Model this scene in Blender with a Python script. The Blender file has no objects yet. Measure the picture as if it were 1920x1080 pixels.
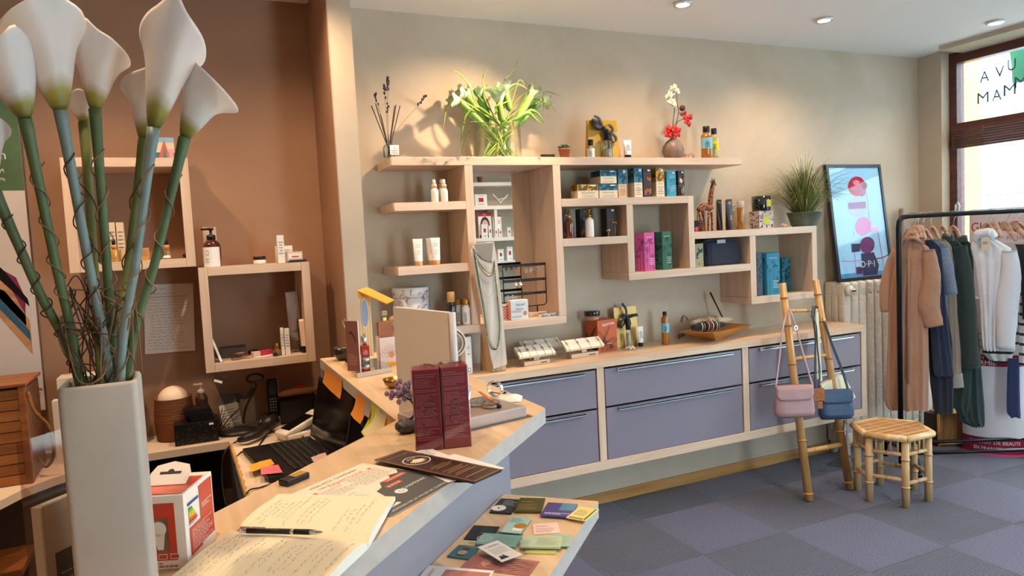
import bpy,bmesh,math,random
from mathutils import Vector,Matrix,noise
random.seed(7)
PI=math.pi
SC=bpy.context.scene
COL=SC.collection
# ------------------------------------------------------------------ camera
FPX=1321.93
YAW,PITCH,ROLL=0.42196,-0.068115,-0.0496027
CAM=Vector((0,0,1.55))
_f=Vector((math.sin(YAW)*math.cos(PITCH),math.cos(YAW)*math.cos(PITCH),math.sin(PITCH)))
_r=Vector((math.cos(YAW),-math.sin(YAW),0))
_u=_r.cross(_f)
CR=math.cos(ROLL)*_r+math.sin(ROLL)*_u
CU=-math.sin(ROLL)*_r+math.cos(ROLL)*_u
CF=_f
cd=bpy.data.cameras.new('camera');co=bpy.data.objects.new('camera',cd);COL.objects.link(co)
m=Matrix((CR,CU,-CF)).transposed().to_4x4();m.translation=CAM
co.matrix_world=m
cd.sensor_width=36;cd.lens=FPX/1920*36;cd.clip_start=.05;cd.clip_end=200
SC.camera=co
# ------------------------------------------------------------------ world, sun, exposure
w=bpy.data.worlds.new('World');SC.world=w;w.use_nodes=True
bg=w.node_tree.nodes['Background'];bg.inputs[0].default_value=(.76,.86,1,1);bg.inputs[1].default_value=7.0
sd=bpy.data.lights.new('sun','SUN');sd.energy=1.5;sd.angle=.01;sd.color=(1,.95,.88)
so=bpy.data.objects.new('sun',sd);COL.objects.link(so)
so.rotation_euler=Vector((1,.35,-1.25)).to_track_quat('-Z','Y').to_euler()
pd=bpy.data.lights.new('window_portal','AREA');pd.shape='RECTANGLE';pd.size=4.6;pd.size_y=2.7;pd.cycles.is_portal=True
po=bpy.data.objects.new('window_portal',pd);COL.objects.link(po);po.location=(5.02,1.0,1.4);po.rotation_euler=(PI/2,0,PI/2)
pd2=bpy.data.lights.new('added_door_portal','AREA');pd2.shape='RECTANGLE';pd2.size=.9;pd2.size_y=2.4;pd2.cycles.is_portal=True
po2=bpy.data.objects.new('added_door_portal',pd2);COL.objects.link(po2);po2.location=(2.375,-1.88,1.27);po2.rotation_euler=(PI/2,0,0)  # portal for the added glazed opening behind the camera
SC.view_settings.view_transform='Standard';SC.view_settings.look='None'
SC.view_settings.exposure=1.75;SC.view_settings.gamma=1;SC.view_settings.use_curve_mapping=False
# a photo pixel's ray met with a horizontal plane z, or a wall-parallel plane Y, or X
def ray(px,py):return CR*((px-960)/FPX)-CU*((py-540)/FPX)+CF
def az(px,py,z):d=ray(px,py);return CAM+d*((z-CAM.z)/d.z)
def ay(px,py,Y):d=ray(px,py);return CAM+d*(Y/d.y)
def ax(px,py,X):d=ray(px,py);return CAM+d*(X/d.x)
# ------------------------------------------------------------------ materials
def lin(c):
 if isinstance(c,str):
  c=c.lstrip('#');c=[int(c[i:i+2],16)/255 for i in(0,2,4)]
 return tuple((x/12.92 if x<=.04045 else((x+.055)/1.055)**2.4)for x in c[:3])+(1,)
MATS={}
def M(name,col='#808080',rough=.5,metal=0,coat=0,trans=0,ior=1.45,alpha=1,emit=0,sheen=0,var=0,vscale=6,bump=0,bscale=60,stretch=None,sss=0,spec=.5):
 if name in MATS:return MATS[name]
 mt=bpy.data.materials.new(name);mt.use_nodes=True;nt=mt.node_tree;b=nt.nodes['Principled BSDF']
 c=lin(col)
 b.inputs['Base Color'].default_value=c;b.inputs['Roughness'].default_value=rough;b.inputs['Metallic'].default_value=metal
 b.inputs['Coat Weight'].default_value=coat;b.inputs['Transmission Weight'].default_value=trans;b.inputs['IOR'].default_value=ior
 b.inputs['Alpha'].default_value=alpha;b.inputs['Sheen Weight'].default_value=sheen;b.inputs['Specular IOR Level'].default_value=spec
 if sss:b.inputs['Subsurface Weight'].default_value=sss;b.inputs['Subsurface Radius'].default_value=(.02,.02,.02);b.inputs['Subsurface Scale'].default_value=.5
 if emit:b.inputs['Emission Color'].default_value=c;b.inputs['Emission Strength'].default_value=emit
 if var or bump:
  tc=nt.nodes.new('ShaderNodeTexCoord');mp=nt.nodes.new('ShaderNodeMapping');nt.links.new(tc.outputs['Object'],mp.inputs[0])
  if stretch:mp.inputs['Scale'].default_value=stretch
 if var:
  n=nt.nodes.new('ShaderNodeTexNoise');n.inputs['Scale'].default_value=vscale;n.inputs['Detail'].default_value=6;n.inputs['Roughness'].default_value=.6
  nt.links.new(mp.outputs[0],n.inputs[0])
  rp=nt.nodes.new('ShaderNodeValToRGB');rp.color_ramp.elements[0].position=.3;rp.color_ramp.elements[1].position=.7
  rp.color_ramp.elements[0].color=tuple(max(0,x*(1-var))for x in c[:3])+(1,);rp.color_ramp.elements[1].color=tuple(min(1,x*(1+var))for x in c[:3])+(1,)
  nt.links.new(n.outputs[0],rp.inputs[0]);nt.links.new(rp.outputs[0],b.inputs['Base Color'])
 if bump:
  n2=nt.nodes.new('ShaderNodeTexNoise');n2.inputs['Scale'].default_value=bscale;n2.inputs['Detail'].default_value=4
  nt.links.new(mp.outputs[0],n2.inputs[0])
  bp=nt.nodes.new('ShaderNodeBump');bp.inputs['Strength'].default_value=bump;bp.inputs['Distance'].default_value=.01
  nt.links.new(n2.outputs[0],bp.inputs['Height']);nt.links.new(bp.outputs[0],b.inputs['Normal'])
 MATS[name]=mt
 return mt
def thin_glass(name,tint='#f4faf8',refl=.08,rough=0.0,rmax=.8):
 if name in MATS:return MATS[name]
 mt=bpy.data.materials.new(name);mt.use_nodes=True;nt=mt.node_tree;nt.nodes.clear()
 o=nt.nodes.new('ShaderNodeOutputMaterial');mx=nt.nodes.new('ShaderNodeMixShader');t=nt.nodes.new('ShaderNodeBsdfTransparent');g=nt.nodes.new('ShaderNodeBsdfGlossy')
 lw=nt.nodes.new('ShaderNodeLayerWeight');lw.inputs[0].default_value=.25
 mr=nt.nodes.new('ShaderNodeMapRange');mr.inputs[3].default_value=refl;mr.inputs[4].default_value=rmax
 t.inputs[0].default_value=lin(tint);g.inputs[1].default_value=rough
 nt.links.new(lw.outputs['Fresnel'],mr.inputs[0]);nt.links.new(mr.outputs[0],mx.inputs[0])
 nt.links.new(t.outputs[0],mx.inputs[1]);nt.links.new(g.outputs[0],mx.inputs[2]);nt.links.new(mx.outputs[0],o.inputs[0])
 MATS[name]=mt;return mt
def wood(name,c1,c2,axis='X',rough=.45,scale=1.0):
 if name in MATS:return MATS[name]
 mt=bpy.data.materials.new(name);mt.use_nodes=True;nt=mt.node_tree;b=nt.nodes['Principled BSDF']
 tc=nt.nodes.new('ShaderNodeTexCoord');mp=nt.nodes.new('ShaderNodeMapping');nt.links.new(tc.outputs['Object'],mp.inputs[0])
 s=[26,26,26];s['XYZ'.index(axis)]=1.6
 mp.inputs['Scale'].default_value=[x*scale for x in s]
 n=nt.nodes.new('ShaderNodeTexNoise');n.inputs['Scale'].default_value=1.3;n.inputs['Detail'].default_value=8;n.inputs['Distortion'].default_value=.6
 nt.links.new(mp.outputs[0],n.inputs[0])
 rp=nt.nodes.new('ShaderNodeValToRGB');rp.color_ramp.elements[0].position=.32;rp.color_ramp.elements[1].position=.68
 rp.color_ramp.elements[0].color=lin(c1);rp.color_ramp.elements[1].color=lin(c2)
 nt.links.new(n.outputs[0],rp.inputs[0]);nt.links.new(rp.outputs[0],b.inputs['Base Color'])
 b.inputs['Roughness'].default_value=rough
 bp=nt.nodes.new('ShaderNodeBump');bp.inputs['Strength'].default_value=.12;bp.inputs['Distance'].default_value=.004
 nt.links.new(n.outputs[0],bp.inputs['Height']);nt.links.new(bp.outputs[0],b.inputs['Normal'])
 MATS[name]=mt;return mt
OAK=wood('bleached_oak','#cdae94','#dcc2a8','X')
OAKZ=wood('bleached_oak_upright','#cdae94','#dcc2a8','Z')
OAKY=wood('bleached_oak_depth','#cdae94','#dcc2a8','Y')
TOPW=wood('maple_worktop','#cfae86','#dfc4a0','Y',.32)
TOPX=wood('maple_worktop_long','#cba888','#dcc0a2','X',.32)
WHITE=M('white_matte','#e9e7e2',.5);BLACK=M('black_plastic','#101012',.35);CHROME=M('chrome','#e2e4e6',.12,1)
ALU=M('brushed_aluminium','#c9cfd6',.28,1);GOLD=M('gold_metal','#c9973f',.22,1);PAPER=M('paper_white','#ece8dc',.7)
INK=M('ink_dark','#2c2b30',.6);INKB=M('ink_blue_grey','#4a4c5e',.6);REDM=M('red_print','#b3132a',.4);MATTEBLK=M('black_matte','#0d0d0f',.8)
GLASS=M('clear_glass','#f6fbfa',.02,trans=1,ior=1.45);CGLASS=thin_glass('clear_thin_glass')
MIRROR=M('mirror_silver','#e8ecec',.01,1)
# ------------------------------------------------------------------ mesh builder
_txt={}
WM={}
def text_geo(s):
 if s in _txt:return _txt[s]
 c=bpy.data.curves.new('t','FONT');c.body=s;c.size=1;c.resolution_u=3
 o=bpy.data.objects.new('t',c);me=o.to_mesh()
 v=[p.co.copy()for p in me.vertices];f=[tuple(p.vertices)for p in me.polygons]
 o.to_mesh_clear();bpy.data.objects.remove(o);bpy.data.curves.remove(c)
 if v:
  x0=min(p.x for p in v);x1=max(p.x for p in v);y0=min(p.y for p in v);y1=max(p.y for p in v)
 else:x0=y0=0;x1=y1=1
 _txt[s]=(v,f,x0,x1,y0,y1);return _txt[s]
def frame(o,u,v):
 u=Vector(u).normalized();v=Vector(v).normalized();n=u.cross(v)
 mm=Matrix((u,v,n)).transposed().to_4x4();mm.translation=Vector(o);return mm
I4=Matrix.Identity(4)
def T(x,y,z):return Matrix.Translation((x,y,z))
def RX(a):return Matrix.Rotation(a,4,'X')
def RY(a):return Matrix.Rotation(a,4,'Y')
def RZ(a):return Matrix.Rotation(a,4,'Z')
def smooth_path(pts,n=6):
 pts=[Vector(p)for p in pts]
 if len(pts)<3:return pts
 out=[]
 for i in range(len(pts)-1):
  p0=pts[max(i-1,0)];p1=pts[i];p2=pts[i+1];p3=pts[min(i+2,len(pts)-1)]
  for k in range(n):
   t=k/n
   out.append(.5*((2*p1)+(p2-p0)*t+(2*p0-5*p1+4*p2-p3)*t*t+(3*p1-p0-3*p2+p3)*t**3))
 out.append(pts[-1]);return out
class MB:
 def __init__(s):s.v=[];s.f=[];s.mi=[];s.sm=[];s.mats=[];s.T=I4.copy()
 def _m(s,m):
  if m not in s.mats:s.mats.append(m)
  return s.mats.index(m)
 def add(s,vs,fs,m,smooth=False,X=None):
  b=len(s.v);X=s.T if X is None else s.T@X
  s.v+=[X@Vector(p)for p in vs];k=s._m(m)
  for f in fs:s.f.append(tuple(b+i for i in f));s.mi.append(k);s.sm.append(smooth)
  return s
 def bm(s,bm,m,smooth=False,X=None):
  bm.verts.ensure_lookup_table();bm.verts.index_update()
  s.add([v.co.copy()for v in bm.verts],[tuple(v.index for v in f.verts)for f in bm.faces],m,smooth,X);bm.free();return s
 def box(s,x0,x1,y0,y1,z0,z1,m,bev=0,X=None,seg=2):
  if not bev:
   vs=[(x,y,z)for x in(x0,x1)for y in(y0,y1)for z in(z0,z1)]
   fs=[(0,1,3,2),(4,6,7,5),(0,4,5,1),(2,3,7,6),(0,2,6,4),(1,5,7,3)]
   return s.add(vs,fs,m,False,X)
  b=bmesh.new();bmesh.ops.create_cube(b,size=1)
  for v in b.verts:v.co=Vector(((x0+x1)/2+v.co.x*(x1-x0),(y0+y1)/2+v.co.y*(y1-y0),(z0+z1)/2+v.co.z*(z1-z0)))
  bmesh.ops.bevel(b,geom=list(b.edges),offset=bev,segments=seg,profile=.6,affect='EDGES')
  return s.bm(b,m,seg>2,X)
 def cbox(s,c,d,m,bev=0,X=None,seg=2):
  return s.box(c[0]-d[0]/2,c[0]+d[0]/2,c[1]-d[1]/2,c[1]+d[1]/2,c[2]-d[2]/2,c[2]+d[2]/2,m,bev,X,seg)
 def lathe(s,prof,m,n=24,X=None,smooth=True,a0=0,a1=2*PI):
  full=abs(a1-a0-2*PI)<1e-6;k=n if full else n+1;vs=[];fs=[]
  for r,z in prof:
   for i in range(k):a=a0+(a1-a0)*i/n;vs.append((r*math.cos(a),r*math.sin(a),z))
  for j in range(len(prof)-1):
   for i in range(n):
    i2=(i+1)%k if full else i+1
    fs.append((j*k+i,j*k+i2,(j+1)*k+i2,(j+1)*k+i))
  if full:
   if prof[0][0]>1e-6:fs.append(tuple(range(k))[::-1])
   if prof[-1][0]>1e-6:fs.append(tuple((len(prof)-1)*k+i for i in range(k)))
  return s.add(vs,fs,m,smooth,X)
 def cyl(s,x,y,z0,z1,r,m,n=20,r2=None,smooth=False):
  r2=r if r2 is None else r2;b=len(s.f)
  s.lathe([(r,z0),(r2,z1)],m,n,T(x,y,0),True);s.sm[-1]=s.sm[-2]=False;return s
 def tube(s,pts,r,m,n=8,closed=False,cap=True,smooth=True,flat=None):
  pts=[Vector(p)for p in pts];N=len(pts);rs=r if isinstance(r,(list,tuple))else[r]*N
  vs=[];fs=[];up=None
  for i,p in enumerate(pts):
   t=(pts[(i+1)%N]-pts[i-1])if closed else(pts[min(i+1,N-1)]-pts[max(i-1,0)])
   if t.length<1e-9:t=Vector((0,0,1))
   t.normalize()
   if up is None:
    up=Vector((0,0,1))if abs(t.z)<.9 else Vector((1,0,0))
    if flat is not None:up=Vector(flat)
   a=t.cross(up)
   if a.length<1e-6:a=t.orthogonal()
   a.normalize();bb=a.cross(t);up=bb if flat is None else Vector(flat)
   for k in range(n):
    an=2*PI*k/n
    ra,rb=(rs[i],rs[i])if not isinstance(rs[i],tuple)else rs[i]
    vs.append(p+a*math.cos(an)*ra+bb*math.sin(an)*rb)
  for i in range(N if closed else N-1):
   j=(i+1)%N
   for k in range(n):fs.append((i*n+k,i*n+(k+1)%n,j*n+(k+1)%n,j*n+k))
  if cap and not closed:fs.append(tuple(range(n))[::-1]);fs.append(tuple((N-1)*n+k for k in range(n)))
  return s.add(vs,fs,m,smooth)
 def ribbon(s,pts,wd,m,side=(0,0,1),th=0):
  pts=[Vector(p)for p in pts];vs=[];fs=[]
  for i,p in enumerate(pts):
   t=(pts[min(i+1,len(pts)-1)]-pts[max(i-1,0)]).normalized();sd=Vector(side)
   a=sd-t*sd.dot(t);a=a.normalized()if a.length>1e-6 else t.orthogonal().normalized()
   wi=wd[i]if isinstance(wd,(list,tuple))else wd;nrm=t.cross(a)*(th/2)
   vs+=[p-a*wi/2-nrm,p+a*wi/2-nrm,p+a*wi/2+nrm,p-a*wi/2+nrm]
  for i in range(len(pts)-1):
   a=i*4;b=a+4
   if th:
    for k in range(4):fs.append((a+k,a+(k+1)%4,b+(k+1)%4,b+k))
   else:fs.append((a,a+1,b+1,b))
  if th:fs+=[(3,2,1,0),tuple(len(vs)-4+k for k in range(4))]
  return s.add(vs,fs,m,True)
 def prism(s,poly,z0,z1,m,X=None,m2=None,smooth=False):
  n=len(poly);vs=[(p[0],p[1],z0)for p in poly]+[(p[0],p[1],z1)for p in poly]
  s.add(vs,[tuple(range(n))[::-1]],m,False,X);s.add(vs,[tuple(range(n,2*n))],m,False,X)
  return s.add(vs,[(i,(i+1)%n,n+(i+1)%n,n+i)for i in range(n)],m2 or m,smooth,X)
 def poly(s,pts,m,X=None):return s.add(pts,[tuple(range(len(pts)))],m,False,X)
 def sphere(s,c,r,m,n=12,sc=(1,1,1)):
  prof=[(max(1e-7,r*math.sin(PI*i/n)),-r*math.cos(PI*i/n))for i in range(n+1)]
  return s.lathe(prof,m,n*2 if n<10 else 24,T(*c)@Matrix.Diagonal((*sc,1)))
 def rect(s,x0,y0,x1,y1,m,z=.0004,X=None):return s.poly([(x0,y0,z),(x1,y0,z),(x1,y1,z),(x0,y1,z)],m,X)
 def disc(s,x,y,r,m,z=.0005,n=20,ry=None,X=None):return s.poly([(x+r*math.cos(2*PI*i/n),y+(ry or r)*math.sin(2*PI*i/n),z)for i in range(n)],m,X)
 def ring(s,x,y,r0,r1,m,z=.0005,n=24,X=None,k=1):
  vs=[(x+r*math.cos(2*PI*i/n),y+k*r*math.sin(2*PI*i/n),z)for r in(r0,r1)for i in range(n)]
  return s.add(vs,[(i,(i+1)%n,n+(i+1)%n,n+i)for i in range(n)],m,False,X)
 def text(s,t,x,y,size,m,z=.0006,X=None,anchor='c',wfit=None,rot=0):
  v,f,x0,x1,y0,y1=text_geo(t);k=size
  kx=k if not wfit else wfit/(x1-x0)
  ox={'c':(x0+x1)/2,'l':x0,'r':x1}[anchor];ca,sa=math.cos(rot),math.sin(rot)
  vs=[]
  for p in v:
   a=(p.x-ox)*kx;b=(p.y-.35)*k
   vs.append((x+a*ca-b*sa,y+a*sa+b*ca,z))
  return s.add(vs,f,m,False,X)
 def words(s,x0,y0,x1,y1,rows,m,z=.0006,X=None,fill=.45,center=False,dens=.75,rnd=None):
  rnd=rnd or random;h=(y1-y0)/rows;W=x1-x0
  for r in range(rows):
   y=y1-(r+.5)*h;lw=W*(1 if rnd.random()<.5 else rnd.uniform(.55,1));x=x0+((W-lw)/2 if center else 0);e=x+lw
   while x<e-W*.02:
    l=min(W*rnd.uniform(.04,.14),e-x)
    s.rect(x,y-h*fill/2,x+l*.9,y+h*fill/2,m,z,X);x+=l+W*.018
  return s
 def scribble(s,x0,y0,x1,y1,rows,m,wd=.0006,z=.0008,X=None,seed=1):
  rnd=random.Random(seed);h=(y1-y0)/rows;W=x1-x0;F=s.T if X is None else s.T@X
  for r in range(rows):
   if rnd.random()<.08:continue
   y=y1-(r+.5)*h;x=x0+rnd.uniform(0,.12)*W;e=x0+rnd.uniform(.6,1)*W
   while x<e:
    l=min(W*rnd.uniform(.06,.16),e-x);n=max(4,int(l/(h*.22)));pts=[]
    for i in range(n+1):pts.append((x+l*i/n,y+h*.28*rnd.uniform(-1,1)*(1 if i%2 else .5),z))
    vs=[];fs=[]
    for i,(a,b,c)in enumerate(pts):vs+=[(a-wd*.3,b-wd/2,c),(a+wd*.3,b+wd/2,c)]
    for i in range(len(pts)-1):fs.append((2*i,2*i+1,2*i+3,2*i+2))
    s.add(vs,fs,m,False,X);x+=l+W*.03
  return s
 def build(s,name,parent=None,label=None,cat=None,group=None,kind=None,at=None):
  if not s.v:return None
  me=bpy.data.meshes.new(name)
  if parent is None:
   if at is None:
    xs=[p.x for p in s.v];ys=[p.y for p in s.v];zs=[p.z for p in s.v];at=((min(xs)+max(xs))/2,(min(ys)+max(ys))/2,min(zs))
   at=Vector(at);vs=[p-at for p in s.v]
  else:vs=s.v
  me.from_pydata([tuple(p)for p in vs],[],s.f);me.update()
  for m in s.mats:me.materials.append(m)
  me.polygons.foreach_set('material_index',s.mi);me.polygons.foreach_set('use_smooth',s.sm)
  me.update()
  o=bpy.data.objects.new(name,me);COL.objects.link(o)
  if parent is None:o.location=at;WM[o.name]=T(*at)
  else:o.parent=parent
  tag(o,label,cat,group,kind)
  return o
def tag(o,label=None,cat=None,group=None,kind=None):
 for k,v in(('label',label),('category',cat),('group',group),('kind',kind)):
  if v:o[k]=v
 return o
def thing(name,label,cat,loc=(0,0,0),rz=0,group=None):
 o=bpy.data.objects.new(name,None);COL.objects.link(o);o.location=loc;o.rotation_euler=(0,0,rz);o.empty_display_size=.05
 WM[o.name]=T(*loc)@RZ(rz);tag(o,label,cat,group);return o
def wpart(mb,name,parent,**k):
 rt=parent
 while rt.parent:rt=rt.parent
 inv=WM[rt.name].inverted();mb.v=[inv@p for p in mb.v];o=mb.build(name,parent,**k);return o
def copy_tree(o,loc,rz,label,group=None):
 r=o.copy();COL.objects.link(r);r.location=loc;r.rotation_euler=(0,0,rz);r['label']=label
 if group:r['group']=group
 WM[r.name]=T(*loc)@RZ(rz)
 for ch in o.children:
  c=ch.copy();COL.objects.link(c);c.parent=r
  for g in ch.children:
   d=g.copy();COL.objects.link(d);d.parent=c
 return r
 # ================================================================== setting
def plaster(name,c1,c2,rough=.75):
 mt=M(name,c1,rough,bump=.08,bscale=25);nt=mt.node_tree;b=nt.nodes['Principled BSDF']
 tc=nt.nodes.new('ShaderNodeTexCoord');n=nt.nodes.new('ShaderNodeTexNoise');n.inputs['Scale'].default_value=1.7;n.inputs['Detail'].default_value=9;n.inputs['Roughness'].default_value=.62;n.inputs['Distortion'].default_value=.9
 rp=nt.nodes.new('ShaderNodeValToRGB');rp.color_ramp.elements[0].position=.35;rp.color_ramp.elements[1].position=.68
 rp.color_ramp.elements[0].color=lin(c1);rp.color_ramp.elements[1].color=lin(c2)
 nt.links.new(tc.outputs['Object'],n.inputs[0]);nt.links.new(n.outputs[0],rp.inputs[0]);nt.links.new(rp.outputs[0],b.inputs['Base Color'])
 return mt
GREYW=plaster('grey_beige_plaster','#b7a892','#c5b6a2')
BROWNW=plaster('taupe_plaster','#9f7a61','#a9846a')
CEILM=M('ceiling_white','#efeeec',.8)
YW=3.466;ZC=2.702;FX0,FX1,FY=.578,.675,3.01
def carpet():
 mt=bpy.data.materials.new('carpet_tiles');mt.use_nodes=True;nt=mt.node_tree;b=nt.nodes['Principled BSDF'];L=nt.links.new
 def mth(op,a,b_=None,c=None):
  n=nt.nodes.new('ShaderNodeMath');n.operation=op
  for i,x in enumerate((a,b_,c)):
   if x is None:continue
   if isinstance(x,(int,float)):n.inputs[i].default_value=x
   else:L(x,n.inputs[i])
  return n.outputs[0]
 g=nt.nodes.new('ShaderNodeNewGeometry');sp=nt.nodes.new('ShaderNodeSeparateXYZ');L(g.outputs['Position'],sp.inputs[0])
 tx=mth('DIVIDE',mth('ADD',sp.outputs[0],20*.515-2.636),.515);ty=mth('DIVIDE',mth('ADD',sp.outputs[1],20*.5-2.143),.5)
 ix=mth('FLOOR',tx);iy=mth('FLOOR',ty);ck=mth('MODULO',mth('ADD',ix,iy),2)
 rib=mth('SINE',mth('MULTIPLY',sp.outputs[1],2*PI/.0125));rib01=mth('MULTIPLY_ADD',rib,.5,.5)
 dots=mth('SINE',mth('MULTIPLY',sp.outputs[0],2*PI/.012));rr=mth('MULTIPLY',rib01,mth('MULTIPLY_ADD',dots,.15,.85))
 ribm=mth('MULTIPLY',ck,rr)
 n=nt.nodes.new('ShaderNodeTexNoise');n.inputs['Scale'].default_value=150;n.inputs['Detail'].default_value=5;L(g.outputs['Position'],n.inputs[0])
 mx=nt.nodes.new('ShaderNodeMix');mx.data_type='RGBA';mx.inputs[6].default_value=lin('#433f56');mx.inputs[7].default_value=lin('#15131f')
 L(mth('MULTIPLY',ck,mth('MULTIPLY_ADD',rr,-.5,.80)),mx.inputs[0])
 m2=nt.nodes.new('ShaderNodeMix');m2.data_type='RGBA';m2.blend_type='MULTIPLY';m2.inputs[0].default_value=1;L(mx.outputs[2],m2.inputs[6])
 rp=nt.nodes.new('ShaderNodeValToRGB');rp.color_ramp.elements[0].position=.35;rp.color_ramp.elements[0].color=(.32,.32,.36,1);rp.color_ramp.elements[1].position=.68;rp.color_ramp.elements[1].color=(1.95,1.9,1.95,1)
 L(n.outputs[0],rp.inputs[0]);L(rp.outputs[0],m2.inputs[7])
 fx=mth('ABSOLUTE',mth('SUBTRACT',mth('FRACT',tx),.5));fy=mth('ABSOLUTE',mth('SUBTRACT',mth('FRACT',ty),.5))
 seam=mth('GREATER_THAN',mth('MAXIMUM',fx,fy),.4935)
 m3=nt.nodes.new('ShaderNodeMix');m3.data_type='RGBA';m3.inputs[7].default_value=lin('#19181d');L(mth('MULTIPLY',seam,.6),m3.inputs[0]);L(m2.outputs[2],m3.inputs[6])
 L(m3.outputs[2],b.inputs['Base Color']);b.inputs['Roughness'].default_value=.85;b.inputs['Sheen Weight'].default_value=.3;b.inputs['Specular IOR Level'].default_value=.3
 bp=nt.nodes.new('ShaderNodeBump');bp.inputs['Strength'].default_value=.7;bp.inputs['Distance'].default_value=.004
 L(mth('ADD',ribm,mth('MULTIPLY',n.outputs[0],.5)),bp.inputs['Height']);L(bp.outputs[0],b.inputs['Normal']);return mt
def struct(mb,name,at=(0,0,0)):return mb.build(name,kind='structure',at=at)
XL,YB,XR=-1.6,-1.75,4.82
b=MB();b.box(XL-.1,5.05,YB-.1,YW+.1,-.1,0,carpet());struct(b,'floor')
b=MB();b.box(XL-.1,5.05,YB-.1,YW+.1,ZC,ZC+.1,CEILM);struct(b,'ceiling')
b=MB();b.box(FX1-.02,5.05,YW,YW+.1,0,ZC,GREYW);struct(b,'wall_back')
b=MB();b.box(XL-.1,FX1-.02,YW,YW+.1,0,ZC,BROWNW);struct(b,'wall_niche')
b=MB();b.box(XL-.1,XL,YB-.1,YW+.1,0,ZC,BROWNW);struct(b,'wall_left')
b=MB();b.box(XL-.1,1.95,YB-.1,YB,0,ZC,GREYW);b.box(2.8,5.05,YB-.1,YB,0,ZC,GREYW);b.box(1.95,2.8,YB-.1,YB,2.45,ZC,GREYW);b.box(1.95,2.8,YB-.1,YB,0,.1,GREYW);struct(b,'wall_front')  # gap left for an added glazed opening that lets in daylight
b=MB();b.box(FX0,FX1,FY,YW,0,ZC,GREYW);b.box(FX0-.004,FX0,FY+.002,YW,0,ZC,BROWNW);struct(b,'wall_fin')
# window wall, its jamb, and the beam over the shop window
WX,WY1,WY0=4.95,3.29,-1.35
b=MB();b.box(XR,5.05,WY1,YW,0,ZC,GREYW);b.box(XR,5.05,YB,WY0,0,ZC,GREYW);b.box(4.9,5.05,WY0,WY1,0,.12,GREYW);struct(b,'wall_right')
b=MB();b.box(4.655,5.05,WY0,3.19,2.672,ZC,GREYW);b.box(4.78,5.05,3.19,WY1,2.69,ZC,GREYW);struct(b,'trim_1')
MAHO=wood('mahogany_frame','#45241c','#66372a','Y',.35)
b=MB()
for y0,y1 in((WY1-.055,WY1),(WY0,WY0+.055),(1.72,1.80),(.2,.28)):b.box(4.90,4.985,y0,y1,.12,2.69,MAHO,.005)
for z0,z1 in((.12,.2),(2.155,2.205),(2.615,2.69)):b.box(4.905,4.98,WY0,WY1,z0,z1,MAHO,.005)
struct(b,'window_1')
GL=thin_glass('window_glass','#eef6f4',.05)
b=MB();b.box(4.94,4.946,WY0+.05,WY1-.05,.18,2.17,GL);b.box(4.94,4.946,WY0+.05,WY1-.05,2.19,2.63,GL);struct(b,'window_2')
b=MB()
for x0,x1 in((1.95,2.01),(2.74,2.8)):b.box(x0,x1,YB-.07,YB-.02,.1,2.45,MAHO,.005)
for z0,z1 in((.1,.17),(2.38,2.45)):b.box(1.95,2.8,YB-.065,YB-.025,z0,z1,MAHO,.005)
struct(b,'added_door_1')  # frame of an unseen glazed doorway, added to bring in more daylight
b=MB();b.box(2.0,2.75,YB-.05,YB-.044,.15,2.4,GL);struct(b,'added_door_2')  # glass of the added doorway
BAMB=wood('bamboo_skirting_wood','#a9773f','#c4935a','X',.35)
b=MB();b.box(FX1,XR,YW-.016,YW,0,.062,BAMB,.003);struct(b,'baseboard_back')
# street outside: pavement, roughcast reveal, facade opposite
b=MB();b.box(5.05,20,-12,14,-.12,-.02,M('pavement_stone','#8a857d',.9,var=.1));struct(b,'ground')
b=MB();b.box(5.05,5.32,3.33,5.2,-.02,3.4,M('yellow_roughcast','#c9a867',.95,var=.25,vscale=90,bump=1,bscale=120));struct(b,'wall_outside')
# ================================================================== wall shelving and low cabinet
YF=3.195
def shelf_unit():
 t=thing('wall_shelf_unit','long bleached oak wall shelving with open boxes and a mirrored bay over the low cabinet','shelf',(2.18,3.33,1.1))
 YBK=YW-.001
 def bd(name,x0,x1,z0,z1,mat):
  b=MB();b.box(x0,x1,YF,YBK,z0,z1,mat,.0015);wpart(b,name,t)
 bd('top_shelf',.86,2.935,1.918,1.957,OAK)
 bd('shelf',.861,1.2145,1.708,1.747,OAK);bd('shelf',.861,1.2145,1.410,1.449,OAK)
 bd('bottom_board',.861,1.735,1.107,1.147,OAK)
 bd('divider',1.215,1.257,1.1475,1.9175,OAKZ);bd('divider',1.693,1.735,1.1475,1.9175,OAKZ)
 bd('shelf',1.7355,2.535,1.706,1.746,OAK);bd('side_panel',2.535,2.574,1.342,1.746,OAKZ)
 bd('shelf',1.7355,2.1265,1.502,1.542,OAK);bd('divider',2.127,2.168,1.342,1.7055,OAKZ)
 bd('bottom_board',2.127,2.974,1.301,1.3415,OAK)
 bd('shelf',2.5745,3.508,1.503,1.5435,OAK);bd('divider',2.975,3.018,1.141,1.5025,OAKZ)
 bd('bottom_board',2.975,3.508,1.1,1.1405,OAK);bd('side_panel',3.468,3.508,1.141,1.5025,OAKZ)
 b=MB();b.box(1.2575,1.6925,3.452,3.464,1.1475,1.9175,MIRROR);wpart(b,'mirror',t)
shelf_unit()
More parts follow.
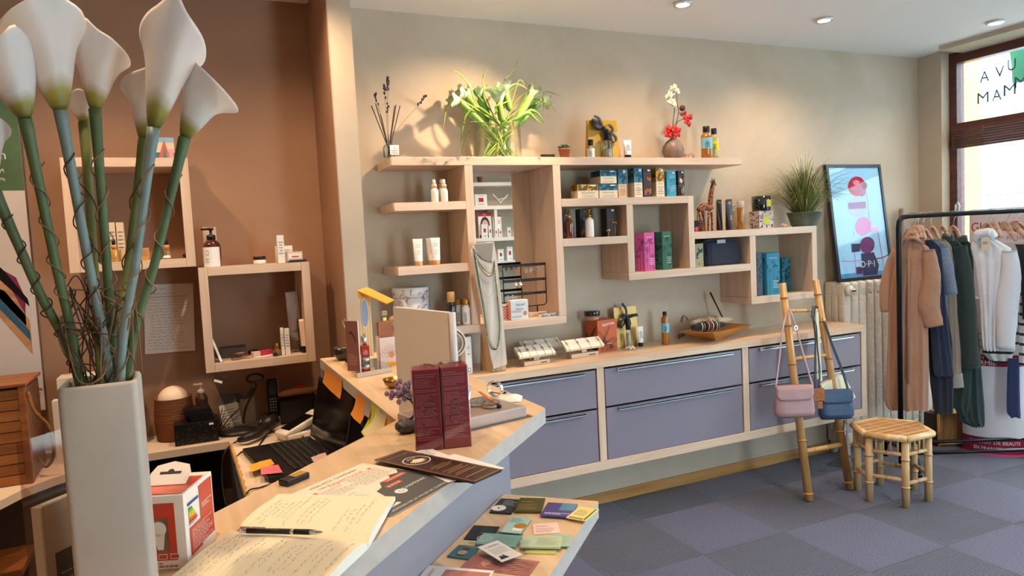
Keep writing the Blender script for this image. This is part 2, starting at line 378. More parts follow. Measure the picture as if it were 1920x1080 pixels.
def niche_box(x0,x1,z0,z1,label):
 t=thing('wall_box_shelf',label,'shelf',((x0+x1)/2,3.33,z0),0,'square wall boxes in the brown niche');th=.036
 for n,a in(('top_board',(x0+th,x1-th,z1-th,z1,OAK)),('bottom_board',(x0+th,x1-th,z0,z0+th,OAK)),('side_board',(x0,x0+th,z0,z1,OAKZ)),('side_board',(x1-th,x1,z0,z1,OAKZ))):
  b=MB();b.box(a[0]+.0003,a[1]-.0003,3.2,YW-.001,a[2],a[3],a[4],.0015);wpart(b,n,t)
niche_box(-.439,.010,1.505,1.951,'square oak wall box behind the calla stems, higher of the two')
niche_box(.015,.465,1.056,1.498,'square oak wall box holding a hairbrush and tubes, lower of the two')
GREYD=M('grey_lacquer_drawer','#857c89',.38,var=.03,vscale=2)
def low_cabinet():
 t=thing('low_cabinet','long wall hung low cabinet with grey drawers in an oak frame','cabinet',(2.3,3.28,.327))
 x0,x1,y0=.68,3.826,3.112
 b=MB();b.box(x0,x1,y0,YW-.001,.868,.907,TOPX,.002);wpart(b,'worktop',t)
 b=MB();b.box(x0,x1,y0+.003,YW-.001,.327,.376,OAK,.002);wpart(b,'bottom_rail',t)
 for a,c in((1.855,1.897),(2.822,2.866),(3.784,3.824)):
  b=MB();b.box(a,c,y0+.003,YW-.02,.3763,.8677,OAKZ,.0015);wpart(b,'divider',t)
 b=MB();b.box(x0,3.784,3.40,YW-.002,.3765,.8675,M('cabinet_inside','#2a292c',.8));b.box(x0,1.854,y0+.03,3.4,.855,.8675,M('cabinet_inside'));wpart(b,'carcass',t)
 for a,c,ha,hc in((.9,1.85,1.262,1.776),(1.902,2.817,1.975,2.745),(2.871,3.779,2.945,3.70)):
  for z0,z1 in((.3785,.653),(.660,.861)):
   b=MB();b.box(a+.002,c-.002,y0+.006,y0+.028,z0,z1-.004,GREYD,.002);d=wpart(b,'drawer',t)
   b=MB();b.box(ha,hc,y0-.012,y0+.0055,z1-.016,z1-.006,ALU,.002);b.box(ha,hc,y0-.012,y0-.008,z1-.022,z1-.006,ALU,.001);wpart(b,'handle',d)
low_cabinet()
# ------------------------------------------------------------------ cash desk: raised counter and desk
CZ=1.10;PANEL=M('counter_panel_grey','#94929c',.55,var=.03,vscale=3);CEDGE=wood('counter_edge_bleached','#b3aea8','#beb9b3','X',.5)
def counter():
 t=thing('raised_counter','angular cash desk counter with a maple top and grey panels','counter',(.5,1.6,0))
 # strip A runs from the fin, strip B turns 45 degrees towards the front left
 d=-.834;di=-1.319;xe=-1.1
 P=[(.823,1.657),(.823,2.40),(.823,2.972),(.447,2.972),(.447,.447-di),(xe,xe-di),(xe,xe-d)]
 b=MB();b.prism(P,CZ-.04,CZ,TOPW,m2=CEDGE);wpart(b,'counter_top',t)
 b=MB()
 k=-.934;b.prism([(.683,1.617),(.683+.02*.0,1.645),(xe,xe-k+.028),(xe,xe-k)],0,CZ-.041,PANEL);wpart(b,'front_panel',t)
 b=MB();b.prism([(.683,1.617),(.705,1.64),(.705,2.95),(.683,2.95)],0,CZ-.041,PANEL);wpart(b,'side_panel',t)
 b=MB();b.box(.447,.68,2.93,2.96,0,CZ-.041,PANEL);wpart(b,'end_panel',t);b=MB();b.prism([(.46,1.86),(.68,1.66),(.68,1.72),(.46,1.92)],.8,CZ-.041,PANEL);wpart(b,'inner_panel',t)
 return t
counter()
def cards_shelf():
 k=-.933;q=-.592;z=.915
 P=[(.66+.012,.672-k-.0005),(.8375,.8375-q),(-.4,-.4-q),(-.4,-.4-k-.0005)]
 P=[(.667,1.5985),(.8415,1.4325),(-.3,-.3+.591),(-.3,-.3+.9325)]
 b=MB();b.prism(P[::-1],z-.04,z,TOPW,m2=CEDGE)
 b.build('card_shelf',label='maple shelf for business cards jutting out below the cash desk counter',cat='shelf')
cards_shelf()
# ================================================================== product helpers
def span(pl,pr_,Y,py=400):a=ay(pl,py,Y).x;c=ay(pr_,py,Y).x;return(a+c)/2,(c-a)/2
def leaves(b,F,x0,y0,x1,y1,m,n,seed=1,size=.012,z=.0005):
 rnd=random.Random(seed);X=F
 for i in range(n):
  l=size*rnd.uniform(.6,1.2);cx=rnd.uniform(x0,x1);cy=rnd.uniform(y0,y1);a=rnd.uniform(0,PI);pts=[]
  for k in range(9):
   t=k/8;wd=l*.2*math.sin(PI*t);pts.append((t*l-l/2,wd))
  for k in range(7,0,-1):t=k/8;pts.append((t*l-l/2,-l*.2*math.sin(PI*t)))
  q=[]
  for px,py in pts:
   x=cx+px*math.cos(a)-py*math.sin(a);y=cy+px*math.sin(a)+py*math.cos(a)
   q.append((min(max(x,x0),x1),min(max(y,y0),y1),z+i*.000004))
  b.poly(q,m,X)
def pbox(name,label,x0,x1,yf,z,h,dep,mat,deco=None,cat='box',rz=0,group=None,side=None,bev=.0008):
 w_=x1-x0;b=MB();o=Vector((x0,yf,z+.0005));b.T=T(*o)@RZ(rz)
 b.box(0,w_,0,dep,0,h,mat,bev)
 FR=frame((0,0,0),(1,0,0),(0,0,1));SD=frame((0,dep,0),(0,-1,0),(0,0,1));TP=frame((0,0,h),(1,0,0),(0,1,0))
 if deco:deco(b,FR,SD,TP,w_,h,dep)
 c=b.T@Vector((w_/2,dep/2,0))
 return b.build(name,label=label,cat=cat,group=group,at=c)
def bottle(name,label,x,y,z,h,r,glass,cap,caph,lab=None,lz=(.2,.6),neck=.35,capr=None,kind='cap',text=None,cat='bottle',group=None,capname='cap',rz=-.55,fill=None,square=False):
 t=thing(name,label,cat,(x,y,z+.0005),rz,group);hb=h-caph;nr=r*neck;b=MB()
 prof=[(r*.92,0),(r,r*.12),(r,hb-r*.9),(r*.93,hb-r*.5),(r*.6,hb-r*.16),(nr,hb),(nr,hb+.002)]
 if neck>.85:prof=[(r*.94,0),(r,.002),(r,hb-.002),(nr,hb)]
 n=4 if square else 24
 X=RZ(PI/4)@Matrix.Diagonal((1.35,1.35,1,1))if square else None
 b.lathe(prof,glass,n,X,not square);bo=b.build('body',t)
 if fill:
  b=MB();b.lathe([(r*.85,.002),(r*.88,r*.15),(r*.88,hb*fill[1])],fill[0],n,X,not square);b.build('liquid',bo)
 cr=capr or nr*1.25;b=MB()
 if kind=='cap':b.lathe([(cr*.96,hb),(cr,hb+.001),(cr,h-.002),(cr*.9,h),(.0005,h)],cap,24)
 elif kind=='pump':
  b.lathe([(cr,hb),(cr,hb+caph*.35),(cr*.45,hb+caph*.42),(cr*.3,hb+caph*.45),(cr*.3,hb+caph*.75),(cr*.65,hb+caph*.78),(cr*.65,h),(.0005,h)],cap,20)
  b.box(-cr*2.3,0,-cr*.3,cr*.3,h-caph*.2,h-caph*.03,cap,cr*.12)
 elif kind=='drop':
  b.lathe([(cr,hb),(cr,hb+caph*.4)],cap[0],20);b.lathe([(cr*.62,hb+caph*.4),(cr*.66,hb+caph*.75),(cr*.5,h-.002),(.0005,h)],cap[1],20)
 elif kind=='spray':
  b.lathe([(cr,hb),(cr,hb+caph*.55),(cr*.55,hb+caph*.6),(cr*.55,h),(.0005,h)],cap,20)
 b.build(capname,t)
 if lab:
  b=MB();z0,z1=hb*lz[0],hb*lz[1];X2=X
  if square:
   s_=r*.955;b.box(-s_,s_,-s_-.0012,-s_-.0002,z0,z1,lab)
   if text:F=frame((-s_,-s_-.0014,z0),(1,0,0),(0,0,1));text(b,F,2*s_,z1-z0)
  else:
   b.lathe([(r+.0005,z0),(r+.0005,z1)],lab,24,None,True,-PI*.95,-PI*.05)
   if text:F=frame((-r*.62,-r-.0001,z0),(1,0,0),(0,0,1));text(b,frame((-r*.5,-r-.0013,z0),(1,0,0),(0,0,1)),r,z1-z0)
  b.build('label_sticker',bo)
 return t
def tubeprod(name,label,x,y,z,h,wd,mat,cap,caph,caplow=True,cat='tube',group=None,rz=0,text=None):
 t=thing(name,label,cat,(x,y,z+.0005),rz,group);b=MB();n=24;vs=[];fs=[];L=8
 for j in range(L+1):
  k=j/L;a=wd/2*(.82+.18*k);d=wd*.36*(1-k)+.0008;zz=caph+(h-caph)*k
  for i in range(n):an=2*PI*i/n;vs.append((a*math.cos(an),d*math.sin(an),zz))
 for j in range(L):
  for i in range(n):fs.append((j*n+i,j*n+(i+1)%n,(j+1)*n+(i+1)%n,(j+1)*n+i))
 fs.append(tuple(L*n+i for i in range(n)));b.add(vs,fs,mat,True)
 if text:text(b,frame((-wd*.32,-wd*.32,caph+(h-caph)*.2),(1,0,0),(0,.30*wd/(h*.75),1)),wd*.64,h*.62)
 b.build('body',t);b=MB();b.lathe([(wd*.36,0),(wd*.37,.001),(wd*.37,caph-.001),(wd*.36,caph)],cap,24);b.build('cap',t)
 return t
def T3(rows,m=INK,big=None,bm=None):
 def f(b,F,w_,h):
  if big:b.text(big,w_/2,h*.8,h*.14,bm or m,.0003,F,wfit=w_*.8)
  b.words(w_*.1,h*.08,w_*.9,h*.68,rows,m,.0003,F,center=True)
 return f
CREAM=M('cream_card','#e9d7b6',.55);TEAL=M('teal_print','#2f7f93',.5);TEALD=M('teal_dark_print','#173f52',.5);SUNY=M('amber_yellow_print','#d99a22',.5)
BRN=M('dark_brown_card','#3a2220',.5);BRNP=M('copper_print','#a85a38',.4);BLUEB=M('bright_blue_card','#3a9bb8',.5);DKGREEN=M('deep_green_print','#17382b',.5);OLIVE=M('olive_print','#5f4a16',.5)
STK=M('white_price_sticker','#f2f2f2',.5);AMB=M('amber_glass','#5a2408',.06,coat=1);AMBL=M('amber_liquid','#b8741a',.08,coat=1,trans=.35)
WCER=M('white_glossy_plastic','#ece8e0',.25);WOODCAP=wood('beech_cap','#b98850','#cfa06a','Z',.4)
# ================================================================== top shelf, left to right
ZT=1.957
def reed_diffuser():
 p=az(728,295.5,ZT);t=thing('reed_diffuser','small reed diffuser with dried lavender at the left end of the top shelf','diffuser',(p.x+.012,3.25,ZT+.0005))
 b=MB();b.lathe([(.026,0),(.028,.004),(.028,.05),(.02,.062),(.011,.066),(.011,.082),(.0095,.082),(.0095,.064),(.018,.058),(.026,.048),(.026,.004)],CGLASS,24);b.build('bottle',t)
 b=MB();b.box(-.004,.038,-.034,-.031,.012,.056,WHITE);b.text('A',.017,.042,.014,BRNP,.0001,frame((0,-.0342,0),(1,0,0),(0,0,1)));b.words(0,.015,.034,.034,3,BRNP,.0001,frame((0,-.0342,0),(1,0,0),(0,0,1)),center=True);b.build('tag',t)
 for i,(dx,dz)in enumerate(((-.075,.235),(-.05,.25),(.045,.245),(.06,.24),(-.03,.2),(.052,.25))):
  b=MB();b.tube([(-dx*.15,.0,.005),(dx,.02*(i%3-1),dz)],.0022,M('black_reed','#251a1c',.6),6);b.build('reed',t)
 LV=M('dried_lavender','#4d4048',.9)
 for i,(dx,dz,n)in enumerate(((-.045,.30,9),(.0,.335,14),(.02,.375,16),(.2,.30,12),(.012,.25,6))):
  b=MB();pts=smooth_path([(0,0,.02),(dx*.25,.01,dz*.45),(dx*.75,.015,dz*.8),(dx,.02,dz)],6);b.tube(pts,.001,M('dry_stem','#8a6e52',.9),5)
  for k in range(n):
   q=pts[-1-(k%6)]+Vector((random.uniform(-.005,.005),random.uniform(-.005,.005),random.uniform(-.006,.006)));b.sphere(q,.0042,LV,5,(1,1,1.5))
  b.build('lavender_sprig',t)
reed_diffuser()
def star_wire():
 t=thing('star_wire_garland','thin silver wire garland with tiny stars lying along the top shelf edge','garland',(1.4,3.2,ZT))
 WR=M('silver_wire','#b9b3a6',.3,1);pts=[ay(732+0,294,3.23),ay(765,292,3.21)]
 px=[(733,293),(762,291.5),(785,292.5),(797,299),(808,300),(815,307),(820,301),(828,291),(838,304),(846,298),(862,293),(885,292.4),(910,293),(935,293.4),(960,293.6),(985,294),(1010,293.2),(1040,292.6),(1075,294),(1110,294.3),(1150,294.4),(1200,294),(1240,294.2)]
 pts=[ay(x,y,3.192 if y>295 else 3.2)for x,y in px]
 for p,(x,y)in zip(pts,px):
  if y<=295:p.z=ZT+.0016+.001*random.random();p.y=3.2+.006*random.random()
 b=MB();b.tube(smooth_path(pts,5),.0009,WR,5);wpart(b,'wire',t)
 for x,y,r in((797,299,.014),(815,306,.010),(838,304,.011),(862,292.3,.012),(880,292,.007),(1012,293,.008),(780,292,.006),(935,293,.006),(1085,293,.007)):
  c=ay(x,y,3.1905);b=MB();b.T=T(*c)
  for k in range(5):
   a=k*2*PI/5+.3;b.tube([(0,0,0),(r*math.cos(a),0,r*math.sin(a))],[.0022,.0004],WR,5)
  b.T=I4;wpart(b,'star',t)
star_wire()
GRN1=M('fresh_green_stem','#6f9a2c',.5,var=.2,vscale=20);GRN2=M('yellow_green_stem','#a8b848',.5,var=.15,vscale=20);GRN3=M('dark_green_leaf','#3f5a22',.55);GRNW=M('pale_green_petal','#c2d2ae',.6,var=.25,vscale=40);GRNM=M('mid_green_leaf','#5d8a34',.55,var=.3,vscale=50)
def green_vase():
 c=Vector((ay(935,290,3.33).x,3.33,ZT+.0005));t=thing('glass_vase','large clear glass cylinder vase of green artificial tulips on the top shelf','vase',c)
 h=ay(935,226,3.23).z-ZT;r=.118
 b=MB();b.lathe([(r-.004,0),(r,.003),(r,h),(r-.004,h),(r-.004,.008),(.0005,.008)],thin_glass('vase_glass','#f4faf6',.05,0,.4),40);b.build('glass',t)
 def P(x,y,d=0):return ay(680+x/3.375,80+y/3.375,3.33+d)-c
 def bloom(p0,p1,tip,d,base,k):
  a,e,q=P(*p0,d),P(*p1,d),P(*tip,d);s0=P(*base,-d*.8);s0.z=max(s0.z,.012)
  s0.x=max(-.09,min(.09,s0.x));b=MB();b.tube(smooth_path([s0,s0*.45+a*.55,a],6),.0042,GRN1 if k%2 else GRN2,8)
  ax_=(e-a);L=ax_.length;b.tube([a-ax_*.05,a+ax_*.12,a+ax_*.5,a+ax_*.85,e],[.005,.016,.019,.017,.017],M('tulip_green','#78a046',.5,var=.4,vscale=45,stretch=(1,1,.3)),12)
  # ruffled petal mouth
  dr=(q-e).normalized()if(q-e).length>.004 else ax_.normalized();u=dr.orthogonal().normalized();v=dr.cross(u);n=30;vs=[];fs=[];rnd=random.Random(k)
  for j,(rr,hh)in enumerate(((.016,0),(.027,.02),(.038,.04),(.049,.046))):
   for i in range(n):
    an=2*PI*i/n;wv=math.sin(an*7+k)*.004*j/2+rnd.uniform(-.0018,.0018)*j;vs.append(e+dr*(hh+wv)+(u*math.cos(an)+v*math.sin(an))*(rr+wv*.4))
  for j in range(3):
   for i in range(n):fs.append((j*n+i,j*n+(i+1)%n,(j+1)*n+(i+1)%n,(j+1)*n+i))
  b.add(vs,fs,GRNW,True);b.build('tulip',t)
 bl=[((780,540),(610,370),(555,360),-.03,(960,720)),((800,530),(655,335),(610,320),.03,(1000,715)),((800,490),(745,345),(725,270),.05,(930,720)),((885,430),(850,330),(815,258),.02,(720,720)),((930,430),(905,320),(885,260),-.02,(860,720)),((950,540),(1065,340),(1110,285),-.04,(740,722)),((930,570),(1110,390),(1165,360),.03,(790,720)),((880,500),(865,380),(850,300),-.05,(820,722)),((760,500),(690,350),(640,310),.06,(900,720)),((970,500),(1040,400),(1075,370),.06,(720,715))]
 for k,a in enumerate(bl):bloom(*a,k)
 lv=[([(730,400),(680,280),(610,195),(552,170)],-.02,.010),([(775,330),(762,230),(780,180),(812,158)],.0,.007),([(890,270),(925,210),(965,150),(990,103)],-.02,.009),([(760,370),(690,300),(640,298),(588,306)],.03,.007),([(600,350),(540,395),(520,470),(508,572)],-.03,.007),([(740,410),(660,450),(632,550),(626,680)],-.06,.009),([(700,500),(670,560),(640,640),(622,712)],-.08,.005),([(1040,330),(1110,308),(1180,312),(1252,338)],-.02,.008),([(970,290),(990,240),(1015,250),(1035,310)],.02,.005),([(1060,370),(1140,375),(1190,395),(1228,440)],-.04,.006),([(1100,300),(1130,330),(1145,380),(1143,440)],.0,.005),([(880,440),(920,330),(970,280),(1040,260)],.03,.009),([(850,400),(920,290),(980,262),(1050,300)],-.05,.008),([(930,440),(1000,340),(1060,318),(1100,330)],.05,.006),([(1130,372),(1180,350),(1200,330)],0,.004),([(1000,480),(1060,430),(1110,450),(1150,512)],-.03,.02),([(990,470),(1050,445),(1090,480),(1130,520)],-.06,.02),([(840,420),(900,380),(940,370)],-.06,.01)]
 for k,(pp,d,wd)in enumerate(lv):
  b=MB();s0=Vector((random.uniform(-.08,.08),random.uniform(-.06,.06),.012));m_=P(900+random.uniform(-60,60),560,d*.3)
  pts=smooth_path([s0,m_]+[P(x,y,d)for x,y in pp],6);n=len(pts);b.ribbon(pts,[wd*(.45+.55*math.sin(PI*min(1,i/n*1.15)))*(1 if i<n-4 else(n-i)/5)for i in range(n)],(GRN2,GRN1,GRN3,GRNM)[k%4]if wd<.015 else GRNM,(.3,0,1),.0012);b.build('leaf_blade',t)
 rnd=random.Random(3)
 for k in range(16):
  a=rnd.uniform(-.1,.1);s0=Vector((-a*.9,rnd.uniform(-.06,.06),.01));e=Vector((a*.95,rnd.uniform(-.05,.05),h*rnd.uniform(.75,1.05)));b=MB();b.tube([s0,(s0+e)/2+Vector((rnd.uniform(-.01,.01),0,0)),e],.0035,(GRN2,GRN1)[k%2],7);b.build('stem',t)
green_vase()
b=MB();p=az(1031,295.5,ZT);b.T=T(p.x,3.24,ZT+.0005);b.box(-.036,.036,-.02,.02,0,.018,BLACK,.003);b.box(-.02,.03,-.022,-.02,.003,.012,MATTEBLK);b.build('card_reader_case',label='flat black case lying on the top shelf between glass vase and succulent',cat='case')
def succulent():
 p=az(1066,295.5,ZT);t=thing('potted_succulent','tiny green succulent in a terracotta pot on the top shelf','plant',(p.x,3.25,ZT+.0005));TC=M('terracotta','#94553a',.8,var=.1)
 b=MB();b.lathe([(.022,0),(.028,.038),(.031,.038),(.031,.052),(.027,.052),(.026,.044),(.0005,.044)],TC,28);b.build('pot',t)
 b=MB()
 for ring,(n,l,el)in enumerate(((9,.036,.35),(7,.03,.75),(5,.022,1.15))):
  for i in range(n):
   a=2*PI*i/n+ring*.4;d=Vector((math.cos(a)*math.cos(el),math.sin(a)*math.cos(el),math.sin(el)));o=Vector((0,0,.05));b.tube([o,o+d*l*.5,o+d*l*.85,o+d*l],[.004,.0085,.0055,.0006],M('succulent_leaf','#3f5e3c',.6),7)
 b.build('leaves',t)
succulent()
def sm(px0,px1,ptop,Y,z):x,r=span(px0,px1,Y,290);return x,r,ay((px0+px1)/2,ptop,Y).z-z
x,r,h=sm(1102,1114,262,3.24,ZT);bottle('cosmetic_bottle','small black capped bottle with blue white label left of the gold gift bag',x,3.24,ZT,h,r,CGLASS,BLACK,.03,WHITE,(.05,.75),.45,r*.75,text=T3(5))
YELP=M('gold_foil_paper','#d8a82e',.3,.55);YELB=M('matte_gold_paper','#c9a24a',.55,.1)
def gift_bag(x0,x1,yf,z,h,dep,label,mat,flap,bow,tilt=0,front_txt=None):
 w_=x1-x0;c=((x0+x1)/2,yf+dep/2,z+.0005);t=thing('gift_bag',label,'gift bag',c,tilt)
 b=MB();hw,hd=w_/2,dep/2
 V=[(-hw,-hd,0),(hw,-hd,0),(hw,hd,0),(-hw,hd,0),(-hw*.97,-.004,h),(hw*.93,-.004,h),(hw*.93,.004,h),(-hw*.97,.004,h)]
 b.add(V,[(3,2,1,0),(0,1,5,4),(1,2,6,5),(2,3,7,6),(3,0,4,7),(4,5,6,7)],mat);bo=b.build('bag_body',t)
 b=MB();e=.0025;V=[]
 for k,zz in((1,h+.001),(1,h*.74)):
  yy=-(.004+(hd-.004)*(1-zz/h))-e
  V+=[(-hw*.985,yy,zz),(hw*.95,yy,zz)]
 V+=[(V[0][0],.004,h+.001),(V[1][0],.004,h+.001)]
 b.add(V,[(2,3,1,0),(0,1,5,4)],flap);b.build('flap',bo)
 RB=M('black_ribbon','#0e0d10',.55,sheen=.4);b=MB();zb=h*bow[1];xb=w_*bow[0];yb=-(.004+(hd-.004)*(1-zb/h))-.01;k=w_/.15
 for lp in bow[2]:
  pts=smooth_path([(xb+px*k,yb+(-.012 if 0<i<len(lp)-1 else 0)*k,zb+pz*k)for i,(px,pz)in enumerate(lp)],6);b.ribbon(pts,.017*k,RB,(.35,.25,.9)if abs(lp[-1][0])>abs(lp[-1][1])else(.9,.25,.35),.0014)
 b.sphere((xb,yb-.004,zb),.0085*k,RB,8);b.build('ribbon_bow',t)
 if front_txt:
  b=MB();s_=frame((-hw,-hd-.0006,0),(1,0,0),(0,(hd-.004)/h,1));b.text(front_txt,hw,h*.4,.012,INK,.0004,s_);b.build('printed_name',t)
 return t
x0=ay(1108,290,3.25).x;x1=ay(1165,290,3.25).x;hh=ay(1130,227,3.29).z-ZT
BOW1=(-.02,.8,[[(0,0),(-.03,.02),(-.055,.03),(-.035,.0),(0,0)],[(0,0),(.02,.01),(.04,-.005),(.03,-.025),(0,0)],[(0,0),(-.025,.035),(-.04,.05)],[(0,0),(.045,-.03),(.055,-.055),(.04,-.06)],[(0,0),(.015,-.04),(.02,-.1),(.012,-.13)]])
gift_bag(x0,x1,3.255,ZT,hh,.06,'shiny gold paper gift bag tied with a black bow on the top shelf',YELB,YELP,BOW1)
x,r,h=sm(1133,1148,246,3.222,ZT);bottle('cosmetic_bottle','slim clear bottle with a tall black cap standing before the gold bag on top',x,3.222,ZT,h,r*.95,CGLASS,BLACK,h*.34,None,(.1,.6),.9,r*.95,text=T3(4),fill=(M('pale_oil','#e7dfc8',.1,trans=.5),.5))
x,r,h=sm(1170,1184,263,3.235,ZT);tubeprod('cosmetic_tube','white tube on its black cap right of the gold bag on the top shelf',x,3.235,ZT,h,r*2.1,WHITE,BLACK,.017,text=T3(5))
def orchid_vase():
 x,r,h=sm(1245,1279,259,3.28,ZT);t=thing('bud_vase','round grey brown vase holding white and red artificial orchids','vase',(x,3.28,ZT+.0005));CLAY=M('raku_clay','#7d6a5e',.45,var=.35,vscale=30)
 b=MB();R=r;pr2=[(R*.45,0),(R*.82,h*.12),(R,h*.38),(R*.9,h*.62),(R*.55,h*.86),(R*.2,h*.98),(R*.14,h),(R*.1,h*.98),(R*.1,h*.8)];b.lathe(pr2,CLAY,32);b.build('vase_body',t)
 c=Vector((x,3.28,ZT))
 def P(a,e,d=0):return ay(1000+a/3.857,120+e/3.857,3.28+d)-c
 ST=M('orchid_stem','#4a3a2a',.7);WP=M('cream_petal','#efe7c8',.6);RP=M('red_petal','#c21f16',.5);DR=M('dark_red_bud','#5a1a20',.6)
 b=MB();b.tube(smooth_path([P(1008,545),P(1010,430),P(1020,330),P(1010,220),P(1010,160)],6),.0022,ST,6);b.build('orchid_stem',t)
 b=MB();b.tube(smooth_path([P(1005,545),P(1030,440),P(1050,350),P(1040,280),P(1035,210)],6),.002,ST,6);b.build('orchid_stem',t)
 b=MB();b.tube(smooth_path([P(1012,545),P(1035,430),P(1080,400),P(1095,385)],6),.0022,ST,6);b.build('orchid_stem',t)
 rnd=random.Random(5)
 def flower(q,s_,m_,n=5,nm='orchid_flower'):
  b=MB()
  for i in range(n):
   a=2*PI*i/n+rnd.random();d=Vector((math.cos(a),-.35+rnd.uniform(-.3,.3),math.sin(a))).normalized();b.T=T(*q);b.ribbon([(0,0,0),d*s_*.5+Vector((0,-.004,0)),d*s_],[s_*.25,s_*.85,s_*.15],m_,d.cross(Vector((0,1,0))),.0012);
  b.sphere((0,-.003,0),s_*.18,m_,6);b.T=I4;b.build(nm,t)
 for a,e,s_ in((1000,180,.02),(1018,165,.018),(985,200,.02),(1035,195,.02),(1045,205,.014),(975,235,.024),(990,225,.02),(968,245,.018),(1005,280,.024),(985,270,.02),(1018,290,.018),(1000,300,.02),(975,285,.016),(1012,210,.016)):flower(P(a,e,rnd.uniform(-.02,.01)),s_,WP)
 flower(P(975,495,-.02),.045,RP);flower(P(1030,490,-.03),.038,RP);flower(P(1115,405,-.01),.042,RP,4);flower(P(1080,370,0),.03,M('faded_red_petal','#8a3a3c',.6),3)
 b=MB();b.sphere(P(1078,320),.017,DR,8);b.build('orchid_bud',t)
orchid_vase()
b=MB();p=az(1306,294.5,ZT)
for s_ in(-1,1):b.T=T(p.x+s_*.028,3.25,ZT+.012)@RX(PI/2);b.ring(0,0,.017,.0205,M('copper_frame','#9a4c34',.3,.7),0,20)
b.T=T(p.x,3.25,ZT+.0005);b.tube([(-.05,0,.016),(-.01,-.004,.02),(.01,-.004,.02),(.05,0,.016)],.0018,MATS['copper_frame'],6);b.tube([(-.048,0,.014),(-.03,.03,.004),(.04,.035,.003)],.0016,MATS['copper_frame'],6);b.tube([(.048,0,.014),(.05,.03,.004),(-.02,.04,.006)],.0016,MATS['copper_frame'],6);b.box(-.045,.045,-.004,.004,0,.004,MATS['copper_frame']);b.T=I4
b.build('folded_glasses',label='folded copper rimmed glasses lying beside the orchid vase on the top shelf',cat='glasses')
x,r,h=sm(1317,1334,237,3.24,ZT);bottle('oil_bottle','amber oil bottle with blue label, taller of two at the top shelf end',x,3.24,ZT,h,r,AMBL,BLACK,.035,M('pale_blue_label','#78b8c8',.5),(.38,.78),.55,r*.6,text=T3(4))
x,r,h=sm(1333,1347,242,3.27,ZT);bottle('oil_bottle','clear bottle with black cap and yellow label, rightmost object of the top shelf',x+.003,3.275,ZT,h+.004,r*.95,M('pale_gold_liquid','#d9cf8c',.06,coat=1,trans=.5),BLACK,.035,M('yellow_label','#d8c81e',.5),(.35,.72),.55,r*.6,text=T3(4))
# ================================================================== boxed cosmetics under the top shelf
def twotone(top,cut,leafm,txt=CREAM,seed=1,stick=True):
 def f(b,F,S,TP,w_,h,d):
  for X,ww in((F,w_),(S,d)):
   b.rect(0,h*cut,ww,h*1.0,top,.0009,X);leaves(b,X,ww*.03,h*cut+.001,ww*.97,h*.985,leafm,9,seed+int(ww*1000),min(ww,h)*.7,.0011)
  b.rect(0,0,w_,d,top,.0009,TP);leaves(b,TP,.002,.002,w_-.002,d-.002,leafm,6,seed,w_*.5,.0011)
  b.text('EQUATORIA',w_/2,h*cut-.012,.008,INK,.0011,F,wfit=w_*.6);b.words(w_*.15,h*.06,w_*.85,h*cut-.024,4,INKB,.0011,F,center=True,fill=.28)
  if stick:b.rect(w_*.6,h*.88,w_*.88,h*.95,STK,.0013,F)
 return f
Z5=1.747
def s5(pl,pr_,pt,z=Z5,Y=3.212):a=ay(pl,360,Y).x;c=ay(pr_,360,Y).x;return a,c,Y,z,ay((pl+pr_)/2,pt,Y).z-z
def shelfbox(label,pl,pr_,pt,dep,mat,deco,z=Z5,Y=3.212):a,c,yy,z,h=s5(pl,pr_,pt,z,Y);return pbox('cosmetic_box',label,a,c,yy,z,h,dep,mat,deco)
shelfbox('low cream box with yellow leaf band, leftmost on the shelf under the gold bag',1083,1122,346,.07,CREAM,twotone(SUNY,.55,OLIVE,seed=2))
a,c,yy,z,h=s5(1124,1158,345.5);pbox('cosmetic_box','low cream box with teal leaf band supporting the wide teal box',a,c,yy,z,h,.07,CREAM,twotone(TEAL,.55,TEALD,seed=3))
shelfbox('wide cream and teal box lying on top of the two low boxes',1127,1157,319.5,.1,CREAM,twotone(TEAL,.55,TEALD,seed=4),Z5+h+.004,3.214)
shelfbox('tall box half teal half cream directly right of the stacked boxes',1160,1175.5,317.5,.045,M('peach_card','#e2b48c',.6),twotone(TEAL,.48,TEALD,seed=5),Y=3.225)
shelfbox('tall cream box with teal flowers left of the narrow brown box',1190,1205,315,.06,CREAM,twotone(TEAL,.5,TEALD,seed=6))
def copper(b,F,S,TP,w_,h,d):
 leaves(b,F,w_*.1,h*.02,w_*.95,h*.3,BRNP,9,4,w_*.6,.001);leaves(b,F,w_*.3,h*.55,w_*.95,h*.72,BRNP,4,6,w_*.5,.001);b.text('EQUATORIA',w_/2,h*.82,.007,BRNP,.001,F,wfit=w_*.7);b.rect(w_*.55,h*.9,w_*.85,h*.96,STK,.0012,F)
shelfbox('narrow dark brown box with copper leaves between cream boxes',1207,1222,316,.05,BRN,copper)
shelfbox('tall cream box with yellow leaf top right of the brown box',1231,1246,315,.055,CREAM,twotone(SUNY,.52,OLIVE,seed=9))
def tealleaf(b,F,S,TP,w_,h,d):
 for X,ww in((F,w_),(S,d)):leaves(b,X,ww*.05,h*.1,ww*.95,h*.95,TEAL,14,3,ww*.5,.001)
 b.text('EQUATORIA',w_*.6,h*.75,.006,WHITE,.0012,F,wfit=w_*.5);b.words(w_*.3,h*.2,w_*.9,h*.45,4,WHITE,.0012,F,fill=.2);b.rect(w_*.6,h*.9,w_*.85,h*.96,STK,.0012,F)
shelfbox('bright blue box with leaf pattern right of the yellow topped box',1251,1268,321,.05,BLUEB,tealleaf)
shelfbox('dark brown box at the right end of the boxed cosmetics row',1272,1284,320,.035,BRN,copper,Y=3.25)
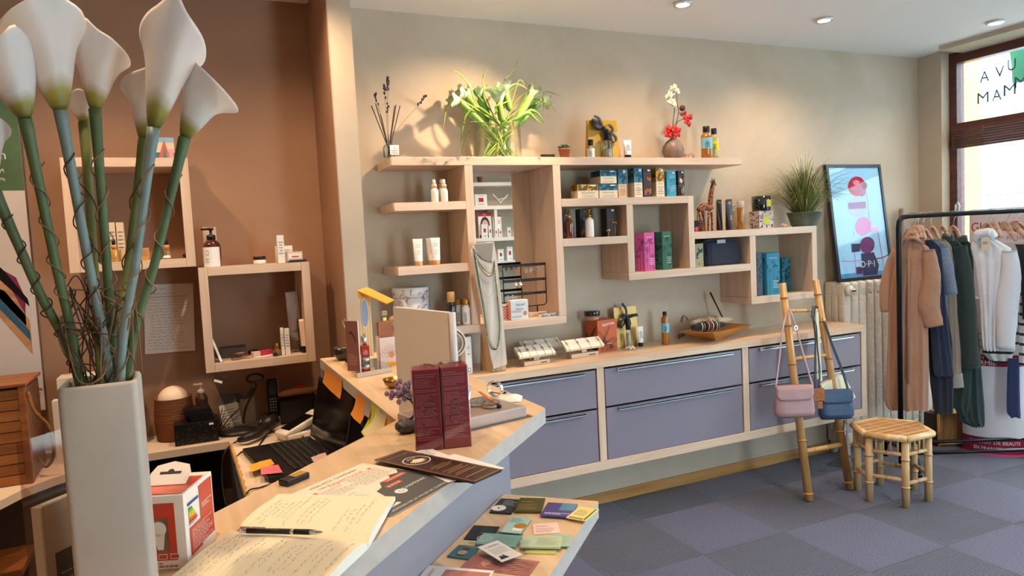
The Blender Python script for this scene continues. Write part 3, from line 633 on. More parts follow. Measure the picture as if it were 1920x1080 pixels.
x,r,h=sm(1270.5,1282.5,331,3.215,Z5);bottle('spray_bottle','small brown glass spray bottle in front of the last brown box',ay(1276,360,3.222).x,3.222,Z5,h,r,M('smoked_glass','#4d3a2c',.1,coat=1,trans=.4),CHROME,h*.38,None,neck=.4,kind='spray')
# ------------------------------------------------------------------ small left compartment
Z6=1.543
def hz(px,pt,Y,z):return ay(px,pt,Y).z-z
bottle('pump_bottle','amber gold oil bottle with a gold pump at left of the small compartment',ay(1068,440,3.235).x,3.235,Z6,hz(1068,394,3.235,Z6),.022,AMB,GOLD,.05,None,kind='spray',neck=.45,capr=.01)
pbox('cosmetic_box','dark box behind the amber pump bottle',ay(1056,440,3.3).x+.0,ay(1068,440,3.3).x,3.3,Z6,.13,.05,BRN,copper)
pbox('cosmetic_box','black box between the amber bottle and the white lotion bottle',ay(1089,440,3.28).x,ay(1101,440,3.28).x,3.28,Z6,hz(1090,392,3.28,Z6),.05,M('black_card','#1a1517',.4),copper)
bottle('pump_bottle','white lotion bottle with a gold pump in the small compartment',ay(1106,440,3.235).x,3.235,Z6,hz(1106,393,3.235,Z6),.023,WCER,GOLD,.042,None,(.3,.8),kind='pump',neck=.5,capr=.012,text=None)
def copper2(b,F,S,TP,w_,h,d):b.text('EQUATORIA',w_/2,h*.6,.006,BRNP,.001,F,wfit=w_*.6);b.rect(w_*.55,h*.9,w_*.85,h*.96,STK,.0012,F);leaves(b,S,d*.1,h*.1,d*.9,h*.9,BRN,6,3,.02,.001)
pbox('cosmetic_box','tall dark box with a golden palm ornament in front',ay(1139,440,3.25).x,ay(1155,440,3.25).x,3.25,Z6,hz(1145,391,3.25,Z6),.06,M('aubergine_card','#2c1d20',.45),copper2)
def palm(px,h,label):
 p=ay(px,441,3.215);t=thing('palm_ornament',label,'ornament',(p.x,3.213,Z6+.0005));b=MB();b.tube([(0,0,0),(.002,0,h*.5),(0,0,h)],[.0018,.0014,.001],GOLD,6);b.lathe([(.006,0),(.006,.0015),(.001,.002)],GOLD,12);b.build('trunk',t)
 b=MB()
 for k in range(8):a=2*PI*k/8;d=Vector((math.cos(a),.4*math.sin(a),0));b.ribbon([Vector((0,0,h)),Vector((0,0,h+.004))+d*.007,Vector((0,0,h-.005))+d*.014],[.003,.004,.0005],GOLD,(0,0,1),.0006)
 b.build('fronds',t)
palm(1140.5,.03,'small golden metal palm, shorter of two before the tall dark box');palm(1153,.07,'small golden metal palm, taller of two before the tall dark box')
# ------------------------------------------------------------------ tall square compartment and the one right of it
Z7=1.342
def hexbox(label,pl,pm,pr_,pt,z,Y,mat,pat,pat2,seed,pz=0):
# a six sided box seen corner on
 x0,x1=ay(pl,500,Y).x,ay(pr_,500,Y).x;R=(x1-x0)/2*1.03;h=ay(pm,pt,Y).z-z;t=None;b=MB();a0=-.12
 P=[(R*math.cos(a0+k*PI/3),R*math.sin(a0+k*PI/3))for k in range(6)];b.T=T((x0+x1)/2,Y+R,z+.0005);b.prism(P,0,h,mat)
 for k in range(6):
  p,q=Vector((*P[k],0)),Vector((*P[(k+1)%6],0));F=frame(p,q-p,(0,0,1));L=(q-p).length
  for j in range(3):
   x=L*(.2+.3*j);b.rect(x-.0009,h*.02,x+.0009,h*(.35+.2*((j+k)%3)),pat,.0006,F)
   for i in range(7):a=PI*i/6;yy=h*(.35+.2*((j+k)%3));b.poly([(x,yy,.0006),(min(L,max(0,x+.014*math.cos(a+.12))),yy+.02*math.sin(a+.12),.0006),(min(L,max(0,x+.014*math.cos(a-.12))),yy+.02*math.sin(a-.12),.0006)],pat,F)
  leaves(b,F,.001,h*.05,L-.001,h*.9,pat2,6,seed+k,.03,.0005)
  if k==4:b.words(L*.45,h*.15,L*.9,h*.35,4,STK,.0009,F,fill=.25);b.text('EQUATORIA',L/2,h*.88,.007,STK,.0009,F,wfit=L*.6)
 c=b.T@Vector((0,0,0));return b.build('cosmetic_box',label=label,cat='box',at=c)
PINK=M('hot_pink_card','#d9589a',.45);PINKD=M('purple_print','#53204a',.5);GRB=M('forest_green_card','#2f6b4e',.45);BLUT=M('peacock_card','#23809c',.45);NAVP=M('navy_print','#12283c',.5)
hexbox('hot pink six sided box with purple flowers in the tall square compartment',1206,1222,1239,436,Z7,3.212,PINK,PINKD,M('pink_dark_print','#b03a7c',.5),1)
hexbox('forest green six sided box with plant print beside the pink box',1240,1256,1270.5,434,Z7,3.222,GRB,DKGREEN,DKGREEN,7)
pbox('cosmetic_box','small olive beige box with a dark flower left of the navy pouch',ay(1304.5,500,3.212).x,ay(1319.5,500,3.212).x,3.212,Z7,hz(1312,457,3.212,Z7),.04,M('sage_card','#98926a',.5),lambda b,F,S,TP,w_,h,d:(leaves(b,F,w_*.1,h*.3,w_*.9,h*.8,NAVP,6,4,w_*.7,.001),b.text('EQUATORIA',w_/2,h*.88,.005,INK,.001,F,wfit=w_*.5),b.words(w_*.2,h*.08,w_*.8,h*.22,3,INK,.001,F,fill=.3)))
def pouch():
 Y=3.235;x0,x1=ay(1326,480,Y).x,ay(1398,480,Y).x;h=.153;NV=M('navy_quilted_fabric','#171d33',.85,sheen=.5);c=((x0+x1)/2,Y+.06,Z7+.0005)
 t=thing('toiletry_pouch','navy quilted toiletry pouch with a pale label in the lower compartment','pouch',c);b=MB();W=(x1-x0)/2;n=60;L=12;vs=[];fs=[]
 for j in range(L+1):
  k=j/L;zz=h*k;s_=(1-(max(0,k-.55)/.45)**3*.35)*(1-.06*(1-min(1,k*5)));dd=.055*s_*(1-.25*k)
  for i in range(n):
   an=2*PI*i/n;ca,sa=math.cos(an),math.sin(an);e=.45;x=W*s_*abs(ca)**e*(1 if ca>0 else-1);y=dd*abs(sa)**e*(1 if sa>0 else-1);y+=math.sin(x*300)*.0016*(1 if sa>0 else-1);vs.append((x,y,zz))
 for j in range(L):
  for i in range(n):fs.append((j*n+i,j*n+(i+1)%n,(j+1)*n+(i+1)%n,(j+1)*n+i))
 fs+=[tuple(range(n))[::-1],tuple(L*n+i for i in range(n))];b.add(vs,fs,NV,True);b.build('pouch_body',t)
 b=MB();b.box(-W*.42,W*.0,-.0525,-.050,h*.84,h*.965,M('pale_label','#c9c9c9',.6));b.text('EQUATORIA',-W*.21,h*.9,.007,INK,.0002,frame((0,-.0526,0),(1,0,0),(0,0,1)),wfit=W*.33);b.build('label_patch',t)
 b=MB();b.box(-W*.8,W*.8,-.003,.003,h,h+.003,MATTEBLK,.001);b.tube([(-W*.86,-.03,h*.8),(-W*.93,-.04,h*.6),(-W*.9,-.045,h*.4)],.002,MATTEBLK,6);b.build('zip',t)
pouch()
# ------------------------------------------------------------------ upper right shelf
Z8=1.544
def giraffe():
 Y=3.24;c=Vector((ay(1323,430,Y).x,Y,Z8+.0005));t=thing('giraffe_figurine','carved wooden giraffe standing left on the upper right shelf','figurine',c)
 mt=M('giraffe_hide','#a0562c',.5);nt=mt.node_tree;v=nt.nodes.new('ShaderNodeTexVoronoi');v.feature='DISTANCE_TO_EDGE';v.inputs['Scale'].default_value=75;tc=nt.nodes.new('ShaderNodeTexCoord');nt.links.new(tc.outputs['Object'],v.inputs[0])
 rp=nt.nodes.new('ShaderNodeValToRGB');rp.color_ramp.elements[0].position=.08;rp.color_ramp.elements[1].position=.12;rp.color_ramp.elements[0].color=lin('#b0683a');rp.color_ramp.elements[1].color=lin('#24130d');nt.links.new(v.outputs[0],rp.inputs[0]);nt.links.new(rp.outputs[0],nt.nodes['Principled BSDF'].inputs[0])
 def P(x,y,d=0):return ay(1040+x/3.6,300+y/3.6,Y+d)-c
 b=MB();b.tube(smooth_path([P(975,350),P(1000,318),P(1030,320),P(1055,330)],5),[.010]+[.021]*6+[.020]*4+[.018]*4+[.012],mt,14)
 b.tube(smooth_path([P(1050,335),P(1052,270),P(1058,220),P(1066,178),P(1070,160)],5),[.019]*2+[.016-.0003*i for i in range(19)],mt,12)
 b.tube([P(1062,158),P(1072,152),P(1080,162),P(1086,172)],[.007,.011,.0085,.005],mt,12)
 b.build('body',t)
 for x0,x1,d in((978,985,-.018),(1000,1012,.014),(1040,1035,-.018),(1058,1062,.014)):
  b=MB();f=P(x1,470,d);f.z=.0;b.tube([P(x0,350,d),P((x0+x1)/2+1,400,d),f],[.010,.0055,.0068],mt,10);b.build('leg',t)
 b=MB();b.tube(smooth_path([P(968,340),P(963,380),P(965,420)],4),.002,M('dark_wood','#24130d',.5),6);b.build('tail',t)
 for x,e in((1066,1050),(1074,1084)):
  b=MB();b.tube([P(x,158),P(e,140)],[.004,.0015],MATS['dark_wood'],6);b.tube([P(x,152),P((x*3+e)/4,128)],[.0022,.003],MATS['dark_wood'],6);b.build('ear',t)
giraffe()
pbox('cosmetic_box','small dark grey box half hidden behind the wooden giraffe',ay(1302.5,410,3.33).x,ay(1312,410,3.33).x+.02,3.33,Z8,.065,.05,M('charcoal_card','#33343a',.6))
b=MB();p=ay(1310,432,3.225)
for k in range(5):b.ribbon(smooth_path([(p.x-.018+k*.007,3.222+k*.006,Z8+.0012),(p.x-.012+k*.006,3.235,Z8+.02+.006*(k%2)),(p.x+.012+k*.003,3.245,Z8+.012),(p.x+.02,3.26,Z8+.0012)],5),.012,M('pink_fabric','#e0476e',.8,sheen=.5),(0,1,0),.001)
b.build('pink_scrunchie',label='crumpled pink fabric scrunchie at the giraffe\'s feet',cat='scrunchie')
BT=M('brown_tube','#2b1713',.3)
tubeprod('cosmetic_tube','dark brown tube standing on its cap nearer the giraffe',ay(1352,430,3.25).x,3.262,Z8,hz(1352,374.5,3.262,Z8),.046,BT,BT,.02,text=None,rz=.15)
tubeprod('cosmetic_tube','dark brown tube with a round emblem next to the gold bottle',ay(1367,430,3.225).x,3.222,Z8,hz(1367,373.5,3.222,Z8),.056,BT,BT,.02,text=lambda b,F,w_,h:(b.ring(w_*.5,h*.95,.006,.0075,STK,.0008,20,F),b.words(w_*.2,h*.05,w_*.8,h*.3,4,STK,.0008,F,fill=.2,center=True)),rz=.1)
SHB=M('golden_gel','#b4741e',.15,trans=.3,coat=1)
bottle('gel_bottle','clear capped bottle half hidden behind the brown tube',ay(1380,430,3.28).x,3.285,Z8,.14,.018,M('pale_gel','#d8c4a4',.15,trans=.4),CGLASS,.03,None,neck=.95,capr=.018)
bottle('gel_bottle','golden gel bottle with a clear cap beside the brown tubes',ay(1389.5,430,3.23).x,3.23,Z8,hz(1390,377,3.23,Z8),.0225,SHB,M('frosted_cap','#e6dccb',.3,trans=.5),.038,None,(.2,.8),neck=.98,capr=.0225)
def floralbox():
 x0,x1=ay(1424,420,3.22).x,ay(1450,420,3.22).x;h=hz(1437,395.5,3.22,Z8);FL=M('floral_print_light','#c9b8b4',.6);FD=M('floral_print_dark','#3d3a44',.6)
 def f(b,F,S,TP,w_,hh,d):
  for X,ww in((F,w_),(S,d)):leaves(b,X,.001,.001,ww-.001,hh-.001,FD,26,int(ww*999),.02,.0009);leaves(b,X,.001,.001,ww-.001,hh-.001,M('floral_print_mauve','#8a6f72',.6),14,int(ww*555),.016,.001)
  b.rect(w_*.28,hh*.22,w_*.72,hh*.74,M('lime_label','#b8b82c',.5),.0013,F)
 pbox('floral_box','square floral patterned box with a lime label under the black candle',x0,x1,3.22,Z8,h,.085,FL,f);return(x0+x1)/2,h
fx_,fh=floralbox()
t=thing('candle_jar','black candle jar with a lime label standing on the floral box','candle',(fx_+.002,3.262,Z8+fh+.0015));hh=ay(1428,367.5,3.24).z-(Z8+fh+.0015);rr=(ay(1442,380,3.26).x-ay(1415,380,3.26).x)/2
b=MB();b.lathe([(rr*.93,0),(rr*.96,.002),(rr,hh),(rr-.002,hh),(rr-.003,.004),(.0005,.004)],M('glossy_black_glass','#0b0b0e',.08,coat=1),36);b.build('jar',t)
b=MB();b.lathe([(.0005,hh*.72),(rr-.0032,hh*.72)],M('wax','#e8e0cc',.5,sss=.3),24);b.build('wax',t)
b=MB();b.lathe([(rr*.99,hh*.28),(rr*1.0,hh*.72)],MATS['lime_label'],8,T(0,0,0),True,-PI*.56,-PI*.27);b.v=[Vector((p.x*1.012,p.y*1.012,p.z))for p in b.v];b.build('label_sticker',t)
b=MB();p=ay(1472,423,3.23);SF=M('starfish','#d8a070',.7)
for k in range(5):
 a=k*2*PI/5+.35;b.T=T(p.x,3.235,Z8+.0125)@RX(.5);b.tube([(0,0,0),(.014*math.cos(a),.014*math.sin(a),.002),(.027*math.cos(a),.02*math.sin(a),0)],[.007,.005,.0015],SF,8)
b.T=I4;b.build('starfish',label='small orange starfish lying left of the grass pot',cat='starfish')
def grass_pot():
 Y=3.29;c=Vector((ay(1508,420,Y).x,Y,Z8+.0005));t=thing('potted_grass','large tuft of artificial grass in a weathered green pot on the shelf end','plant',c);h=.088;PT=M('weathered_green_zinc','#5a6152',.6,var=.3,vscale=25)
 r1=(ay(1531,391,Y).x-ay(1485,391,Y).x)/2;r0=r1*.72
 b=MB();b.lathe([(r0,0),(r0*1.01,.003),(r1*.98,h-.008),(r1*1.04,h-.004),(r1*1.03,h),(r1*.95,h),(r1*.9,h-.02),(.0005,h-.02)],PT,36);b.build('pot',t)
 rnd=random.Random(11);gm=[M('grass_green','#6d7c38',.6),M('grass_dark','#38452a',.6),M('grass_olive','#8f9450',.6),M('grass_pale','#b3ab6e',.6)]
 for j,m_ in enumerate(gm):
  b=MB()
  for k in range((250,280,190,70)[j]):
   a=rnd.uniform(0,2*PI);sp_=rnd.random()**.8;L=rnd.uniform(.19,.38)*(1 if rnd.random()<.8 else 1.12);d=Vector((math.cos(a),math.sin(a)*.75,0));s0=Vector((d.x*r1*.6*sp_,d.y*r1*.6*sp_,h-.02));el=1.5-sp_*1.02;lean=math.cos(el)*L;up=math.sin(el)*L;dr=sp_*rnd.uniform(0,.09)
   p1=s0+d*lean*.3+Vector((0,0,up*.45));p2=s0+d*lean*.72+Vector((0,0,up*.85));p3=s0+d*lean*1.15+Vector((0,0,up*.98-dr))
   mx=YW-.012-Y
   for q in(p1,p2,p3):q.y=min(q.y,mx)
   if p3.z<.1:p3.z=.1+rnd.random()*.1
   b.ribbon(smooth_path([s0,p1,p2,p3],3),[.0026]*7+[.0018,.0012,.0004],m_,(math.sin(a),-math.cos(a),.3))
  b.build('grass_blades',t,kind='stuff')
grass_pot()
# ------------------------------------------------------------------ low right box
Z9=1.141
hexbox('dark blue patterned box squeezed against the divider of the low right compartment',1399,1414,1429,475,Z9,3.24,M('slate_blue_card','#3a4658',.45),NAVP,NAVP,21)if False else pbox('cosmetic_box','dark blue patterned box against the divider of the low right compartment',ay(1418.5,500,3.24).x,ay(1429,500,3.24).x,3.24,Z9,hz(1424,474,3.24,Z9),.07,M('slate_blue_card','#3a4658',.45),lambda b,F,S,TP,w_,h,d:leaves(b,F,.001,.001,w_-.001,h-.001,NAVP,30,3,.025,.001))
hexbox('large peacock blue six sided box with palm print',1434,1455,1476,474,Z9,3.215,BLUT,TEALD,TEALD,31)
pbox('cosmetic_box','teal box hidden behind the large peacock blue box',ay(1466,500,3.35).x,ay(1482,500,3.35).x,3.35,Z9,.21,.05,TEAL,lambda b,F,S,TP,w_,h,d:leaves(b,F,.001,.001,w_-.001,h-.001,TEALD,30,3,.03,.001))
# ================================================================== left shelves
DROP=(M('pale_wood_collar','#d8b48c',.5),WCER)
for i,(px,Y,lb)in enumerate(((815.5,3.225,'white dropper bottle standing alone at left on the second left shelf'),(829,3.27,'white dropper bottle behind, half hidden by the rightmost dropper'),(833.5,3.222,'white dropper bottle rightmost on the second left shelf'))):
 bottle('dropper_bottle',lb,ay(px,376,Y).x,Y,Z5+.0005,hz(px,336,Y,Z5),.0175,WCER,DROP,.042,None,kind='drop',neck=.6,capr=.013,group='white dropper bottles',text=None).children[0]
Z3=1.449
def tubetxt(b,F,w_,h):b.ring(w_*.5,h*.98,.0055,.0065,BRNP,.0006,18,F);b.words(w_*.1,h*.55,w_*.9,h*.8,3,INK,.0006,F,center=True,fill=.25);b.words(w_*.2,h*.1,w_*.8,h*.4,4,INK,.0006,F,center=True,fill=.25)
for px,Y,pt,lb in((785,3.222,448,'white tube with wooden cap standing alone on the third left shelf'),(810,3.262,446.5,'white tube with wooden cap partly hidden behind its neighbour'),(818,3.218,446,'white tube with wooden cap, rightmost on the third left shelf')):
 tubeprod('hand_cream_tube',lb,ay(px,490,Y).x,Y,Z3,hz(px,pt,Y,Z3),.048,WCER,WOODCAP,.021,group='white tubes with wooden caps',text=tubetxt)
Z4=1.148
def cane_box():
 Y=3.335;x0,x1=ay(736,560,Y-.0).x,ay(804,560,Y).x;r=(x1-x0)/2*.97;h=hz(770,541,Y-r,Z4)
 t=thing('hat_box','round white gift box printed with red candy canes','box',((x0+x1)/2,Y,Z4+.0005));m_=M('white_card','#e4dedb',.6);CR=M('candy_red','#9a2a34',.5);CG=M('candy_grey','#6d6a70',.5)
 b=MB();b.lathe([(r*.985,0),(r*.985,h*.75)],m_,48);rnd=random.Random(4)
 for z0,z1 in((.0,1),):
  for i in range(60):
   a=-PI+rnd.uniform(0,PI);zz=rnd.uniform(.03,h-.015);s_=.018;th=rnd.uniform(-.9,.9);pts=[];R=r*1.002+.0012
   for k in range(9):
    if k<4:px_,pz=0,-s_*.6+k*s_*.3
    else:an=PI-(k-4)/4*PI;px_,pz=s_*.25+s_*.25*math.cos(an),s_*.3+s_*.3*math.sin(an)
    u=px_*math.cos(th)-pz*math.sin(th);v=px_*math.sin(th)+pz*math.cos(th);pts.append((R*math.cos(a+u/r),R*math.sin(a+u/r),min(h-.003,max(.004,zz+v))))
   b.ribbon(pts,.0022,CR if i%3 else CG,(0,0,1)if abs(math.sin(th))>.7 else(math.sin(a),-math.cos(a),0))
 b.build('box_body',t);b=MB();b.lathe([(r*.987,h*.76),(r,h*.76),(r,h-.001),(r-.002,h),(.0005,h)],m_,48);b.build('lid',t)
cane_box()
bottle('perfume_bottle','black bottle with a tall wooden cap on the lowest left shelf',ay(848,605,3.225).x,3.225,Z4,hz(848,547,3.225,Z4),.0235,M('black_glass','#15161c',.15,coat=1),WOODCAP,.052,None,neck=.8,capr=.0185)
for px,Y,lb in((862,3.27,'clear bottle with gold cap standing behind its twin'),(875,3.225,'clear bottle with gold cap and white label beside the oak divider')):
 bottle('lotion_bottle',lb,ay(px,605,Y).x,Y,Z4,hz(px,560.5,Y,Z4),.0195,WCER,M('satin_gold_cap','#b98a45',.3,.7),.031,WHITE,(.1,.9),neck=.85,capr=.016,group='gold capped lotion bottles',text=T3(6))
 # ================================================================== inside the mirrored bay
def earring_rack():
 Y=3.30;z=1.148;x0,x1=ay(942,500,Y).x,ay(1022,500,Y).x;zt,zm,zl=ay(980,497,Y).z,ay(985,525,Y).z,ay(990,550,Y).z;zb=ay(1000,573,Y).z;xc=ay(1008,580,Y).x
 t=thing('earring_rack','black metal earring rack with three perforated bars in front of the shelf mirror','rack',(xc,Y,z));BM=M('black_metal','#121214',.4,.6)
 b=MB();b.tube([(x0,Y,zt),(x1,Y,zt),(x1,Y,zb+.012),(x1-.01,Y,zb+.002),(x1-.02,Y,zb),(x0,Y,zb),(x0,Y,zt)],.003,BM,6);b.tube([(xc,Y,zb),(xc,Y,z+.02)],.003,BM,6);wpart(b,'frame',t)
 for zz in(zt,zm,zl):
  b=MB();b.box(x0-.002,x1+.002,Y-.0045,Y-.0015,zz-.007,zz+.007,BM,.001)
  for i in range(22):b.disc(x0+.008+i*(x1-x0-.016)/21,zz,.0016,M('pinhole','#8f8a80',.6),.0006,8,X=frame((0,Y-.0045,0),(1,0,0),(0,0,1)))
  wpart(b,'perforated_bar',t)
 b=MB();b.box(xc-.06,xc+.045,Y-.022,Y+.022,z,z+.02,OAK,.002);b.text('RACK',xc+.0,z+.01,.007,INK,.0006,frame((0,Y-.022,0),(1,0,0),(0,0,1)))if False else None;wpart(b,'base',t)
 SLV=M('silver_jewelry','#cfc9bd',.22,1)
 def er(px,py,kind,lb):
  e=thing('earring_pair',lb,'earrings',tuple(ay(px,py,Y-.008)),0)
  for s_ in(-1,1):
   b=MB();b.T=T(s_*.014,0,0)@RX(PI/2)
   if kind==0:b.sphere((0,0,0),.0135,SLV,8,(1,1.1,.5));b.tube([(0,.012,0),(0,.02,0)],.001,SLV,5)
   elif kind==1:
    for k in range(5):a=2*PI*k/5;b.ring(.0065*math.cos(a),.0065*math.sin(a),.002,.0042,SLV,0,10)
    b.sphere((0,0,0),.003,SLV,5)
   else:b.ring(0,0,.006,.009,SLV,0,18);b.sphere((0,-.009,0),.004,SLV,6);b.sphere((0,.009,.0),.003,SLV,6)
   b.T=I4;b.build('earring',e)
 er(1001,505,1,'silver flower earrings hanging on the top bar left of the end pair');er(1011,504,1,'silver flower earrings hanging at the right end of the top bar')
 er(991,507,2,'silver flower earrings hanging leftmost on the right part of the top bar');er(971.5,534,0,'round silver heart earrings hanging from the middle bar');er(957,557,2,'small silver knot earrings hanging from the lowest bar')
earring_rack()
def teacard():
 Y=3.215;a,c=ay(958,590,Y).x,ay(991,590,Y).x
 def f(b,F,S,TP,w_,h,d):
  b.rect(w_*.02,h*.03,w_*.98,h*.97,M('pale_blue_print','#cdd3d8',.5),.0009,F);b.text('teal',w_*.55,h*.78,h*.2,INKB,.0012,F,wfit=w_*.5);b.text('detox',w_*.5,h*.55,h*.16,INKB,.0012,F,wfit=w_*.45);b.words(w_*.05,h*.35,w_*.6,h*.48,2,BRNP,.0012,F);b.disc(w_*.8,h*.3,w_*.12,M('cookie_print','#b98a5a',.6),.0012,16,X=F);b.words(w_*.05,h*.08,w_*.65,h*.2,2,TEAL,.0012,F);b.rect(.001,.001,d-.001,h-.001,M('peach_print','#e8a888',.6),.0009,S)
 pbox('tea_box','small printed tea box with pale blue front standing before the earring rack',a,c,Y,1.148,ay(970,563,Y).z-1.148,.04,WHITE,f)
teacard()
def stripes(b,F,S,TP,w_,h,d):
 for k in range(6):
  y=h*(k/5.2)-.012;b.poly([(0,max(0,min(h,y)),.001),(w_,max(0,min(h,y+.02)),.001),(w_,max(0,min(h,y+.029)),.001),(0,max(0,min(h,y+.009)),.001)],REDM,F)
pbox('striped_box','small red and white striped box beside the necklace bust',ay(944.5,590,3.25).x,ay(952.5,590,3.25).x,3.25,1.148,.075,.03,WHITE,stripes)
for px,lb in((1018.5,'flat white balm tin, left one of the two under the earring rack'),(1034.5,'flat white balm tin, right one of the two under the earring rack')):
 t=thing('balm_tin',lb,'tin',(ay(px,595,3.225).x,3.225,1.1485),0,'white balm tins');b=MB();r=(ay(px+8.2,595,3.225).x-ay(px-8.2,595,3.225).x)/2*.97;b.lathe([(r*.97,0),(r,.001),(r,.012)],WHITE,28);b.lathe([(r+.0004,.003),(r+.0004,.009)],INKB,20,None,True,-PI*.75,-PI*.25);b.build('tin_base',t);b=MB();b.lathe([(r+.0006,.0122),(r+.0006,.018),(r-.001,.019),(.0005,.019)],ALU,28);b.build('lid',t)
 # ================================================================== on the low cabinet
ZL=.9075
def bust():
 WW=wood('whitewashed_wood','#b9ab98','#ddd6ca','Z',.6);WD=wood('raw_side_wood','#9c7f5f','#c9a884','Z',.6)
 BL,BR=az(925,691,ZL),az(951,682,ZL);bl,br=Vector((1.325,3.165,ZL+.0005)),Vector((1.418,3.188,ZL+.0005))
 t=thing('necklace_bust','tall whitewashed wooden necklace bust leaning left on the low cabinet','display bust',(1.35,3.19,ZL))
 def P(px,py,Y):return ay(px,py,Y)
 # front slab, traced in its own leaning plane, 14 mm thick
 prof=[(925,692,3.150),(908,606,3.148),(895,540,3.147),(882,470,3.146),(888,456,3.146),(926,453,3.147),(931,478,3.147),(940,560,3.148),(951,683,3.152)]
 F=[P(*p)for p in prof];zmin=ZL+.0005
 for q in F:q.z=max(q.z,zmin)
 n=len(F);B=[q+Vector((.004,.016,0))for q in F];b=MB()
 b.add(F+B,[tuple(range(n)),tuple(range(2*n-1,n-1,-1))]+[(i,n+i,n+(i+1)%n,(i+1)%n)for i in range(n)],WW);wpart(b,'front_board',t)
 # foot block behind
 f0,f1=F[0].copy(),F[-1].copy();f0.z=f1.z=zmin;h=.19;b=MB()
 q=[f0+Vector((.001,.0165,0)),f1+Vector((.001,.0165,0)),f1+Vector((-.005,.12,0)),f0+Vector((-.02,.125,0))]
 tp=[p+Vector((-.012,0,h))for p in q];tp[2].y-=.07;tp[3].y-=.07;tp[3].x-=.004
 b.add(q+tp,[(3,2,1,0),(4,5,6,7),(0,1,5,4),(1,2,6,5),(2,3,7,6),(3,0,4,7)],WD);wpart(b,'foot',t)
 # grey neck opening panel at the top
 b=MB();b.poly([P(889,458,3.1455),P(925,455,3.1455),P(922,492,3.1455),P(899,480,3.1455)],M('grey_fabric_neck','#8f8680',.8));b.v=[p+Vector((0,-.0006,0))for p in b.v];wpart(b,'neck_panel',t)
 def neck(pts,r,mt,lb,bead=False,name='necklace'):
  pp=smooth_path([P(870+x/4.153,440+y/4.153,3.1415)for x,y in pts],8);b=MB()
  if bead:
   L=0;last=pp[0]
   for a_,b_ in zip(pp,pp[1:]):
    sg=(b_-a_).length;k=max(1,int(sg/(r*1.9)))
    for i in range(k):b.sphere(a_.lerp(b_,i/k),r,mt,5)
  else:b.tube(pp,r,mt,6)
  b.build(name,label=lb,cat='necklace',group=None,at=pp[0])
 DK=M('dark_beads','#1d1c1e',.3);GNB=M('pale_green_beads','#a9bfa0',.3);SV=M('silver_jewelry');BRZ=M('bronze_chain','#8a6a4a',.3,.9)
 neck([(68,105),(110,160),(160,200),(220,215)],.0018,DK,'black cord necklace, topmost on the wooden bust')
 neck([(72,112),(110,200),(160,270),(205,300),(228,270),(232,215)],.0014,BRZ,'bronze chain necklace, second from the top on the bust')
 neck([(80,130),(115,230),(160,300),(200,325),(232,290),(236,225)],.0026,M('grey_beads','#77706a',.3,.5),'thick grey beaded necklace in the middle of the bust',True)
 neck([(88,150),(120,290),(160,355),(190,378),(222,340),(240,235)],.0012,SV,'fine silver chain necklace below the grey beads')
 neck([(95,170),(130,380),(165,455),(195,482),(225,440),(243,250)],.0012,SV,'long silver chain necklace reaching the middle of the bust')
 neck([(75,120),(110,340),(150,560),(180,770),(210,870),(245,893),(268,850),(277,700),(258,480),(240,300),(235,200)],.0028,DK,'long black beaded necklace hanging to the foot of the bust',True)
 neck([(85,135),(125,360),(165,570),(200,780),(225,860),(258,880),(285,800),(288,680),(268,480),(246,300),(240,210)],.0026,GNB,'long pale green beaded necklace hanging beside the black one',True)
bust()
def bracelet_stand(bl,br,tilt_px,lb,back=False):
 Y=bl[1];x0,x1,y=bl[0],br[0],bl[1];t=thing('bracelet_display',lb,'display',((x0+x1)/2,y,ZL+.0005),.06,'wooden bracelet displays');w_=(x1-x0)
 b=MB();b.box(-w_*.36,w_*.36,-.022,.022,0,.022,OAK,.002);b.rect(w_*.1,.007,w_*.28,.012,INK,.0008,frame((0,-.022,0),(1,0,0),(0,0,1)));b.build('base',t)
 b=MB();b.box(-.012,.02,-.01,.01,.0225,.06,OAKZ,.001);b.build('post',t)
 X=T(0,0,.068)@RX(-.62);b=MB();b.box(-w_/2,w_/2,-.036,.036,-.008,.008,M('whitewashed_wood')if False else wood('light_sanded_wood','#ddd0ba','#eee6d6','X',.6),.001,X=X@RX(1.24));
 X=X@RX(1.24);b.build('padded_bar',t);JS=[M('silver_jewelry'),M('gold_chain','#b8923e',.25,1),M('dark_beads')]
 k=0;n=5 if w_<.24 else 4
 for i in range(n):
  xx=-w_*.42+i*w_*.84/(n-1);b=MB();mt=JS[(i+(1 if w_>.24 else 0))%2];b.T=X
  b.tube([(xx,.036,.0095),(xx+.002,0,.0105),(xx-.001,-.036,.0095),(xx,-.045,-.004),(xx,-.03,-.03),(xx,.02,-.02)],.0011,mt,5);b.ring(xx+.001,.006,.0022,.0058,mt,.0125,12);b.sphere((xx+.001,.006,.0125),.0026,mt,5);b.T=I4;b.build('bracelet',t)
bracelet_stand((1.455,3.23),(1.665,3.23),0,'wooden bracelet display bar nearest the necklace bust')
bracelet_stand((1.56,3.40),(1.80,3.40),0,'wooden bracelet display bar standing behind the other two near the wall')
bracelet_stand((1.745,3.27),(1.985,3.27),0,'wooden bracelet display bar next to the orange cube box')
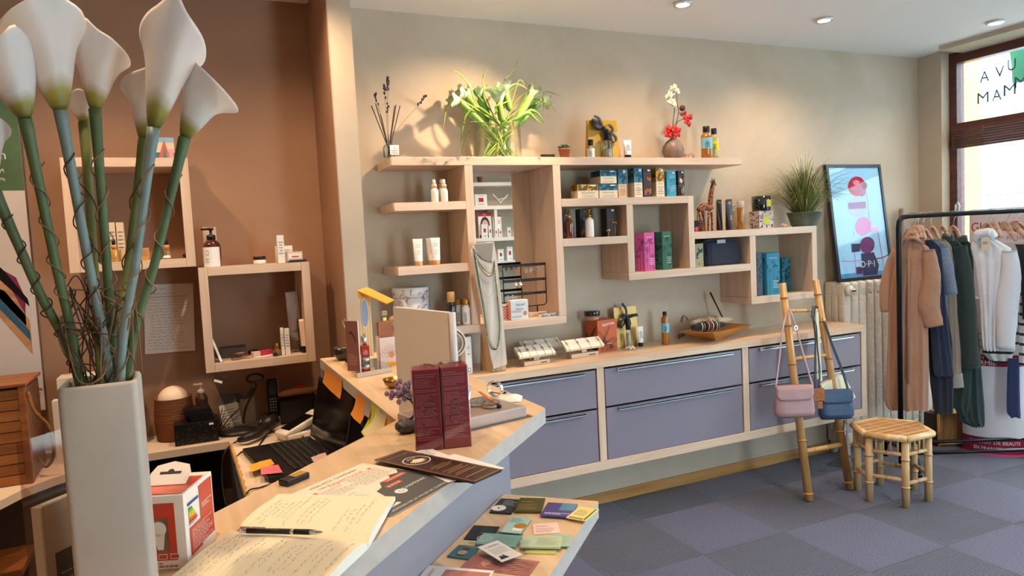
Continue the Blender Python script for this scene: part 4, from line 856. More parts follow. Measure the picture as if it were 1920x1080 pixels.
def orange():
 ORG=M('burnt_orange_card','#c4591f',.45);ORD=M('orange_dark_leaf','#6d2d16',.5);c=ay(1122,659,3.325)
 def fr(b,X,w_,h,seed,m_):
  for(cx,cy,L,a0,cv)in(((.15,.0,.95,1.35,-.5),(.2,.0,.75,1.1,-.9),(.55,-.0,.95,1.9,.5),(.6,.05,.6,1.2,-1.1),(.35,0,.55,.8,-1.2),(.8,0,.7,2.1,.9))):
   pts=[];a=a0;x,y=cx*w_,cy*h;q=[]
   for k in range(13):q.append((x,y,a));a+=cv/12;x+=math.cos(a)*L*h/12;y+=math.sin(a)*L*h/12
   L1=[];L2=[]
   for k,(x,y,a)in enumerate(q):
    wd=h*.06*math.sin(PI*(k+.6)/13);L1.append((x-math.sin(a)*wd,y+math.cos(a)*wd));L2.append((x+math.sin(a)*wd,y-math.cos(a)*wd))
   b.poly([(min(w_-.001,max(.001,p[0])),min(h-.001,max(.001,p[1])),.0009)for p in L1+L2[::-1]],m_,X)
 def f(b,F,S,TP,w_,h,d):fr(b,F,w_,h,1,M('orange_mid_leaf','#9a4a28',.5));fr(b,S,d,h,2,ORD);b.text('EQUATORIA',w_*.56,h*.86,.019,STK,.0013,F,wfit=w_*.62,rot=.06);b.words(w_*.45,h*.22,w_*.75,h*.25,1,STK,.0013,F)
 h=ay(1122,602,3.325).z-ZL;pbox('orange_box','burnt orange cube box with leaf print on the low cabinet',c.x,c.x+.142,3.325,ZL,h,.10,ORG,f,rz=.17);return c,h
oc,oh=orange()
t=thing('cream_jar','round jar with a dark lid standing on the orange cube box','jar',(ay(1113,598,3.37).x,3.385,ZL+oh+.0012));r=.043
b=MB();b.lathe([(r*.94,0),(r,.003),(r,.025)],M('peach_cream_glass','#c08468',.15,coat=1,trans=.3),36);b.build('jar',t);b=MB();b.lathe([(r*1.0,.0255),(r*1.03,.027),(r*1.03,.049),(r*.98,.052),(.0005,.052)],M('dark_brown_lid','#2a1a16',.2,coat=.5),36);b.build('lid',t)
x0,x1=ay(1156,648,3.385).x,ay(1199,640,3.385).x
GF=M('gold_foil','#c09a5e',.35,.75)
BOW2=(-.005,.72,[[(0,0),(-.022,.02),(-.03,-.002),(-.05,-.03),(-.04,-.042),(-.02,-.02),(0,0)],[(0,0),(-.01,.05),(-.026,.085)],[(0,0),(.03,.012),(.075,.012)],[(0,0),(.015,-.03),(.008,-.06)]])
gift_bag(x0,x1,3.38,ZL,ay(1175,575,3.41).z-ZL,.06,'gold foil gift bag with black bow beside the orange box',GF,GF,BOW2,.0)
x,r,h=(ay(1179,640,3.355).x,.0145,ay(1179,599,3.355).z-ZL);bottle('cosmetic_bottle','slim clear bottle with tall black cap in front of the gold foil bag',x,3.355,ZL,h,r,CGLASS,BLACK,h*.36,None,neck=.95,capr=r*1.0,text=T3(4),fill=(M('pale_oil'),.8))
tubeprod('cosmetic_tube','small white tube on black cap right of the gold foil bag',ay(1201,640,3.355).x,3.355,ZL,ay(1201,612,3.355).z-ZL,.04,WHITE,BLACK,.022,text=T3(5))
b=MB();c=(ay(1182,648,3.29).x,3.29,ZL+.0095)
for k in range(5):
 a=k*2*PI/5+.35;b.T=T(*c)@RX(.25);b.tube([(0,0,0),(.017*math.cos(a),.017*math.sin(a),.003),(.034*math.cos(a),.026*math.sin(a),0)],[.008,.006,.002],M('ivory_ceramic','#e3d3bc',.5),8)
b.T=I4;b.build('starfish',label='ivory ceramic starfish lying in front of the gold foil bag',cat='starfish')
bottle('oil_bottle','amber oil bottle with black cap and pale blue label left of the wooden bowl',ay(1248,640,3.315).x,3.315,ZL,ay(1248,584,3.315).z-ZL,.0225,AMBL,BLACK,.024,MATS['pale_blue_label'],(.42,.75),.55,.012,text=T3(3))
def wooden_bowl():
 BW=wood('honey_bamboo','#b4742a','#cf9244','X',.35);c=(2.78,3.285,ZL+.0005);a=.35
 t=thing('wooden_bowl','square honey coloured wooden bowl holding bracelet rolls','bowl',c,a);b=MB();S,s_,h,h0,th=.172,.085,.062,.018,.01
 X=Matrix.Diagonal((1.3,.66,1,1))
 o=[(-s_,-s_,h0),(s_,-s_,h0),(s_,s_,h0),(-s_,s_,h0)];O=[(-S,-S,h),(S,-S,h),(S,S,h),(-S,S,h)];O[0]=(-S,-S,h+.008);O[2]=(S,S,h+.008)
 i_=[(p[0]*.93,p[1]*.93,h0+th)for p in o];I_=[(p[0]*.95,p[1]*.95,p[2])for p in O]
 b.add(o+O+I_+i_,[(3,2,1,0)]+[(k,(k+1)%4,4+(k+1)%4,4+k)for k in range(4)]+[(4+k,4+(k+1)%4,8+(k+1)%4,8+k)for k in range(4)]+[(8+k,8+(k+1)%4,12+(k+1)%4,12+k)for k in range(4)]+[(12,13,14,15)],BW,False,X);b.build('bowl_body',t)
 b=MB();b.box(-.07,.07,-.035,.035,0,h0,BW,.002);b.build('foot',t)
 def roll(nm,lb,p,L,r,mt,rz,kind):
  q=thing(nm,lb,'bracelet roll',p,rz);b=MB();n=18;prof=[(max(.0005,r*(math.sin(PI*(.08+.92*k/n))**.55 if k<n else 0)*(1-.25*k/n)),L*k/n)for k in range(n+1)]
  b.lathe([(.0005,0)]+prof,mt,20,RY(PI/2)@T(0,0,-L/2));b.build('pillow',q)
  cols=['#e6e0d4','#8f8a84','#1b1b1d','#d9b8a0','#b8504a','#f0ece4','#2b3550']if kind else['#e9cfae','#d8b48c','#c99c74','#f0dcc0']
  for i in range(9 if kind else 7):
   xx=-L*.28+i*L*.058;kk=(xx+L/2)/L;rr=r*(math.sin(PI*(.08+.92*kk))**.55)*(1-.25*kk)+.0025;b=MB();m_=M('bracelet_'+cols[i%len(cols)][1:],cols[i%len(cols)],.35,.2);b.tube([(xx+.001*math.sin(5*a_),rr*math.cos(a_),rr*math.sin(a_))for a_ in[2*PI*k/22 for k in range(22)]],.0024 if kind else .0038,m_,6,closed=True);b.build('bracelet',q)
 roll('bracelet_roll','cream fabric roll wrapped with beaded bracelets, rear one in the wooden bowl',(2.80,3.335,ZL+.098),.31,.031,M('cream_fabric','#dcc3a4',.9,sheen=.3),-.02,0)
 roll('bracelet_roll','black fabric roll with striped bracelets, front one in the wooden bowl',(2.715,3.255,ZL+.086),.25,.030,M('black_fabric','#111114',.9,sheen=.3),-.08,1)
 b=MB();p0,p1=ay(1357,600,3.32),ay(1331.5,548,3.40);b.tube([p0,p0.lerp(p1,.49),p0.lerp(p1,.5),p0.lerp(p1,.51),p1],[.0048,.0048,.0042,.0048,.005],BLACK,8);
 d=(p1-p0).normalized();b.build('black_wand',label='thin black stick standing up behind the bracelet rolls',cat='stick')
 b=MB();q=ay(1281,594,3.33)
 b.ribbon(smooth_path([q+Vector((-.012,.0,-.03)),q+Vector((-.006,0,-.01)),q+Vector((.006,0,.004)),q+Vector((.02,0,-.004)),q+Vector((.035,.0,-.025))],5),.022,M('rose_grey_fabric','#9a7a78',.9),(0,1,.2),.003);b.build('cloth_scrap',label='small rose grey cloth strap at the left of the wooden bowl',cat='cloth')
 b=MB()
 for k in range(5):b.T=T(2.62+.012*k,3.43+.004*(k%2),ZL+.013+.003*k)@RY(PI/2)@RX(.3*k);b.ring(0,0,.011,.013,M('dark_beads'),0,18);b.tube([(.012*math.cos(a_),.012*math.sin(a_),0)for a_ in[2*PI*i/14 for i in range(14)]],.0018,M('dark_beads'),5,closed=True)
 b.T=I4;b.build('coiled_cord',label='dark coiled cord lying by the wall behind the amber bottle',cat='cord')
wooden_bowl()
pbox('perfume_box','tall narrow white box with black edges at the left end of the low cabinet',1.168,1.208,3.2,ZL,ay(876,631,3.2).z-ZL,.05,WHITE,lambda b,F,S,TP,w_,h,d:(b.rect(0,0,.0016,h,INK,.0011,F),b.rect(w_-.0016,0,w_,h,INK,.0011,F),b.rect(0,h-.002,w_,h,INK,.0011,F),b.rect(w_*.3,h*.06,w_*.7,h*.16,INKB,.0011,F),b.rect(w_*.36,h*.075,w_*.64,h*.145,WHITE,.0013,F),b.ring(w_/2,h*.7,w_*.12,w_*.15,INKB,.0011,16,F),b.words(w_*.3,h*.5,w_*.7,h*.55,1,INKB,.0011,F)),rz=.12)
# ================================================================== shelves on the opposite wall, seen in the mirror
def opposite():
 YO=-1.5;WS=M('white_shelf','#e6ddd2',.5);t=thing('opposite_wall_shelf','white product shelving on the opposite wall, seen in the shelf mirror','shelf',(3.6,-1.62,.9))
 for z in(2.255,1.955,1.545,1.235):b=MB();b.box(2.9,4.4,YO-.0,YB+.002,z-.0,z+.045,WS);b.v=[Vector((p.x,p.y,p.z))for p in b.v];wpart(b,'shelf',t)
 for x in(2.86,4.4):b=MB();b.box(x,x+.04,YB+.002,YO,.9,2.5,WS);wpart(b,'side_panel',t)
 b=MB();b.box(3.58,3.62,YB+.01,YO-.01,1.5905,1.954,WS);wpart(b,'divider',t)
 def bx(lb,px0,px1,py0,zs,deco,dep=.05,mat=WHITE,cat='box'):
  v=2*3.452-(YO-.05);a,c=ay(px0,400,v).x,ay(px1,400,v).x;h=min(ay((px0+px1)/2,py0,v).z-zs,.36)
  # faces the room (+Y), so it is turned round
  o=pbox('skincare_box',lb,0,c-a,0,0,h,dep,mat,deco,cat=cat);o.location=((a+c)/2,YO-.05-dep/2,zs+.0005);o.rotation_euler=(0,0,PI)
 red=lambda y0,y1:(lambda b,F,S,TP,w_,h,d:(b.rect(w_*.3,h*y0,w_*.7,h*y1,REDM,.0012,F),b.words(w_*.2,h*.1,w_*.8,h*.2,1,INKB,.0012,F),b.words(w_*.25,h*.86,w_*.75,h*.93,1,REDM,.0012,F)))
 bx('large white skincare box with red square on the second shelf of the opposite wall',892,914.5,364.5,2.0005,red(.35,.7))
 def face(b,F,S,TP,w_,h,d):
  SK=M('printed_skin','#d8a78c',.6);b.rect(0,h*.86,w_,h,REDM,.0012,F);b.disc(w_/2,h*.5,w_*.36,M('printed_hair','#2b1d1a',.6),.0012,24,h*.34,X=F);b.disc(w_/2,h*.42,w_*.28,SK,.0014,24,h*.30,X=F);b.rect(w_*.05,0,w_*.95,h*.12,REDM,.0015,F)
  for s_ in(-1,1):b.disc(w_*(.5+.12*s_),h*.46,w_*.055,INK,.0016,10,h*.018,X=F);b.rect(w_*(.5+.12*s_)-w_*.07,h*.51,w_*(.5+.12*s_)+w_*.07,h*.52,INK,.0016,X=F)
  b.disc(w_*.5,h*.27,w_*.09,M('printed_lips','#b0505a',.5),.0016,12,h*.015,X=F);b.text('SOIN',w_/2,h*.93,h*.07,WHITE,.0016,F)
 bx('red topped display card with a printed woman\'s face on the opposite wall shelf',896,920.5,399,1.5905,face,.01,cat='display card')
 bx('tall white red topped box beside the face card on the opposite wall',923,939,403.5,1.5905,lambda b,F,S,TP,w_,h,d:(b.rect(0,h*.93,w_,h,REDM,.0012,F),b.words(w_*.15,h*.6,w_*.85,h*.82,3,REDM,.0012,F)),.03)
 for i,(a,c,y0)in enumerate(((901,912,421),(914,920,423.5),(925.5,930.5,427),(933,938.5,428.5),(950,955,426.5))):
  v=2*3.452-(YO-.02);aa,cc=ay(a,400,v).x,ay(c,400,v).x;h=ay(a,y0,v).z-1.5905
  o=pbox('skincare_box',('square white box before the face card in the mirror','slim white box right of the square one before the face card in the mirror','left of two little white red marked boxes in the mirror','right of two little white red marked boxes in the mirror','lone small white box beyond the shelf divider in the mirror')[i],0,cc-aa,0,0,h,.03,WHITE,red(.4,.7));o.location=((aa+cc)/2,YO-.022,1.591);o.rotation_euler=(0,0,PI)
 for i,(a,c,y0)in enumerate(((932.5,943,468),(950,960,463))):
  v=2*3.452-(YO-.05);aa,cc=ay(a,450,v).x,ay(c,450,v).x;o=pbox('skincare_box',('white box with red square on the lowest mirrored shelf, left','white box with red square on the lowest mirrored shelf, right')[i],0,cc-aa,0,0,ay(a,y0,v).z-1.2805,.04,WHITE,red(.4,.7));o.location=((aa+cc)/2,YO-.07,1.281);o.rotation_euler=(0,0,PI)
 v=8.42;q=ay(902,340,v);t2=thing('terracotta_pot','small brown pot on the topmost shelf seen in the mirror','pot',(q.x,YO-.06,2.3005));b=MB();b.lathe([(.025,0),(.035,.06),(.038,.06),(.038,.075),(.0005,.075)],M('terracotta'),20);b.build('pot_body',t2)
 for k,(x0,z0,x1,z1)in enumerate(((925,363,941,382),(939,381,951,364),(928,372,946,376))):
  pass
 b=MB();P=lambda x,y:Vector((ay(x,y,8.42).x,YO-.03,ay(x,y,8.42).z))
 for a,c in(((925,364),(941,381)),((938,381),(953,365)),((934,374),(950,371))):p,q=P(*a),P(*c);p.z=max(p.z,2.008);q.z=max(q.z,2.008);b.tube([p,q],.006,WHITE,6)
 b.build('white_twigs',label='crossed white driftwood twigs on the second mirrored shelf',cat='ornament')
opposite()
# ================================================================== on the raised counter
ZC1=CZ+.0005
def on(px,py,z=ZC1):p=az(px,py,z);return p.x,p.y
def cup():
 x,y=.525,2.86;t=thing('dark_bowl','small round black bowl with a pale rim near the pillar end of the counter','bowl',(x,y,ZC1));r=.043;h=.052
 b=MB();b.lathe([(r*.5,0),(r*.55,.002),(r*.85,h*.35),(r,h),(r*.95,h),(r*.8,h*.4),(r*.4,.01),(.0005,.01)],M('black_lacquer','#17120e',.25,coat=.6),32);b.build('bowl_body',t)
 b=MB();b.lathe([(.0005,h*.86),(r*.93,h*.9)],M('pale_powder','#d0a878',.8),24);b.build('contents',t)
cup()
def glassfig():
 x,y=on(659,678);pts=[(659,677),(657,662),(652,648),(655,635),(651,622),(647,610),(643,600),(646,612)]
 t=thing('glass_figurine','twisted silver glass figurine behind the serum display','figurine',(x,y,ZC1));SG=M('silvered_glass','#d8c8b4',.08,.8)
 def P(px,py):q=ay(px,py,y);return Vector((q.x-x,0,max(.004,q.z-ZC1)))
 b=MB();b.tube(smooth_path([P(659,677),P(661,668),P(655,655),P(658,645),P(653,633),P(650,622)],6),[.007+.003*math.sin(i*1.1)for i in range(31)],SG,10);b.build('figure_body',t)
 b=MB();b.tube([P(650,622),P(645,612),P(642,602),P(645,598),P(649,604),P(650,614),P(650,622)],.0025,SG,8);b.build('loop',t)
 b=MB();b.tube([P(653,633),P(657,625),P(660,632)],[.004,.005,.003],SG,8);b.build('arm',t)
glassfig()
def serum_display():
 A,B,C=Vector((*on(670,709),ZC1)),Vector((*on(735,697),ZC1)),Vector((*on(646,684),ZC1));u=(B-A);D=B+(C-A)*.75
 c=(A+B+C+D)/4;t=thing('serum_display','mirrored display base with an upright photo panel and one red serum','display',tuple(c));h=.017;SM=M('polished_steel','#cfcac4',.06,1);SD_=M('satin_steel','#c8b8a4',.35,.7)
 b=MB();q=[A,B,D,C];b.add([Vector((p.x,p.y,p.z))for p in q]+[p+Vector((0,0,h))for p in q],[(3,2,1,0),(0,1,5,4),(1,2,6,5),(2,3,7,6),(3,0,4,7)],SD_);b.add([p+Vector((0,0,h))for p in q],[(0,1,2,3)],SM);wpart(b,'base',t)
 # upright photo panel
 zt=ZC1+h;def_y=lambda px,Y,py:ay(px,py,Y)
 L0,L1=az(665,693,zt),az(676,697,zt);L0.z=L1.z=zt
 hh=ay(676,601,L1.y).z-zt;n=Vector((L1.y-L0.y,-(L1.x-L0.x),0)).normalized()*.004
 L0=L1+Vector((-.035,.048,0));b=MB();b.add([L0,L1,L1+Vector((0,0,hh)),L0+Vector((0,0,hh)),L0+Vector((.004,.003,0)),L1+Vector((.004,.003,0)),L1+Vector((.004,.003,hh)),L0+Vector((.004,.003,hh))],[(0,1,2,3),(7,6,5,4),(1,5,6,2),(3,2,6,7),(0,3,7,4),(0,4,5,1)],M('panel_edge','#d8d0c8',.2))
 F=frame(L0,L1-L0,(0,0,1));w_=(L1-L0).length;b.rect(.001,.001,w_-.001,hh-.001,M('photo_rose_brown','#8a5a4e',.3),.0006,F)
 b.poly([(w_*.2,hh*.75,.001),(w_*.5,hh*.8,.001),(w_*.85,hh*.62,.001),(w_*.8,hh*.58,.001),(w_*.5,hh*.73,.001)],M('photo_dark','#4a2a26',.4),F);b.words(w_*.15,hh*.12,w_*.85,hh*.35,6,M('photo_light','#c09a8c',.5),.001,F);wpart(b,'photo_panel',t)
 x,y=az(685,680,zt).x,az(685,680,zt).y;r=.0155
 tt=thing('serum_bottle','small square red serum bottle with a chrome cap on the mirrored display','bottle',(x,y,zt+.0005),.0)
 b=MB();b.lathe([(r*1.15,0),(r*1.15,.022)],CHROME,24);b.build('pedestal',tt)
 b=MB();b.box(-r,r,-r,r,.0225,.066,M('ruby_glass','#c01818',.05,coat=1,trans=.3),.003);b.words(-r*.6,.03,r*.6,.05,4,STK,.0004,frame((0,-r,0),(1,0,0),(0,0,1)),fill=.25,center=True);b.build('body',tt)
 b=MB();b.lathe([(r*.75,.0665),(r*.75,.1),(r*.5,.102),(r*.5,.11),(.0005,.11)],CHROME,20);b.build('cap',tt)
serum_display()
def arch_display():
# yellow and white striped cardboard display with an arch window
 Y=2.62;YEL=M('saffron_yellow','#e0a018',.5);SW=M('straw_stripe','#e6c890',.5);P=lambda x,y,d=0:ay(600+x/5.4,520+y/5.4,Y+d)
 t=thing('cardboard_display','tall yellow striped cardboard display with a folded yellow canopy','display',tuple(az(600+560/5.4,683,ZC1)))
 def slab(pts,d,th,m_,nm):
  q=[P(x,y,d)for x,y in pts];n=len(q);k=[p+Vector((.002,th,0))for p in q];b=MB();b.add(q+k,[tuple(range(n)),tuple(range(2*n-1,n-1,-1))]+[(i,n+i,n+(i+1)%n,(i+1)%n)for i in range(n)],m_);return b
 base=az(685,676,ZC1);b=slab([(395,130),(500,170),(545,800),(430,800)],0,.004,SW,'back');
 for k in range(9):
  x=400+k*13;q=[P(x,190+k*2,-.001),P(x+4,190+k*2,-.001),P(x+34,795,-.001),P(x+28,795,-.001)];b.add(q,[(0,1,2,3)],M('saffron_stripe','#e8b860',.5)if k%2 else M('cream_stripe','#f0dfc0',.5))
 for p in b.v:p.z=max(p.z,ZC1)
 wpart(b,'striped_back',t)
 b=MB();c=P(453,365,-.0035);rx=(P(488,365).x-P(418,365).x)/2;rz=(P(453,225).z-P(453,505).z)/2;b.T=frame(c,(1,0,0),(0,0,1));b.disc(0,0,rx,M('pale_blue_arch','#8c9cb8',.4),.0,28,rz);b.ring(0,0,rx,rx*1.12,M('cream_stripe'),.0003,28,k=rz/rx);b.T=I4;wpart(b,'arch_window',t)
 # canopy: a sheet sloping forward to the right
 c0,c1,c2,c3=P(378,133,0),P(475,98,.06),P(748,225,-.04),P(672,263,-.10);b=MB();q=[c0,c3,c2,c1];b.add(q+[p-Vector((0,0,.004))for p in q],[(0,1,2,3),(7,6,5,4),(0,4,5,1),(1,5,6,2),(2,6,7,3),(3,7,4,0)],YEL)
 for k in range(7):
  a=(k+.5)/7;b.add([c0.lerp(c1,a)+Vector((0,0,.0006)),c3.lerp(c2,a)+Vector((0,0,.0006)),c3.lerp(c2,a+.05)+Vector((0,0,.0006)),c0.lerp(c1,a+.05)+Vector((0,0,.0006))],[(0,1,2,3)],M('pale_yellow_stripe','#f0cc6a',.5))
 wpart(b,'canopy',t)
 b=slab([(378,135),(455,168),(430,205),(385,215)],-.002,.003,YEL,'');wpart(b,'canopy_bracket',t)
 b=MB();q=az(708,681,ZC1);b.box(q.x-.07,q.x+.05,Y-.03,Y+.03,ZC1,ZC1+.012,YEL,.001);wpart(b,'foot',t)
arch_display()
def perfume():
 Y=2.63;x0,x1=ay(712,683,Y).x,ay(746,683,Y).x;h=ay(712,633,Y).z-ZC1
 def lotus(b,F,S,TP,w_,hh,d):
  LP=M('rose_line','#c49a90',.5)
  for k in range(7):
   a=PI*(.1+.8*k/6)+.15;cx,cy=w_*.62,hh*.35;L=hh*.42;pts=[(cx+math.cos(a)*L*s_-math.sin(a)*L*.22*math.sin(PI*s_)*g,cy+math.sin(a)*L*s_+math.cos(a)*L*.22*math.sin(PI*s_)*g)for g in(1,-1)for s_ in([i/8 for i in range(9)]if g>0 else[1-i/8 for i in range(9)])]
   for i in range(len(pts)-1):
    p,q=Vector((*pts[i],.0009)),Vector((*pts[i+1],.0009));n=(q-p);n=Vector((-n.y,n.x,0)).normalized()*.0006 if n.length>0 else Vector((0,.0006,0));b.poly([p-n,q-n,q+n,p+n],LP,F)
  b.disc(w_*.62,hh*.35,w_*.15,M('coral_dot','#e08a50',.5),.001,16,X=F)
 pbox('perfume_carton','white carton with a line drawn lotus flower under the perfume bottle',x0,x1,Y-.02,ZC1,h,.06,M('blush_card','#e6d6ce',.5),lotus)
 z=ZC1+h+.0012;xb=(x0*.75+x1*.25)+.012;t=thing('perfume_bottle','square pink perfume flacon with a clear stopper on the lotus carton','bottle',(xb,Y+.01,z));PG=M('peach_perfume','#d89070',.05,coat=1,trans=.5)
 b=MB();b.box(-.026,.026,-.018,.018,0,.058,PG,.004);b.build('flacon',t);b=MB();b.box(-.011,.013,-.01,.01,.0585,.078,CGLASS,.002);b.box(-.007,.009,-.007,.007,.059,.074,GOLD,.001);b.build('collar',t);b=MB();b.box(-.009,.012,-.009,.009,.079,.098,M('clear_acrylic','#e8dcd0',.05,trans=.6),.003);b.build('stopper',t)
 t=thing('round_flacon','round clear perfume flacon behind the square pink one','bottle',(x1+.012,Y+.02,z));b=MB();b.lathe([(.022,0),(.034,.012),(.040,.035),(.036,.058),(.02,.074),(.012,.078),(.012,.083),(.0005,.083)],M('pale_champagne_glass','#e0c8a0',.05,trans=.7),28);b.build('flacon',t)
perfume()
def white_board():
 A,B=Vector((.462,1.803,ZC1)),Vector((.545,1.632,ZC1));hh=ay(737,576,1.803).z-ZC1
 A.x=ay(741,650,A.y).x;B.x=ay(842,650,B.y).x
 t=thing('display_board','large blank taupe white upright panel standing at the counter corner','panel',tuple((A+B)/2));d=(B-A).normalized();n=Vector((-d.y,d.x,0));n=n if n.y>0 else-n;n*=.016
 hb=ay(841,586,B.y).z-ZC1;b=MB();b.add([A,B,B+n,A+n,A+Vector((0,0,hh)),B+Vector((0,0,hb)),B+n+Vector((0,0,hb)),A+n+Vector((0,0,hh))],[(3,2,1,0),(4,5,6,7),(0,1,5,4),(1,2,6,5),(2,3,7,6),(3,0,4,7)],M('blank_panel','#eee4d8',.45));wpart(b,'board',t)
 b=MB();c=B+n*.5;b.tube([c+Vector((0,0,.001)),c+Vector((0,0,hb))],.009,M('pale_edge','#d5d3d6',.4),4);b.v=[p+d*.0095 for p in b.v];wpart(b,'edge_profile',t)
white_board()
t=thing('table_mirror','round clear acrylic table mirror seen beside the blank panel','mirror',(ay(852,670,2.45).x-.01,2.45,ZC1));cz=ay(850,643,2.45).z;r=.052;cx=0
b=MB();b.T=T(cx,0,cz-ZC1)@RZ(-.35)@RX(PI/2);b.lathe([(r,-.006),(r+.004,-.006),(r+.004,.006),(r,.006),(r,-.006)],M('mirror_rim','#eeeae4',.3),40);b.lathe([(.0005,0),(r,0)],CGLASS,40);b.tube([(r*.82*math.cos(a_),r*.82*math.sin(a_),0)for a_ in[2*PI*i/36 for i in range(36)]],.0022,M('mirror_rim','#eeeae4',.3),6,closed=True);b.T=I4;b.build('disc',t)
b=MB();b.lathe([(.035,0),(.035,.004),(.006,.008),(.005,cz-ZC1-r-.004)],M('clear_acrylic'),24);b.build('stand',t)
t=thing('gold_bowl','small round brass bowl peeking out left of the blank panel','bowl',(ay(738,718,2.18).x,2.18,ZC1));b=MB();r=.034;b.lathe([(r*.4,0),(r*.8,.012),(r,.03),(r*.96,.03),(r*.75,.013),(.0005,.006)],M('aged_brass','#a07838',.25,.9),28);b.build('bowl_body',t)
def gem_tree():
 x,y=.437,1.632;t=thing('amethyst_tree','little wire tree with purple amethyst beads on a dark rock','ornament',(x,y,ZC1));AM=M('amethyst','#b79ccf',.1,coat=.5,trans=.75);WR=M('dark_wire','#2a2022',.5,.5)
 b=MB();rnd=random.Random(2);bmh=bmesh.new();bmesh.ops.create_icosphere(bmh,subdivisions=3,radius=1)
 for v in bmh.verts:v.co=Vector((v.co.x*.027,v.co.y*.022,max(-.9,v.co.z)*.018+.0165))*(1+.16*noise.noise(v.co*2.2));v.co.z=max(0,v.co.z)
 b.bm(bmh,M('dark_rock','#3b3436',.35,var=.5,vscale=60,bump=.5,bscale=80),True);b.build('rock',t)
 b=MB();P=lambda px,py:ay(px,py,y)-Vector((x,y,ZC1));tr=smooth_path([Vector((.01,0,.03)),P(778,775),P(776,760),P(768,748)],5);b.tube(tr,[.0035-.0001*i for i in range(len(tr))],WR,7);b.build('trunk',t)
 beads=[(729,741),(737,748),(732,733),(742,735),(745,722),(752,716),(748,728),(757,726),(755,738),(764,733),(762,722),(767,740),(758,748),(747,753),(740,741),(770,728),(751,745),(735,740),(759,733),(766,716)]
 for k,(px,py)in enumerate(beads):
  e=P(px,py)+Vector((0,rnd.uniform(-.02,.02),0));b=MB();b.tube(smooth_path([P(772,752),P((px+772)/2,(py+748)/2-2),e],4),.0007,WR,5);b.sphere(e,.0062,AM,5,(1,1,1.15));b.build('beaded_twig',t)
gem_tree()
def redbox(lb,xl,yl,w_,d,rz,h):
 DR=M('burgundy_card','#8e1a32',.35,coat=.15);LT=M('burgundy_print_light','#c88c94',.5);CEL=thin_glass('cellophane','#fbf4f4',.07,.08)
 t=thing('wrapped_box',lb,'box',(xl,yl,ZC1),rz,'shrink wrapped burgundy boxes');b=MB();b.box(0,w_,0,d,0,h,DR,.0012)
 F=frame((0,0,0),(1,0,0),(0,0,1));S=frame((w_,0,0),(0,1,0),(0,0,1));rnd=random.Random(int(xl*1e4));L=frame((0,d,0),(0,-1,0),(0,0,1))
 for a,c in((.90,.955),(.78,.89),(.72,.76),(.55,.70),(.42,.53),(.30,.40),(.19,.28),(.125,.175)):
  b.words(w_*.08,h*a,w_*.9,h*c,max(1,int((c-a)*52)),LT,.0014,F,fill=.34,rnd=rnd)
 b.words(.003,h*.3,d-.003,h*.9,20,LT,.0014,L,fill=.3,rnd=rnd)
 GL_=M('gloss_script','#5c1825',.15,coat=1)
 b.T=F@T(w_*.5,h*.45,.0016)
 for k in range(3):b.tube([(w_*.18*math.cos(a_)*(1+.2*k),h*(.10-.09*k)+h*.055*math.sin(a_),0)for a_ in[2*PI*i/16 for i in range(13)]],.0011,GL_,4)
 b.T=I4;b.build('carton',t)
 b=MB();e=.0018;vs=[];b.box(-e,w_+e,-e,d+e,0,h+e,CEL,.0012)
 for k in range(5):b.ribbon(smooth_path([(w_*rnd.random(),d*rnd.random(),h+.002),(w_*rnd.random(),d*rnd.random(),h+.0045),(w_*rnd.random(),d*rnd.random(),h+.002)],4),.006,CEL,(1,0,.4))
 b.build('shrink_wrap',t)
h=ay(776,694,1.473).z-ZC1
redbox('shrink wrapped burgundy carton, left one of the pair on the counter',.412,1.468,.058,.056,-.30,h);redbox('shrink wrapped burgundy carton, right one of the pair on the counter',.472,1.452,.058,.056,-.22,h+.001)
